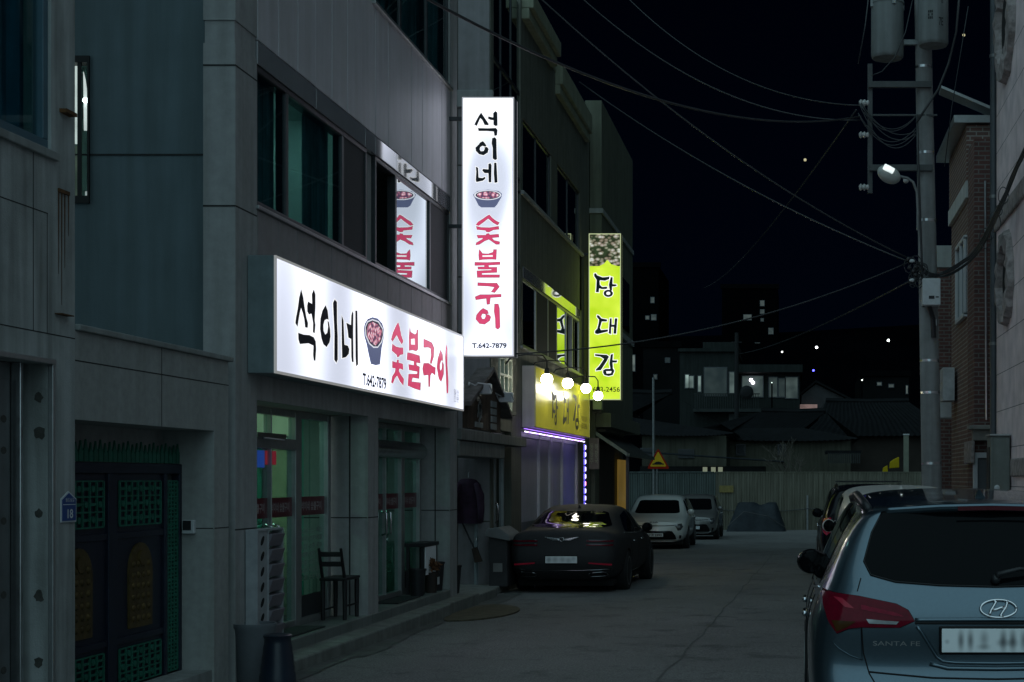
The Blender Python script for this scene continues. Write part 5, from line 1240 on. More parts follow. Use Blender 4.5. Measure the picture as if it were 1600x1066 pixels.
def solid(vs, fs, wells, level=2):
    """smooth the shell, cut the wheel wells; returns a mesh"""
    me = bpy.data.meshes.new('shell'); me.from_pydata([tuple(v) for v in vs], [], fs)
    bm = bmesh.new(); bm.from_mesh(me); bmesh.ops.recalc_face_normals(bm, faces=bm.faces); bm.to_mesh(me); bm.free()
    o = bpy.data.objects.new('shell', me); COL.objects.link(o)
    s = o.modifiers.new('s', 'SUBSURF'); s.levels = level; s.render_levels = level
    dg = bpy.context.evaluated_depsgraph_get(); sm = bpy.data.meshes.new_from_object(o.evaluated_get(dg))
    bv = bmesh.new(); bv.from_mesh(sm); bvh = BVHTree.FromBMesh(bv); bv.free()
    o.modifiers.clear(); o.data = sm
    cut = MB()
    for (y, z, r, hw) in wells:
        for sx in (-1, 1): cut.cyl((sx*(hw-.30), y, z), (sx*(hw+.3), y, z), r, n=36)
    co = bpy.data.objects.new('cut', _mesh('cut', cut, groove, Vector((0,0,0)), 0)); COL.objects.link(co)
    b = o.modifiers.new('b', 'BOOLEAN'); b.operation = 'DIFFERENCE'; b.object = co; b.solver = 'EXACT'
    dg = bpy.context.evaluated_depsgraph_get(); out = bpy.data.meshes.new_from_object(o.evaluated_get(dg))
    bpy.data.objects.remove(o); bpy.data.objects.remove(co)
    return out, bvh
DIRS = {'rear':((0,1,0),lambda a,b:(a,-6,b)), 'front':((0,-1,0),lambda a,b:(a,12,b)), 'left':((1,0,0),lambda a,b:(-5,a,b)), 'right':((-1,0,0),lambda a,b:(5,a,b)), 'top':((0,0,-1),lambda a,b:(a,b,6))}
def hit(bvh, side, a, b, off):
    d, f = DIRS[side]; d = Vector(d); o = Vector(f(a, b)); loc, no, i, dist = bvh.ray_cast(o, d)
    if loc is None: loc, no, i, dist = bvh.find_nearest(o+d*5.0 if side in ('left','right') else o+d*6.2)
    if no.dot(d) > 0: no = -no
    return loc+no*off
def decal(mb, bvh, side, loops, off=.004, grid=.05):
    """a shape lying on the body: its outline is pressed onto the surface"""
    bm = bmesh.new(); L = [[Vector((a, b, 0)) for a, b in l] for l in loops]; flat = [p for l in L for p in l]
    bv = [bm.verts.new(p) for p in flat]
    for t in tessellate_polygon(L):
        try: bm.faces.new([bv[i] for i in t])
        except ValueError: pass
    xs = [p.x for p in flat]; ys_ = [p.y for p in flat]
    for ax, lo, hi in ((0, min(xs), max(xs)), (1, min(ys_), max(ys_))):
        k = math.ceil(lo/grid)*grid
        while k < hi:
            no = (1,0,0) if ax == 0 else (0,1,0); co = (k,0,0) if ax == 0 else (0,k,0)
            bmesh.ops.bisect_plane(bm, geom=bm.verts[:]+bm.edges[:]+bm.faces[:], plane_co=co, plane_no=no); k += grid
    bm.verts.index_update()
    mb.add([hit(bvh, side, v.co.x, v.co.y, off) for v in bm.verts], [tuple(v.index for v in f.verts) for f in bm.faces]); bm.free(); return mb
def line(mb, bvh, side, pts, r, off=.0, step=.04, n=6):
    out = []
    for i in range(len(pts)-1):
        a, b = Vector(pts[i]+(0,)) if len(pts[i]) == 2 else Vector(pts[i]), Vector(pts[i+1]+(0,)); k = max(1, int((b-a).length/step))
        for j in range(k): p = a.lerp(b, j/k); out.append(hit(bvh, side, p.x, p.y, off))
    out.append(hit(bvh, side, pts[-1][0], pts[-1][1], off)); return mb.tube(out, r, n)
def mirror(l): return [(-a, b) for a, b in l]
def wheel(car, x, y, r, wd=.22, rimcol=None, spokes=10):
    sx = 1 if x > 0 else -1
    ty = MB().lathe([(r*.66,-wd/2),(r*.93,-wd/2),(r,-wd/2+.03),(r,wd/2-.03),(r*.93,wd/2),(r*.66,wd/2)], (x,y,r), 'X', 36)
    w_ = part('wheel', ty, tyre_m, car, smooth=35, local=True)
    rm = MB(); f = x+sx*wd*.42
    rm.lathe([(r*.70,-.02),(r*.70,.02),(r*.63,.02),(r*.62,-.02)], (f,y,r), 'X', 36); rm.cyl((f-sx*.03,y,r),(f+sx*.012,y,r),r*.16,r*.13,16)
    for k in range(spokes):
        a = 2*math.pi*k/spokes; d = Vector((0,math.cos(a),math.sin(a))); e = Vector((0,-math.sin(a),math.cos(a)))*r*.055; c0 = Vector((f,y,r))
        rm.add([c0+d*r*.12-e, c0+d*r*.12+e, c0+d*r*.65+e*.8, c0+d*r*.65-e*.8, c0+d*r*.12-e-Vector((sx*.03,0,0)), c0+d*r*.12+e-Vector((sx*.03,0,0)), c0+d*r*.65+e*.8-Vector((sx*.03,0,0)), c0+d*r*.65-e*.8-Vector((sx*.03,0,0))], [(0,1,2,3),(4,7,6,5),(0,4,5,1),(1,5,6,2),(2,6,7,3),(3,7,4,0)])
    part('rim', rm, rimcol or alu, w_, smooth=35, local=True)
    part('brake_disc', MB().cyl((f-sx*.10,y,r),(f-sx*.07,y,r),r*.5,n=24), mat('brake_iron',(.05,.05,.05),.5,metal=.6), w_, local=True)
def mirror_part(car, x, y, z, paint, sx):
    mb = MB(); mb.sphere((x+sx*.07,y,z), .10, 18, 12, sx=1.0, sy=.75, sz=.85); mb.box(x-sx*.06,x+sx*.06,y-.03,y+.03,z-.085,z-.03)
    o = part('wing_mirror', mb, paint, car, smooth=180, local=True)
    part('mirror_glass', MB().lathe([(.001,-.012),(.070,-.010),(.080,0)], (x+sx*.07,y-.066,z), 'Y', 18), car_glass, o, local=True)
    return o
def blur_plate(name, spots):
    """number plate with soft smudged characters"""
    m = bpy.data.materials.new(name); m.use_nodes = True; n, l = nt(m); b = n['Principled BSDF']; b.inputs['Roughness'].default_value = .35
    tc = n.new('ShaderNodeTexCoord'); acc = None
    for (cx, cz, rx, rz, k) in spots:
        mp = n.new('ShaderNodeMapping'); mp.inputs['Location'].default_value = (-cx/rx, 0, -cz/rz); mp.inputs['Scale'].default_value = (1/rx, 0, 1/rz)
        l.new(tc.outputs['Object'], mp.inputs['Vector'])
        ln = n.new('ShaderNodeVectorMath'); ln.operation = 'LENGTH'; l.new(mp.outputs[0], ln.inputs[0])
        mr = n.new('ShaderNodeMapRange'); mr.interpolation_type = 'SMOOTHSTEP'; mr.inputs['From Min'].default_value = 0; mr.inputs['From Max'].default_value = 1.5; mr.inputs['To Min'].default_value = 1-k; mr.inputs['To Max'].default_value = 1
        l.new(ln.outputs['Value'], mr.inputs['Value'])
        if acc is None: acc = mr.outputs[0]
        else:
            mu = n.new('ShaderNodeMath'); mu.operation = 'MULTIPLY'; l.new(acc, mu.inputs[0]); l.new(mr.outputs[0], mu.inputs[1]); acc = mu.outputs[0]
    cr = n.new('ShaderNodeValToRGB'); cr.color_ramp.elements[0].color = (.05,.055,.06,1); cr.color_ramp.elements[1].color = (.86,.88,.88,1)
    l.new(acc, cr.inputs['Fac']); l.new(cr.outputs['Color'], b.inputs['Base Color']); return m

# ---- shell shapes (metres; y = 0 at the rear bumper, forward positive)
SUV_REAR = [(.70,.28,.14),(.80,.42,.05),(.84,.64,.0),(.845,.84,.03),(.835,1.00,.055),(.80,1.16,.075),(.735,1.36,.20),(.655,1.545,.33),(.55,1.60,.30)]
SUV_MIDS = [
 [(.74,.26,.38),(.88,.42,.28),(.90,.66,.24),(.91,.86,.26),(.905,1.02,.29),(.85,1.17,.30),(.775,1.37,.40),(.69,1.55,.50),(.56,1.625,.52)],
 [(.76,.24,.95),(.905,.42,.95),(.925,.66,.95),(.93,.86,.95),(.925,1.00,.95),(.88,1.12,.95),(.80,1.36,1.0),(.70,1.575,1.05),(.58,1.655,1.05)],
 [(.76,.22,1.9),(.905,.40,1.9),(.925,.64,1.9),(.93,.84,1.9),(.925,.97,1.9),(.885,1.08,1.9),(.805,1.36,1.9),(.715,1.60,1.9),(.60,1.685,1.9)],
 [(.76,.22,2.75),(.90,.40,2.75),(.92,.64,2.75),(.925,.84,2.75),(.92,.96,2.75),(.88,1.06,2.75),(.80,1.34,2.7),(.71,1.585,2.6),(.60,1.67,2.55)],
 [(.76,.22,3.4),(.90,.40,3.4),(.92,.64,3.4),(.925,.82,3.4),(.915,.94,3.42),(.87,1.04,3.45),(.79,1.24,3.2),(.71,1.44,2.98),(.61,1.53,2.90)],
 [(.76,.22,3.75),(.90,.40,3.8),(.92,.62,3.8),(.92,.80,3.8),(.91,.92,3.8),(.86,1.00,3.8),(.80,1.045,3.76),(.72,1.085,3.66),(.62,1.11,3.60)],
 [(.74,.22,4.3),(.87,.38,4.35),(.89,.60,4.35),(.89,.76,4.35),(.87,.86,4.32),(.80,.93,4.3),(.72,.965,4.3),(.62,.985,4.3),(.50,.995,4.3)]]
SUV_FRONT = [(.66,.26,4.58),(.76,.40,4.63),(.79,.55,4.64),(.79,.68,4.62),(.77,.77,4.6),(.72,.83,4.58),(.65,.865,4.56),(.57,.885,4.54),(.46,.895,4.52)]
SED_REAR = [(.70,.25,.16),(.80,.40,.05),(.84,.58,.0),(.85,.74,.02),(.84,.87,.04),(.81,.965,.05),(.76,1.02,.06),(.68,1.055,.08),(.55,1.075,.10)]
SED_MIDS = [
 [(.74,.23,.45),(.89,.40,.36),(.915,.60,.32),(.925,.77,.34),(.915,.89,.36),(.87,.98,.38),(.80,1.03,.40),(.70,1.06,.42),(.56,1.085,.44)],
 [(.76,.21,.95),(.91,.38,.95),(.935,.60,.95),(.94,.78,.95),(.93,.90,.95),(.885,.985,.95),(.81,1.045,.92),(.72,1.085,.86),(.58,1.11,.80)],
 [(.76,.20,1.6),(.91,.38,1.6),(.935,.60,1.6),(.94,.78,1.6),(.93,.89,1.6),(.885,.97,1.6),(.79,1.15,1.55),(.685,1.31,1.5),(.55,1.375,1.45)],
 [(.76,.20,2.3),(.905,.38,2.3),(.93,.60,2.3),(.935,.78,2.3),(.925,.88,2.3),(.88,.96,2.3),(.78,1.20,2.3),(.68,1.395,2.25),(.56,1.46,2.2)],
 [(.76,.20,2.95),(.905,.38,2.95),(.93,.60,2.95),(.935,.77,2.95),(.925,.87,2.95),(.88,.95,2.95),(.78,1.18,2.9),(.68,1.37,2.8),(.57,1.43,2.75)],
 [(.76,.20,3.55),(.905,.38,3.55),(.93,.60,3.55),(.93,.76,3.55),(.92,.86,3.55),(.87,.94,3.55),(.78,1.08,3.38),(.69,1.20,3.2),(.58,1.25,3.12)],
 [(.76,.20,4.0),(.90,.38,4.0),(.92,.58,4.0),(.92,.74,4.0),(.91,.84,4.0),(.86,.91,3.98),(.78,.95,3.92),(.70,.98,3.84),(.60,1.00,3.78)],
 [(.74,.20,4.6),(.86,.36,4.64),(.88,.54,4.64),(.88,.67,4.64),(.86,.76,4.62),(.80,.82,4.6),(.72,.85,4.6),(.62,.87,4.6),(.5,.88,4.6)]]
SED_FRONT = [(.66,.22,4.86),(.75,.36,4.93),(.78,.50,4.95),(.78,.62,4.94),(.76,.70,4.92),(.71,.755,4.9),(.64,.785,4.88),(.56,.80,4.86),(.46,.81,4.84)]

def put_mesh(name, me, m, parent):
    me.materials.clear(); me.materials.append(m); me.shade_smooth()
    try: me.set_sharp_from_angle(angle=R(35))
    except Exception: pass
    for p in me.polygons: p.material_index = 0
    o = bpy.data.objects.new(name, me); COL.objects.link(o); o.parent = parent; return o
def rounded(poly, k=4, f=.25):
    out = []; n_ = len(poly)
    for i in range(n_):
        p, q, r = Vector(poly[i-1]), Vector(poly[i]), Vector(poly[(i+1) % n_]); a = q.lerp(p, f); b = q.lerp(r, f)
        for j in range(k+1): t = j/k; out.append(tuple(((1-t)**2)*a+2*t*(1-t)*q+t*t*b))
    return out
SUV_WELLS = [(.98,.36,.41,.92),(3.72,.36,.41,.92)]
SED_WELLS = [(1.12,.35,.395,.93),(4.08,.35,.395,.93)]
def suv_common(car, bvh, paint, rimc=None, rail=True, well=SUV_WELLS, mx_=.86):
    for (y, z, r, hw) in well:
        for sx in (-1, 1): wheel(car, sx*(hw-.10), y, .36, rimcol=rimc)
    for sd, fl in (('left',1),('right',1)):
        g = MB(); decal(g, bvh, sd, [rounded([(.86,1.16),(1.1,1.53),(1.62,1.575),(1.66,1.12)],3,.18)], .004, .08)
        decal(g, bvh, sd, [rounded([(1.72,1.12),(1.70,1.575),(2.56,1.56),(2.62,1.08)],3,.12)], .004, .08)
        decal(g, bvh, sd, [rounded([(2.70,1.08),(2.66,1.55),(2.85,1.48),(3.32,1.09)],3,.12)], .004, .08)
        part('side_window', g, side_glass, car, smooth=180, local=True)
        c = MB(); line(c, bvh, sd, [(.80,1.15),(1.6,1.095),(2.6,1.06),(3.36,1.06)], .008, .002, .08); part('window_trim', c, chrome, car, smooth=180, local=True)
        k = MB()
        for pts in ([(1.68,1.1),(1.68,.45)],[(2.66,1.06),(2.66,.35)],[(.93,1.1),(1.2,.8),(1.42,.45),(1.68,.34),(2.66,.34)]): line(k, bvh, sd, pts, .004, .0, .06, 5)
        part('panel_gap', k, groove, car, local=True)
        for y in (1.36, 2.28):
            h = MB(); line(h, bvh, sd, [(y-.11,.965),(y,.97),(y+.12,.965)], .016, .02, .03, 8); part('door_handle', h, chrome, car, smooth=180, local=True)
    for sx in (-1, 1): mirror_part(car, sx*mx_, 3.02, 1.16, gloss_blk if mx_ < .85 else paint, sx)
    w_ = MB(); decal(w_, bvh, 'front', [rounded([(-.66,1.12),(-.56,1.53),(.56,1.53),(.66,1.12)],3,.12)], .004, .1); part('windscreen', w_, car_glass, car, smooth=180, local=True)
    if rail:
        for sx in (-1, 1):
            pts = [hit(bvh,'top',sx*.575,y,o_) for y,o_ in ((.62,.0),(.72,.035),(1.6,.04),(2.5,.03),(2.62,.0))]
            part('roof_rail', MB().tube(pts, .022, 8), black_pl, car, smooth=180, local=True)
    fin = MB(); b0 = hit(bvh,'top',0,.62,0)
    fin.add([b0+Vector(p) for p in [(-.032,0,-.01),(.032,0,-.01),(.02,.19,-.01),(-.02,.19,-.01),(-.006,.06,.042),(.006,.06,.042),(.004,.11,.038),(-.004,.11,.038)]], [(0,1,5,4),(1,2,6,5),(2,3,7,6),(3,0,4,7),(4,5,6,7)])
    part('antenna_fin', fin, paint, car, smooth=50, local=True)
    part('underside', MB().box(-.78,.78,.35,4.4,.17,.30), dark, car, local=True)
def place(name, x, y, zoff, rz, lab, cat='car', sc_=(1,1,1)):
    c = thing(name, (x, y, zr(y+1)+zoff), lab, cat, None, rz); c.scale = sc_; return c

# ---------------------------------------------------------------- grey-blue SUV in the foreground
HX, HY = .945, 6.95
paint = carpaint('paint_grey_blue', (.10,.15,.185), .9, .30)
car = place('parked_suv', HX, HY, -.0, 0, 'grey-blue SUV seen from behind, filling the lower right corner', 'car')
car.location.z = .0
low = lambda z: z if z < 1.3 else z-.035*(z-1.3)/.35
H_MIDS = [[(a*(.955 if k > 0 else .985)*(1-.065*min(1, max(0, (b-1.15)/.35))), low(b), c) for a, b, c in r] for k, r in enumerate(SUV_MIDS)]
H_REAR = [(a, low(b) if b > 1.59 else b, c) for a, b, c in SUV_REAR]; H_REAR[3] = (.845, .80, .105); H_REAR[4] = (.835, 1.02, .045)
H_WELLS = [(a, b, c, d*.955) for a, b, c, d in SUV_WELLS]
vs, fs = car_body(H_REAR, H_MIDS, [(a*.955,b,c) for a,b,c in SUV_FRONT], .025, .05, .12)
me, bvh = solid(vs, fs, H_WELLS, 3); put_mesh('body', me, paint, car)
suv_common(car, bvh, paint, well=H_WELLS, mx_=.775)
LZ = lambda u, v, k=328.: ((u-1555)/k, H+(748-v)/k)
gl_p = [LZ(1384,803),(LZ(1470,800)),(LZ(1555,799)),(-LZ(1470,800)[0],LZ(1470,800)[1]),(-LZ(1384,803)[0],LZ(1384,803)[1]),(-LZ(1366,835)[0],LZ(1366,835)[1]),(-LZ(1352,880)[0],LZ(1352,880)[1]),(-LZ(1362,900)[0],LZ(1362,900)[1]),(-LZ(1400,910)[0],LZ(1400,910)[1]),(-LZ(1470,915)[0],LZ(1470,915)[1]),LZ(1555,917),LZ(1470,915),LZ(1400,910),LZ(1362,900),LZ(1352,880),LZ(1366,835)]
g = part('rear_window', decal(MB(), bvh, 'rear', [gl_p], .005, .05), car_glass, car, smooth=180, local=True)
gs_ = MB(); line(gs_, bvh, 'rear', gl_p+[gl_p[0]], .006, .002, .03, 6); part('window_seal', gs_, gloss_blk, g, smooth=180, local=True)
# roof spoiler with the high brake lamp
spz = 1.585
sp = MB(); pts = [(-.57,.40),(-.5,.30),(-.25,.245),(0,.23),(.25,.245),(.5,.30),(.57,.40),(.55,.62),(-.55,.62)]
vsp = []; 
for dz0 in (0, 1):
    for x, y in pts: 
        zt = 1.602-.10*(x*x)+.02*(y-.23) if dz0 else 1.562-.10*(x*x)+.07*max(0,y-.40)
        vsp.append((x,y+ (.012 if not dz0 else 0),zt))
n_ = len(pts); sp.add(vsp, [tuple(range(n_))[::-1], tuple(range(n_,2*n_))]+[(i,(i+1)%n_,(i+1)%n_+n_,i+n_) for i in range(n_)])
spo = part('roof_spoiler', sp, paint, car, bevel=.014, local=True)
bl_ = MB()
pts = [(-.16+.02*i, .246-.012*math.cos((-.16+.02*i)*3)) for i in range(23)]
for i in range(len(pts)-1):
    (xa,ya),(xb,yb) = pts[i],pts[i+1]; bl_.add([(xa,ya-.012,1.566-.1*xa*xa),(xb,yb-.012,1.566-.1*xb*xb),(xb,yb-.012,1.586-.1*xb*xb),(xa,ya-.012,1.586-.1*xa*xa)],[(0,1,2,3)])
part('brake_lamp', bl_, mat('brake_lamp_dark',(.07,.003,.008),.2,spec=.2), spo, local=True)
# tail lamps
tl = [LZ(1287,924),LZ(1306,929),LZ(1342,933),LZ(1400,944),LZ(1418,953),LZ(1428,969),LZ(1405,979),LZ(1345,979.5),LZ(1326,982),LZ(1309,990),LZ(1297,973),LZ(1290,950)]
for sx in (1, -1):
    f = (lambda l: l) if sx == 1 else mirror
    o = part('tail_lamp', decal(MB(), bvh, 'rear', [f(tl)], .012, .03), lamp_red, car, smooth=180, local=True)
    part('reversing_lamp', decal(MB(), bvh, 'rear', [f([LZ(1354,967),LZ(1404,970),LZ(1400,974.5),LZ(1358,973.5)])], .0155, .03), lamp_clear, o, smooth=180, local=True)
    part('light_bar', decal(MB(), bvh, 'rear', [f([LZ(1305,935),LZ(1318,937),LZ(1336,952),LZ(1322,950)])], .0155, .02).add([],[]) , lamp_red2, o, smooth=180, local=True)
    lb = MB(); decal(lb, bvh, 'rear', [f([LZ(1346,946),LZ(1400,957),LZ(1412,963),LZ(1400,962),LZ(1346,953)])], .0152, .03); part('light_bar', lb, mat('tail_lamp_mid',(.24,.008,.03),.2,var=.3,scale=40,spec=.15), o, smooth=180, local=True)
    am_ = MB(); decal(am_, bvh, 'rear', [f([LZ(1302,970),LZ(1338,971),LZ(1324,980),LZ(1309,987)])], .0150, .02); part('indicator', am_, mat('amber_dark',(.07,.03,.008),.15,spec=.15), o, smooth=180, local=True)
    el_ = MB(); line(el_, bvh, 'rear', f(tl)+[f(tl)[0]], .004, .006, .02, 5); part('lamp_seal', el_, gloss_blk, o, local=True)
    # bumper corner fin under the lamp
    cp2 = MB(); decal(cp2, bvh, 'rear', [f([LZ(1303,1003),LZ(1322,985),LZ(1345,982),LZ(1347,1030),LZ(1330,1024),LZ(1312,1013)])], .016, .03); part('bumper_corner', cp2, paint, car, smooth=180, local=True)
    eg = MB(); line(eg, bvh, 'rear', f([LZ(1303,1003),LZ(1312,1013),LZ(1330,1024),LZ(1348,1030)]), .005, .012, .02, 6); part('crease', eg, paint, car, smooth=180, local=True)
    gp = MB(); line(gp, bvh, 'rear', f([LZ(1346,905),LZ(1340,925)]), .0035, 0, .02, 5); line(gp, bvh, 'rear', f([LZ(1346,981),LZ(1349,1020),LZ(1358,1052),LZ(1375,1080)]), .0035, .0, .02, 5); part('panel_gap', gp, groove, car, local=True)
    rf_ = MB(); decal(rf_, bvh, 'rear', [f([(-.74,.52),(-.50,.50),(-.50,.54),(-.74,.56)])], .006, .05); part('reflector', rf_, lamp_red, car, smooth=180, local=True)
# tailgate handle lip, plate recess edges, lower crease
lip = MB(); line(lip, bvh, 'rear', [(-.385,1.05),(0,1.053),(.385,1.05)], .011, .0, .03, 10)
part('tailgate_handle', lip, paint, car, smooth=180, local=True)
gp = MB(); line(gp, bvh, 'rear', [(-.385,1.036),(.385,1.036)], .007, .004, .05, 6); part('panel_gap', gp, groove, car, local=True)
rc = MB(); rp = [LZ(1432,977),LZ(1440,988),LZ(1463,1025),LZ(1472,1032),LZ(1490,1034),LZ(1555,1035)]; line(rc, bvh, 'rear', rp+[(-a,b) for a,b in reversed(rp[:-1])], .009, .006, .02, 8)
part('recess_edge', rc, paint, car, smooth=180, local=True)
rc = MB(); line(rc, bvh, 'rear', [LZ(1452,1036),LZ(1480,1043),LZ(1555,1044),(-LZ(1480,1043)[0],LZ(1480,1043)[1])], .012, .0, .03, 8); part('lower_crease', rc, paint, car, smooth=180, local=True)
gp = MB(); line(gp, bvh, 'rear', [(-.60,.80),(-.3,.775),(0,.77),(.3,.775),(.60,.80)], .005, .0, .05, 6); part('panel_gap', gp, groove, car, local=True)
part('bumper_valance', decal(MB(), bvh, 'rear', [[(-.70,.30),(-.66,.48),(.66,.48),(.70,.30)]], .006, .08), black_pl, car, smooth=180, local=True)
# plate
pc = hit(bvh,'rear',0,.955,0)
def plate(car, c, w_, h_, m_, fwd=-1, frame=gloss_blk):
    fr = MB().box(c.x-w_/2-.012,c.x+w_/2+.012,c.y+fwd*.006-.008,c.y+fwd*.006+.008,c.z-h_/2-.012,c.z+h_/2+.012)
    o = part('plate_holder', fr, frame, car, bevel=.006, local=True)
    p_ = MB().box(-w_/2,w_/2,-.0025,.0025,-h_/2,h_/2); q_ = bpy.data.objects.new('number_plate', _mesh('number_plate', p_, m_, Vector((0,0,0)), 0)); COL.objects.link(q_); q_.parent = o; q_.location = (c.x, c.y+fwd*.0175, c.z)
    bv_ = q_.modifiers.new('bevel','BEVEL'); bv_.width = .004; bv_.segments = 2
    return q_
plate(car, pc, .52, .112, blur_plate('smudged_plate', [(-.17,.0,.016,.05,.75),(-.125,.0,.016,.05,.75),(-.06,.008,.022,.04,.5),(-.062,-.03,.03,.016,.5),(.03,0,.018,.055,.75),(.026,-.01,.028,.02,.5),(.075,0,.018,.055,.75),(.072,-.01,.028,.02,.5),(.13,.0,.02,.05,.7),(.18,.0,.02,.05,.7),(-.235,-.005,.012,.012,.35)]))
# emblem, lettering, wiper
def emb(mb, pts, r): return line(mb, bvh, 'rear', pts, r, .010, .012, 8)
ec = (LZ(1558,0)[0], LZ(0,950.5)[1]); ea, eb = .085, .040
e_ = MB(); emb(e_, [(ec[0]+ea*math.cos(t), ec[1]+eb*math.sin(t)) for t in [2*math.pi*k/32 for k in range(33)]], .0058)
emb(e_, [(ec[0]-.045,ec[1]-.032),(ec[0]-.035,ec[1]-.006),(ec[0]-.010,ec[1]+.030),(ec[0]-.022,ec[1]+.036)], .007); emb(e_, [(ec[0]+.045,ec[1]+.034),(ec[0]+.035,ec[1]+.006),(ec[0]+.008,ec[1]-.030),(ec[0]+.022,ec[1]-.036)], .007)
emb(e_, [(ec[0]-.032,ec[1]-.008),(ec[0]-.01,ec[1]-.004),(ec[0]+.01,ec[1]+.004),(ec[0]+.032,ec[1]+.008)], .007)
part('emblem', e_, chrome, car, smooth=180, local=True)
lt = MB(); a0 = LZ(1364,1008); a1 = LZ(1437,1000)
put_text(lt, 'SANTA FE', lambda s_,t_: hit(bvh,'rear',a0[0]+s_*(a1[0]-a0[0]),a0[1]+t_*.022,.006), .0); part('lettering', lt, alu, car, local=True)
wp = MB(); wa = hit(bvh,'rear',LZ(1556,0)[0],LZ(0,908)[1],.02); wb = hit(bvh,'rear',.22,LZ(0,897)[1],.03)
wp.tube([wa, wa+Vector((.01,-.02,.025)), wa.lerp(wb,.5)+Vector((0,-.025,.03)), wb],[.016,.014,.011,.008],8); wp.sphere(wa,.024,10,8)
part('rear_wiper', wp, black_pl, car, smooth=180, local=True)
# parcel-shelf things seen through the glass are left to reflections

# ---------------------------------------------------------------- black sedan
paint_k = mat('paint_black', (.002,.003,.006), .05, spec=.2, var=.05)
car = place('parked_sedan', -3.83, 24.0, 0, R(-1.7), 'black sedan parked at the left kerb, seen from behind', 'car', (1.0,1,1.0)); car.location.z = -.20
vs, fs = car_body(SED_REAR, SED_MIDS, SED_FRONT, .025, .06, .14); me, bvh = solid(vs, fs, SED_WELLS, 2); put_mesh('body', me, paint_k, car)
for (y, z, r, hw) in SED_WELLS:
    for sx in (-1, 1): wheel(car, sx*(hw-.10), y, .355, rimcol=mat('dark_rim',(.12,.12,.13),.35,metal=.8))
g = part('rear_window', decal(MB(), bvh, 'rear', [rounded([(-.70,1.105),(-.52,1.355),(.52,1.355),(.70,1.105)],4,.14)], .005, .06), car_glass, car, smooth=180, local=True)
w_ = MB(); decal(w_, bvh, 'front', [rounded([(-.68,1.02),(-.55,1.36),(.55,1.36),(.68,1.02)],3,.12)], .004, .1); part('windscreen', w_, car_glass, car, smooth=180, local=True)
for sd in ('left','right'):
    g = MB(); decal(g, bvh, sd, [rounded([(1.20,1.02),(1.62,1.28),(2.28,1.36),(2.34,.985)],3,.15)], .004, .08); decal(g, bvh, sd, [rounded([(2.42,.985),(2.38,1.36),(2.85,1.33),(3.52,1.0)],3,.12)], .004, .08)
    part('side_window', g, side_glass, car, smooth=180, local=True)
    c = MB(); line(c, bvh, sd, [(1.05,1.0),(2.3,.965),(3.6,.955)], .008, .002, .08); part('window_trim', c, chrome, car, smooth=180, local=True)
    c = MB(); line(c, bvh, sd, [(1.55,.30),(2.6,.29),(3.65,.30)], .012, .0, .1); part('sill_trim', c, dkchr, car, smooth=180, local=True)
    k = MB()
    for pts in ([(2.38,.97),(2.38,.34)],[(3.5,.93),(3.5,.34)],[(1.3,.95),(1.62,.5)]): line(k, bvh, sd, pts, .004, 0, .06, 5)
    part('panel_gap', k, groove, car, local=True)
    for y in (1.75, 2.75):
        h = MB(); line(h, bvh, sd, [(y-.1,.84),(y+.1,.845)], .014, .015, .04, 8); part('door_handle', h, chrome, car, smooth=180, local=True)
for sx in (-1, 1): mirror_part(car, sx*.90, 3.22, 1.03, paint_k, sx)
for sx in (1, -1):
    f = (lambda l: l) if sx == 1 else mirror
    for zc in (.90, .835):
        o = part('tail_lamp', decal(MB(), bvh, 'rear', [f([(-.82,zc+.006),(-.40,zc+.012),(-.40,zc-.010),(-.82,zc-.014)])], .007, .04), lamp_red, car, smooth=180, local=True)
        c = MB(); line(c, bvh, 'rear', f([(-.82,zc+.010),(-.40,zc+.016)]), .0045, .008, .05); part('lamp_trim', c, dkchr, o, smooth=180, local=True)
    part('reflector', decal(MB(), bvh, 'rear', [f([(-.80,.50),(-.44,.535),(-.44,.555),(-.80,.53)])], .006, .05), lamp_red2, car, smooth=180, local=True)
    ex = MB(); line(ex, bvh, 'rear', f([(-.74,.36),(-.68,.33),(-.46,.325),(-.42,.36),(-.46,.385),(-.68,.40),(-.74,.36)]), .011, .01, .04, 8); part('exhaust_finisher', ex, dkchr, car, smooth=180, local=True)
    part('exhaust_mouth', decal(MB(), bvh, 'rear', [f([(-.73,.36),(-.67,.335),(-.47,.33),(-.43,.36),(-.47,.38),(-.67,.395)])], .004, .05), dark, car, local=True)
e_ = MB()
for sx in (-1, 1):
    for k in range(4): line(e_, bvh, 'rear', [(sx*.03,.935-.006*k),(sx*(.16+.05*(3-k)*.8),.965-.016*k)], .005, .008, .03, 6)
line(e_, bvh, 'rear', rounded([(-.035,.955),(.035,.955),(.025,.905),(0,.895),(-.025,.905)],3,.2), .004, .01, .02, 6)
part('winged_badge', e_, chrome, car, smooth=180, local=True)
bp_ = MB(); line(bp_, bvh, 'rear', [(-.80,.44),(-.3,.42),(.3,.42),(.80,.44)], .010, .0, .05); part('bumper_trim', bp_, dkchr, car, smooth=180, local=True)
part('bumper_valance', decal(MB(), bvh, 'rear', [[(-.40,.27),(-.42,.41),(.42,.41),(.40,.27)]], .006, .08), black_pl, car, smooth=180, local=True)
plate(car, hit(bvh,'rear',0,.60,0), .52, .112, blur_plate('smudged_plate_far', [(-.2,.0,.04,.05,.5),(-.1,0,.05,.05,.35),(.02,0,.05,.05,.35),(.12,-.01,.05,.05,.35),(.2,.02,.04,.04,.3)]))
part('underside', MB().box(-.78,.78,.35,4.6,.15,.26), dark, car, local=True)
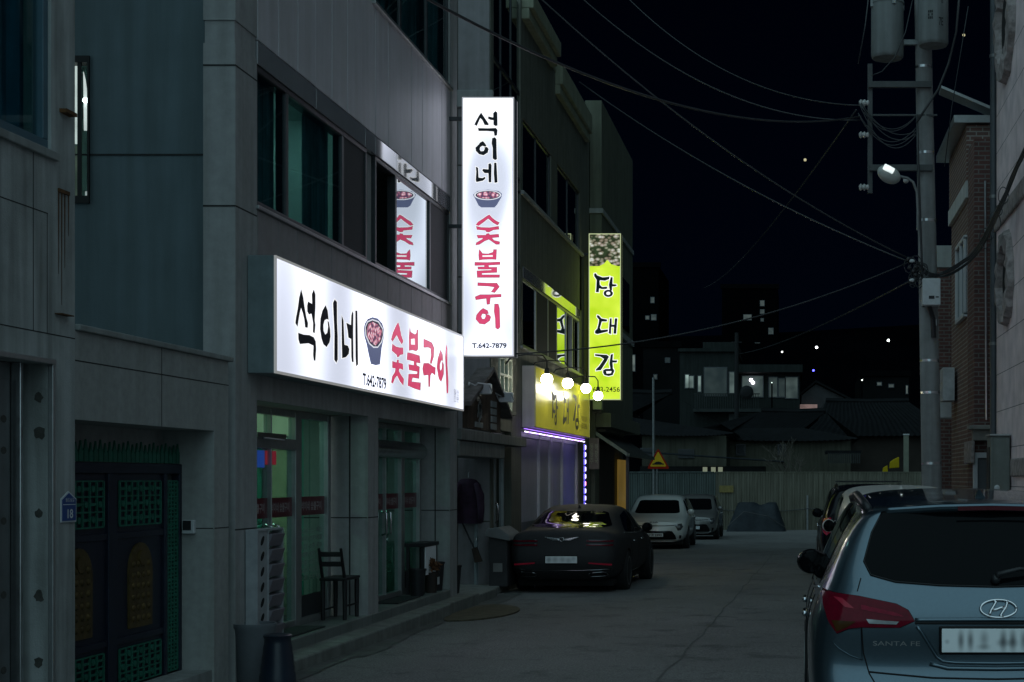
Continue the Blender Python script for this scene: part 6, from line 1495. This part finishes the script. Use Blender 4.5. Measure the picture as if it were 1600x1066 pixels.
fin = MB(); b0 = hit(bvh,'top',0,1.62,0); fin.add([b0+Vector(p) for p in [(-.03,0,-.01),(.03,0,-.01),(.02,.17,-.01),(-.02,.17,-.01),(-.005,0,.06),(.005,0,.06),(.004,.05,.05),(-.004,.05,.05)]], [(0,1,5,4),(1,2,6,5),(2,3,7,6),(3,0,4,7),(4,5,6,7)]); part('antenna_fin', fin, paint_k, car, local=True)

# ---------------------------------------------------------------- white crossover facing the camera
paint_w = carpaint('paint_white', (.60,.62,.60), .0, .3)
def facing_car(lab, x, y, rz, paint, sc_, zb, plate_txt=None, full=True):
    car = place('parked_crossover', x, y, 0, rz, lab, 'car', sc_); car.location.z = zb
    vs, fs = car_body(SUV_REAR, SUV_MIDS, SUV_FRONT, .03, .05, .14); me, bvh = solid(vs, fs, SUV_WELLS, 2); put_mesh('body', me, paint, car); suv_common(car, bvh, paint, rail=False)
    grl = rounded([(-.50,.60),(-.60,.45),(-.62,.33),(.62,.33),(.60,.45),(.50,.60)],3,.15)
    o = part('lower_grille', decal(MB(), bvh, 'front', [grl], .006, .06), gloss_blk, car, smooth=180, local=True)
    c = MB(); line(c, bvh, 'front', [(-.66,.34),(-.56,.27),(.56,.27),(.66,.34)], .02, .01, .05, 8); part('bumper_trim', c, alu, car, smooth=180, local=True)
    part('slim_grille', decal(MB(), bvh, 'front', [[(-.60,.785),(-.3,.765),(.3,.765),(.60,.785),(.6,.762),(.3,.742),(-.3,.742),(-.6,.762)]], .006, .05), gloss_blk, car, smooth=180, local=True)
    for sx in (1, -1):
        f = (lambda l: l) if sx == 1 else mirror
        hl = part('headlamp', decal(MB(), bvh, 'front', [f([(-.55,.78),(-.76,.82),(-.80,.72),(-.74,.62),(-.66,.60),(-.62,.70)])], .008, .04), head_glass, car, smooth=180, local=True)
        part('lamp_reflector', decal(MB(), bvh, 'front', [f([(-.62,.74),(-.72,.76),(-.73,.70),(-.66,.68)])], .011, .03), lamp_clear, hl, smooth=180, local=True)
        part('fog_lamp', decal(MB(), bvh, 'front', [f([(-.70,.46),(-.76,.46),(-.74,.36),(-.69,.36)])], .008, .04), gloss_blk, car, smooth=180, local=True)
    t = MB(); put_text(t, 'KIA' if full else 'K', lambda s_,q_: hit(bvh,'front',.12-s_*.24,.845+q_*.03,.012), .02); part('badge_lettering', t, alu_dark, car, local=True)
    pw = MB(); c = hit(bvh,'front',-.0,.47,0)
    o = part('number_plate', MB().box(c.x-.26,c.x+.26,c.y+.004,c.y+.016,c.z-.055,c.z+.055), mat('plate_white',(.62,.66,.68),.4,var=.05), car, bevel=.004, local=True)
    if plate_txt:
        t = MB(); put_text(t, plate_txt, lambda s_,q_: Vector((c.x+.22-s_*.44, c.y+.018, c.z-.038+q_*.076)), .03); part('plate_lettering', t, mat('plate_ink',(.02,.02,.025),.5), o, local=True)
    return car
facing_car('white crossover facing the camera with a dark windscreen, parked beyond the black sedan', -4.10, 46.6, R(180), paint_w, (1.02,.92,.925), -.335, '157고 2393')
facing_car('pale silver hatchback half hidden behind the white crossover', -3.58, 55.0, R(180), carpaint('paint_silver', (.15,.15,.145), .3, .35), (.93,.92,.92), -.40, None, False)

# ---------------------------------------------------------------- pale van and dark SUV ahead of the grey-blue SUV
def rear_car(name, lab, x, y, zb, paint, sc_, boxy):
    car = place(name, x, y, 0, 0, lab, 'car', sc_); car.location.z = zb
    rr = [(a+(.05 if i > 5 else 0), b, c*(.45 if i > 5 else 1)) for i,(a,b,c) in enumerate(SUV_REAR)] if boxy else SUV_REAR
    mm = [[(a+(.05 if i > 5 else 0), b, c) for i,(a,b,c) in enumerate(r)] for r in SUV_MIDS] if boxy else SUV_MIDS
    vs, fs = car_body(rr, mm, SUV_FRONT, .03, .04, .12); me, bvh = solid(vs, fs, SUV_WELLS, 2); put_mesh('body', me, paint, car); suv_common(car, bvh, paint, rail=not boxy)
    part('rear_window', decal(MB(), bvh, 'rear', [rounded([(-.62,1.18),(-.58,1.50),(.58,1.50),(.62,1.18)],4,.15)], .005, .06), car_glass, car, smooth=180, local=True)
    for sx in (1, -1):
        f = (lambda l: l) if sx == 1 else mirror
        tl = [(-.86,1.12),(-.72,1.14),(-.70,.92),(-.80,.84),(-.86,.90)] if not boxy else [(-.84,.95),(-.74,.95),(-.73,.70),(-.82,.68)]
        o = part('tail_lamp', decal(MB(), bvh, 'rear', [f(tl)], .010, .04), lamp_red if boxy else mat('tail_lamp_lit_red',(.45,.015,.05),.12,coat=1,var=.2,scale=25), car, smooth=180, local=True)
        if not boxy: part('reversing_lamp', decal(MB(), bvh, 'rear', [f([(-.80,.95),(-.73,.98),(-.73,1.04),(-.79,1.02)])], .013, .03), lamp_clear, o, smooth=180, local=True)
    plate(car, hit(bvh,'rear',0,.80,0), .52, .112, mat('plate_white',(.62,.66,.68),.4,var=.05))
    return car, bvh
car, bvh = rear_car('parked_van', 'pale silver compact van between the grey-blue SUV and the dark SUV', 1.27, 17.4, -.10, carpaint('paint_pale', (.55,.54,.50), .0, .4, .15), (.90,.85,1.02), True)
cz = MB(); drape(cz, 0, 0, .3, 0, .35, .05, .015); cz.v = [Vector((-.52+v.y, .34+v.x, 1.17+v.z)) for v in cz.v]
dk = mat('paint_dark_navy', (.006,.007,.010), .16, spec=.2, var=.05)
car, bvh = rear_car('parked_suv', 'dark SUV with red tail lamp and roof rails at the far right of the row', 1.33, 26.0, -.17, dk, (1.0,1,1.05), False)
for sx in (-1,1): pass
bars = MB(); bars.box(-.6,.6,1.1,1.15,1.735,1.755); bars.box(-.6,.6,2.1,2.15,1.74,1.76); part('roof_bar', bars, black_pl, car, local=True)
_m0 = mat
def mat(*a, **k):
    k.setdefault('spec', .12); return _m0(*a, **k)
# ------------------------------------------------------------------ end of the street
fence_m = mat('fence_metal', (.17,.165,.13), .6, metal=.15, var=.10, scale=1.2, streak=.35)
fence_m2 = mat('fence_metal_grey', (.085,.105,.10), .6, metal=.15, var=.10, scale=1.2, streak=.35)
def corrugated(mb, a, b, z0, z1, p=.115, d=.03):
    a, b = Vector((a[0],a[1],0)), Vector((b[0],b[1],0)); L = (b-a).length; t = (b-a)/L; nn = Vector((t.y,-t.x,0)); n_ = int(L/p); vs = []; fs = []
    for i in range(n_+1):
        for f, o in ((0,0),(.35,0),(.5,d),(.85,d)):
            q = a+t*((i+f)*p)+nn*o; vs += [q+Vector((0,0,z0)), q+Vector((0,0,z1))]
    for i in range(len(vs)//2-1): fs.append((2*i,2*i+2,2*i+3,2*i+1))
    return mb.add(vs, fs)
fe = thing('metal_fence', (0,64,-.5), 'pale corrugated metal fence closing the end of the street', 'fence')
part('sheet', corrugated(MB(), (-3.55,64), (9,64), -.6, 1.98), fence_m, fe)
rl = MB().box(-3.55,9,64.02,64.08,.9,.96).box(-3.55,9,63.95,64.06,1.98,2.02); part('rail', rl, fence_m, fe)
part('post', MB().box(.42,.50,63.88,63.95,-.6,1.0), paint_gal, fe); part('rope', MB().tube(sag((-3.5,63.9,.40),(.45,63.88,.42),.12),.018,5).tube(sag((.45,63.88,.42),(6,63.9,.5),.1),.018,5), cable_m, fe)
part('notice', MB().box(-3.36,-2.75,63.9,63.93,1.12,1.42), mat('notice_tan',(.20,.16,.06),.7,var=.25,scale=9), fe)
fe2 = thing('metal_fence', (-5,62.5,-.5), 'darker grey corrugated metal fence panel behind the warning sign', 'fence')
part('sheet', corrugated(MB(), (-7.6,65.5), (-3.6,64.0), -.6, 1.98), fence_m2, fe2); part('rail', MB().tube([(-7.6,65.45,2.0),(-3.6,63.95,2.0)],.03,6), fence_m2, fe2)
# tarpaulin heap
tp = thing('covered_heap', (-1.6,62.2,-.5), 'heap under a dark grey tarpaulin in front of the metal fence', 'tarpaulin heap')
random.seed(31); n_x, n_y = 30, 14; vs = []; fs = []
from mathutils import noise as mnoise
for j in range(n_y+1):
    for i in range(n_x+1):
        a = i/n_x; b = j/n_y; x = -2.95+2.5*a; y = 61.3+1.9*b
        e = min(1, 6*min(a,1-a))*min(1, 4*min(b,1-b)); hgt = (1.15*math.exp(-((a-.32)/.28)**2)+.95*math.exp(-((a-.8)/.22)**2)+.25)*e**.6
        hgt += .10*mnoise.noise(Vector((x*3,y*3,0)))*e+.06*mnoise.noise(Vector((x*9,y*7,2)))*e
        vs.append((x+.08*mnoise.noise(Vector((x,y,5)))*e, y, -.5+max(0,min(1.22,hgt))))
for j in range(n_y):
    for i in range(n_x): a = j*(n_x+1)+i; fs.append((a,a+1,a+n_x+2,a+n_x+1))
part('tarpaulin', MB().add(vs, fs), mat('tarpaulin',(.022,.028,.034),.5,var=.3,scale=4,bump=.4,bscale=8), tp, smooth=50)
part('rope', MB().tube([(-2.9,61.25,-.3),(-2.2,61.2,.35),(-1.2,61.2,.15),(-.5,61.3,-.3)],.02,5), cable_m, tp)
# warning sign
ws = thing('warning_sign', (-4.9,52,-.4), 'triangular yellow road bump warning sign with a red border on a grey post', 'road sign')
c = P(1028.5,719,52); r = .46
part('post', MB().tube([(P(1022,590,52.1).x,52.08,-.5),(P(1021,590,52.1).x,52.08,P(0,590,52).z)],.045,10), paint_gal, ws, smooth=60)
part('post', MB().tube([(P(1027,590,52.1).x,52.06,-.5),(P(1027,590,52.1).x,52.06,c.z-.2)],.03,10), paint_gal, ws, smooth=60)
tri = lambda k: rounded([(c.x-.40*k,c.z-.31*k),(c.x+.40*k,c.z-.31*k),(c.x,c.z+.42*k)],4,.10)
pf = lambda a,b,d: Vector((a,52+d,b))
part('plate', MB().prism(tri(1.0), pf, 0, .01), mat('sign_red',(.30,.018,.006),.5,var=.1), ws)
part('yellow_field', MB().prism(tri(.74), pf, -.006, -.001), mat('sign_amber',(.62,.38,.02),.5,var=.08), ws)
hp = [(c.x-.20,c.z-.16),(c.x+.20,c.z-.16),(c.x+.20,c.z-.125),(c.x+.15,c.z-.12),(c.x+.09,c.z-.07),(c.x,c.z-.05),(c.x-.09,c.z-.07),(c.x-.15,c.z-.12),(c.x-.20,c.z-.125)]
part('bump_symbol', MB().prism(hp, pf, -.012, -.007), dark, ws)
# terrain behind the fence
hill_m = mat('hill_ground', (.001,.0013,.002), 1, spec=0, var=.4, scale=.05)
vs = []; fs = []; nx, ny = 24, 24
def hz(x, y): 
    t = max(0, y-66); return -.6+t*.055+.0009*t*t*(1 if t < 130 else 0)+(.0009*130*130 if t >= 130 else 0)+1.2*math.sin(x*.05+y*.03)*min(1,t/40)
for j in range(ny+1):
    for i in range(nx+1): x = -130+260*i/nx; y = 65.9+250*(j/ny)**1.6; vs.append((x,y,hz(x,y)))
for j in range(ny):
    for i in range(nx): a = j*(nx+1)+i; fs.append((a,a+1,a+nx+2,a+nx+1))
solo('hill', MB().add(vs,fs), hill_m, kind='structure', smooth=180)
# low tiled houses behind the fence
tilem = mat('roof_tiles_dark', (.006,.007,.008), .7, var=.4, scale=3)
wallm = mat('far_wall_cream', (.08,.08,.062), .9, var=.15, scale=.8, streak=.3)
def roof_rows(mb, x0, x1, y0, y1, ze, zrr, xi0, xi1, ym, n_=26):
    """hipped tiled roof: ribbed front and back slopes rising to a ridge"""
    for side in (0, 1):
        yy = y0 if side == 0 else y1; vs = []; fs = []
        for i in range(n_*2+1):
            a = i/(n_*2); o = .05 if i % 2 else 0
            vs += [(x0+(x1-x0)*a, yy, ze+o+.15*(2*abs(a-.5))**3), (x0+(x1-x0)*a*.5+(xi0+(xi1-xi0)*a)*.5, (yy+ym)/2, (ze+zrr)/2+o-.12), (xi0+(xi1-xi0)*a, ym, zrr+o)]
        for i in range(n_*2): a = i*3; fs += [(a,a+3,a+4,a+1),(a+1,a+4,a+5,a+2)]
        mb.add(vs, fs)
    mb.add([(x0,y0,ze+.15),(x0,y1,ze+.15),(xi0,ym,zrr)],[(0,1,2)]); mb.add([(x1,y0,ze+.15),(x1,y1,ze+.15),(xi1,ym,zrr)],[(0,1,2)])
    mb.tube([(xi0,ym,zrr+.08),((xi0+xi1)/2,ym,zrr+.02),(xi1,ym,zrr+.08)],.16,8)
    return mb
def low_house(lab, u0, u1, vbot, ve, vr, ur0, ur1, Y, dep, wm=wallm, wins=()):
    x0, x1 = P(u0,0,Y).x, P(u1,0,Y).x; ze = P(0,ve,Y).z; zr_ = P(0,vr,Y+dep/2).z; t = thing('tiled_house', ((x0+x1)/2,Y+dep/2,0), lab, 'house', 'low tiled houses behind the fence')
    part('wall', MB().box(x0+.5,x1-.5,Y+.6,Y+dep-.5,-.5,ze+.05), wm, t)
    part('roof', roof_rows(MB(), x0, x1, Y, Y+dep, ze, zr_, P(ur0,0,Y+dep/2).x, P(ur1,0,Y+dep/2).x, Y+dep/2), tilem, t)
    for (a,b,c_,d) in wins:
        p, q_ = P(a,c_,Y+.58), P(b,d,Y+.58); w_ = part('window', MB().box(p.x,q_.x,Y+.52,Y+.6,q_.z,p.z), alu_dark, t); part('pane', MB().box(p.x+.06,q_.x-.06,Y+.50,Y+.515,q_.z+.06,p.z-.06), screen, w_)
    return t
low_house('low dark tiled house at the left behind the fence', 985, 1150, 735, 682, 615, 985, 1050, 72, 8, wins=((1000,1020,700,715),(1060,1085,702,716)))
low_house('low dark tiled house in the middle behind the fence', 1120, 1345, 735, 690, 644, 1190, 1290, 76, 9, wins=((1150,1165,694,712),(1215,1228,672+22,712)))
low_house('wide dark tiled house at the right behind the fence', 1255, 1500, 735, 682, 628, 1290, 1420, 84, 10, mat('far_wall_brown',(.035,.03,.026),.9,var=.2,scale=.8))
# sheds and canopies right behind the fence
sd_ = thing('shed', (-4,70,0), 'low shed roof with three small lit panes just above the fence', 'shed')
part('wall', MB().box(-7.4,-1.5,69.5,71.3,-.5,2.3), mat('shed_wall',(.012,.013,.013),.9), sd_)
part('roof', MB().prism([(-8,3.0),(-.6,2.5),(-.6,2.55),(-8,3.06)], lambda a,b,d: Vector((a,69+d,b)), 0, 2.6), mat('shed_roof',(.02,.025,.03),.5,var=.2), sd_)
for u in (1098,1111,1122): 
    p, q_ = P(u,730,69.4), P(u+7,738,69.4); part('lit_pane', MB().box(p.x,q_.x,69.42,69.49,q_.z,p.z), emat('shed_pane',(.75,.75,.5),.16), sd_)
aw2 = thing('striped_canopy', (-1,74,2), 'striped cloth canopy edge in front of the right tiled house', 'canopy')
mb = MB()
for i in range(16): mb.box(P(1294+i*3.2,0,73).x, P(1296+i*3.2,0,73).x, 73, 73.08, P(0,724,73).z, P(0,708,73).z)
part('stripes', mb, mat('canopy_pale',(.035,.038,.037),.9), aw2); part('roof', MB().box(P(1290,0,73).x,P(1346,0,73).x,73.09,75,P(0,709,73).z,P(0,704,73).z), tilem, aw2)
st = thing('lit_post', (4,72,0), 'pale square post on the dark brown wall left of the pole', 'post'); p, q_ = P(1412,680,72), P(1420,704,72)
part('post', MB().box(p.x,q_.x,72,72.2,-.4,p.z), mat('post_pale',(.17,.18,.14),.8,var=.15), st); part('cap', MB().box(p.x-.03,q_.x+.03,71.97,72.23,p.z,p.z+.06), alu, st)
yb = thing('excavator_bucket', (4,70,1.5), 'bright yellow machine parts showing over the fence near the pole', 'machine')
ym_ = mat('machine_yellow',(.36,.26,.005),.5,var=.15,scale=2)
K = lambda l: [(P(a,b,70).x,P(a,b,70).z) for a,b in l]
part('bucket', MB().prism(K([(1390,732),(1391,722),(1398,717),(1405,714),(1405,731)]), lambda a,b,d: Vector((a,70+d,b)), 0, .5), ym_, yb, bevel=.03)
part('arm', MB().prism(K([(1379,742),(1380,731),(1387,727),(1388,742)]), lambda a,b,d: Vector((a,70.1+d,b)), 0, .3), ym_, yb, bevel=.03)
part('frame', MB().box(P(1375,0,70.4).x,P(1440,0,70.4).x,70.6,71.2,-.5,P(0,741,70).z), mat('machine_dark',(.03,.03,.03),.7), yb)
# two storey house with lit windows
th = thing('two_storey_house', (-5,92,3), 'two storey house with lit balcony windows above the tiled roofs', 'house')
Y = 92; pr = lambda u,v: P(u,v,Y)
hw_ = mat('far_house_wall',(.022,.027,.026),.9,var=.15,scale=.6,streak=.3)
mb = MB(); mb.box(pr(1062,0).x,pr(1150,0).x,Y,Y+8,0,pr(0,548).z); mb.box(pr(1150,0).x,pr(1250,0).x,Y+1,Y+8,0,pr(0,582).z); mb.box(pr(1095,0).x,pr(1150,0).x,Y+2,Y+8,pr(0,548).z,pr(0,530).z); part('wall', mb, hw_, th)
mb = MB(); mb.box(pr(1150,0).x,pr(1254,0).x,Y-.2,Y+8,pr(0,582).z,pr(0,570).z); mb.box(pr(1060,0).x,pr(1152,0).x,Y-.3,Y+8.1,pr(0,550).z,pr(0,545).z); part('roof_slab', mb, hw_, th)
bal = MB(); bal.box(pr(1085,0).x,pr(1190,0).x,Y-1.2,Y,pr(0,645).z,pr(0,640).z)
for i in range(28): 
    x = pr(1088+i*3.6,0).x; bal.box(x-.025,x+.025,Y-1.2,Y-1.15,pr(0,640).z,pr(0,618).z)
bal.box(pr(1086,0).x,pr(1188,0).x,Y-1.22,Y-1.13,pr(0,618).z,pr(0,616.5).z); part('balcony', bal, mat('balcony_grey',(.03,.036,.035),.7,var=.2), th)
def lit(parent, u0,u1,v0,v1,Yp,col,s_,nm='window'):
    p, q_ = P(u0,v0,Yp), P(u1,v1,Yp); w_ = part(nm, MB().box(p.x-.06,q_.x+.06,Yp-.02,Yp+.02,q_.z-.06,p.z+.06), alu_dark, parent)
    part('lit_pane', MB().box(p.x,q_.x,Yp-.035,Yp-.022,q_.z,p.z), emat('pane_%s_%03d' % (nm, int(s_*1000+col[0]*100)), col, s_, var=.75, scale=1.3, base=(.02,.03,.03)), w_)
cool = (.62,.85,.78)
lit(th,1071,1076,586,606,Y-.04,cool,.55); lit(th,1077,1083.5,588,606,Y-.04,cool,.22); lit(th,1091,1095,588,612,Y-.04,cool,.28); lit(th,1101,1135,575,618,Y-.04,cool,.025)
lit(th,1140,1147,582,614,Y-.04,cool,.13); lit(th,1160,1192,588,620,Y+.94,cool,.07); lit(th,1202,1214,590,620,Y+.94,cool,.06); lit(th,1217,1226,592,620,Y+.94,cool,.03); lit(th,1228,1246,590,622,Y+.94,cool,.07)
part('porch_lamp', MB().sphere(pr(1173,593)+Vector((0,.6,0)),.11,12,8).sphere(pr(1176,597)+Vector((0,.6,0)),.11,12,8), emat('porch_lamp',(.95,.85,1.0),7), th, smooth=180)
part('satellite_dish', MB().lathe([(.02,-.1),(.25,-.06),(.42,.05),(.40,.06),(.2,-.03)], pr(1168,615)+Vector((0,-1.4,0)), 'Y', 18), dark, th)
part('base_panel', MB().box(pr(1139,0).x,pr(1149,0).x,Y-.1,Y,pr(0,662).z,pr(0,647).z), mat('far_white',(.09,.10,.10),.8), th)
# gabled shed
gs2 = thing('gabled_shed', (1,96,4), 'pale ribbed gable shed right of the two storey house', 'shed'); Y = 97
g_ = [(P(a,b,Y).x,P(a,b,Y).z) for a,b in [(1252,640),(1252,618),(1275,600),(1330,627),(1330,640)]]
mb = MB().prism(g_, lambda a,b,d: Vector((a,Y+d,b)), 0, 6)
for i in range(22):
    x = P(1254+i*3.4,0,Y).x; a = 1254+i*3.4; vt = 618-(a-1252)*.78 if a < 1275 else 600+(a-1275)*.49
    mb.box(x-.04,x+.04,Y-.04,Y,P(0,640,Y).z,P(0,vt+1.5,Y).z)
part('wall', mb, mat('ribbed_wall',(.07,.07,.073),.8,var=.15), gs2)
rf = MB()
for (a,b),(c_,d) in (((1249,619),(1275,598)),((1275,598),(1333,628))):
    p, q_ = P(a,b,Y), P(c_,d,Y); rf.add([p+Vector((0,-.3,0)),q_+Vector((0,-.3,0)),q_+Vector((0,6.2,0)),p+Vector((0,6.2,0)),p+Vector((0,-.3,.15)),q_+Vector((0,-.3,.15)),q_+Vector((0,6.2,.15)),p+Vector((0,6.2,.15))],[(0,1,2,3),(4,5,6,7),(0,1,5,4)])
part('roof', rf, tilem, gs2)
p, q_ = P(1249,632,Y-.5), P(1277,640,Y-.5); lb = MB()
for i in range(5): lb.box(p.x,q_.x,Y-.5,Y-.45,q_.z+i*.07,q_.z+i*.07+.045)
part('lit_blind', lb, emat('lit_blind',(.8,.5,.45),.32,var=.5,scale=1.5), gs2)
# farther flats and hillside houses
def block(lab, u0, u1, vt, Y, wins, c=(.002,.0023,.0027)):
    t = thing('apartment_block', (P((u0+u1)/2,0,Y).x,Y+5,hz(0,Y)), lab, 'apartment block')
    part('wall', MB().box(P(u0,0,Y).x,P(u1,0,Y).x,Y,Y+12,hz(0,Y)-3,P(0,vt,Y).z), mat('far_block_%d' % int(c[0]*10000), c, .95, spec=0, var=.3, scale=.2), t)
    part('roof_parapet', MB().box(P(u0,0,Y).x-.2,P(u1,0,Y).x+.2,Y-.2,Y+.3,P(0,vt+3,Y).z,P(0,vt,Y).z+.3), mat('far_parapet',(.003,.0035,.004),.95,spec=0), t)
    for (a,b,c_,d,s_) in wins: lit(t,a,b,c_,d,Y-.1,(.75,.9,.8),s_)
    return t
block('tall dark apartment block directly right of the lime sign', 988, 1029, 415, 150, ((1017,1022,465,473,.12),(1009,1014,494,499,.08),(1018,1025,492,500,.10),(988,992,555,580,.15)))
block('dark apartment block with a column of dim windows behind the two storey house', 1128, 1215, 448, 190, ((1188,1194,470,478,.06),(1188,1194,484,490,.04),(1162,1174,492,500,.06),(1189,1193,498,502,.03),(1201,1208,513,522,.07),(1180,1187,536,544,.12)), (.0012,.0015,.002))
block('low dark flats in front of the left apartment block', 1005, 1062, 540, 110, ((1022,1026,586,592,.04),(1040,1046,560,566,.02)), (.007,.008,.0085))
block('dim hillside house with a pale edge left of the pole', 1345, 1420, 585, 120, ((1371,1377,598,602,.10),(1389,1396,601,605,.08),(1416,1418,603,615,.14)), (.007,.008,.008))
def hill_lamp(u, v, Y, col, s_, lab, r=.22):
    p = P(u,v,Y); t = thing('hill_lamp', Vector((p.x,p.y,hz(p.x,p.y))), lab, 'street lamp', 'lamps on the far hillside')
    part('lamp', MB().sphere(p,.62*r*Y/170,10,8), emat('hill_lamp_%d' % int(u), col, s_), t, smooth=180); part('post', MB().tube([Vector((p.x,p.y+.3,hz(p.x,p.y)-.5)),p+Vector((0,.3,.1))],.05,6), hill_m, t)
hill_lamp(1388,532,150,(.9,1,.95),6,'bright white lamp nearest the pole on the dark hillside',.24)
hill_lamp(1276,543,170,(.9,.95,1),6,'white lamp in the middle of the dark hillside',.24); hill_lamp(1222,550,180,(.9,.95,.9),4,'small white lamp leftmost on the dark hillside',.16)
hill_lamp(1271,579,140,(.08,.08,1.0),6,'small blue light below the hillside lamps',.2); hill_lamp(1347,594,118,(.9,1,.9),3,'tiny white lamp on the hillside house',.13); hill_lamp(1206,598,89,(.8,1,.9),2,'tiny lamp in front of the two storey house windows',.10)
# bare tree in front of the middle roof
tr_ = thing('bare_tree', (P(1240,0,69).x,69,-.4), 'small leafless tree rising behind the metal fence', 'tree'); random.seed(17); tk = MB(); tw = MB()
def grow_branch(mb, p, d, ln, r, dep):
    q = p+d*ln; m_ = p.lerp(q,.5)+Vector((random.uniform(-1,1),random.uniform(-1,1),random.uniform(-1,1)))*ln*.08
    (tk if dep > 2 else tw).tube([p,m_,q],[r,r*.85,r*.7],6)
    if dep > 0:
        for k in range(3 if dep > 1 else 4):
            nd = (d+Vector((random.uniform(-1,1),random.uniform(-.8,.8),random.uniform(-.35,.7)))*.85).normalized(); grow_branch(mb, p.lerp(q,random.uniform(.6,1)), nd, ln*random.uniform(.6,.85), r*.6, dep-1)
b0 = Vector((P(1240,0,69).x,69,-.4)); grow_branch(tk, b0, Vector((.05,0,1)), 1.6, .09, 4)
bark = mat('bark_dark',(.10,.09,.075),.9,var=.3); part('trunk', tk, bark, tr_, smooth=60); part('crown', tw, bark, tr_)
pt = thing('planter_pole', (P(1162,0,80).x,80,0), 'dark utility pole between the low roofs and the two storey house', 'utility pole')
part('pole', MB().tube([(P(1151,0,88).x,88,0),(P(1151,0,88).x,88,P(0,520,88).z)],[.16,.12],10), dark, pt); part('cross_arm', MB().box(P(1143,0,88).x,P(1159,0,88).x,87.95,88.05,P(0,536,88).z,P(0,534,88).z), dark, pt)
for u, v, lab in ((1258,250,'faint yellowish star in the middle of the dark sky'),(1506,55,'yellowish star right of the transformers')):
    p = P(u,v,300); solo('star', MB().sphere(p,.30,8,6), emat('star_glow',(.8,.7,.4),.6), lab, 'star', 'stars in the sky', smooth=180)
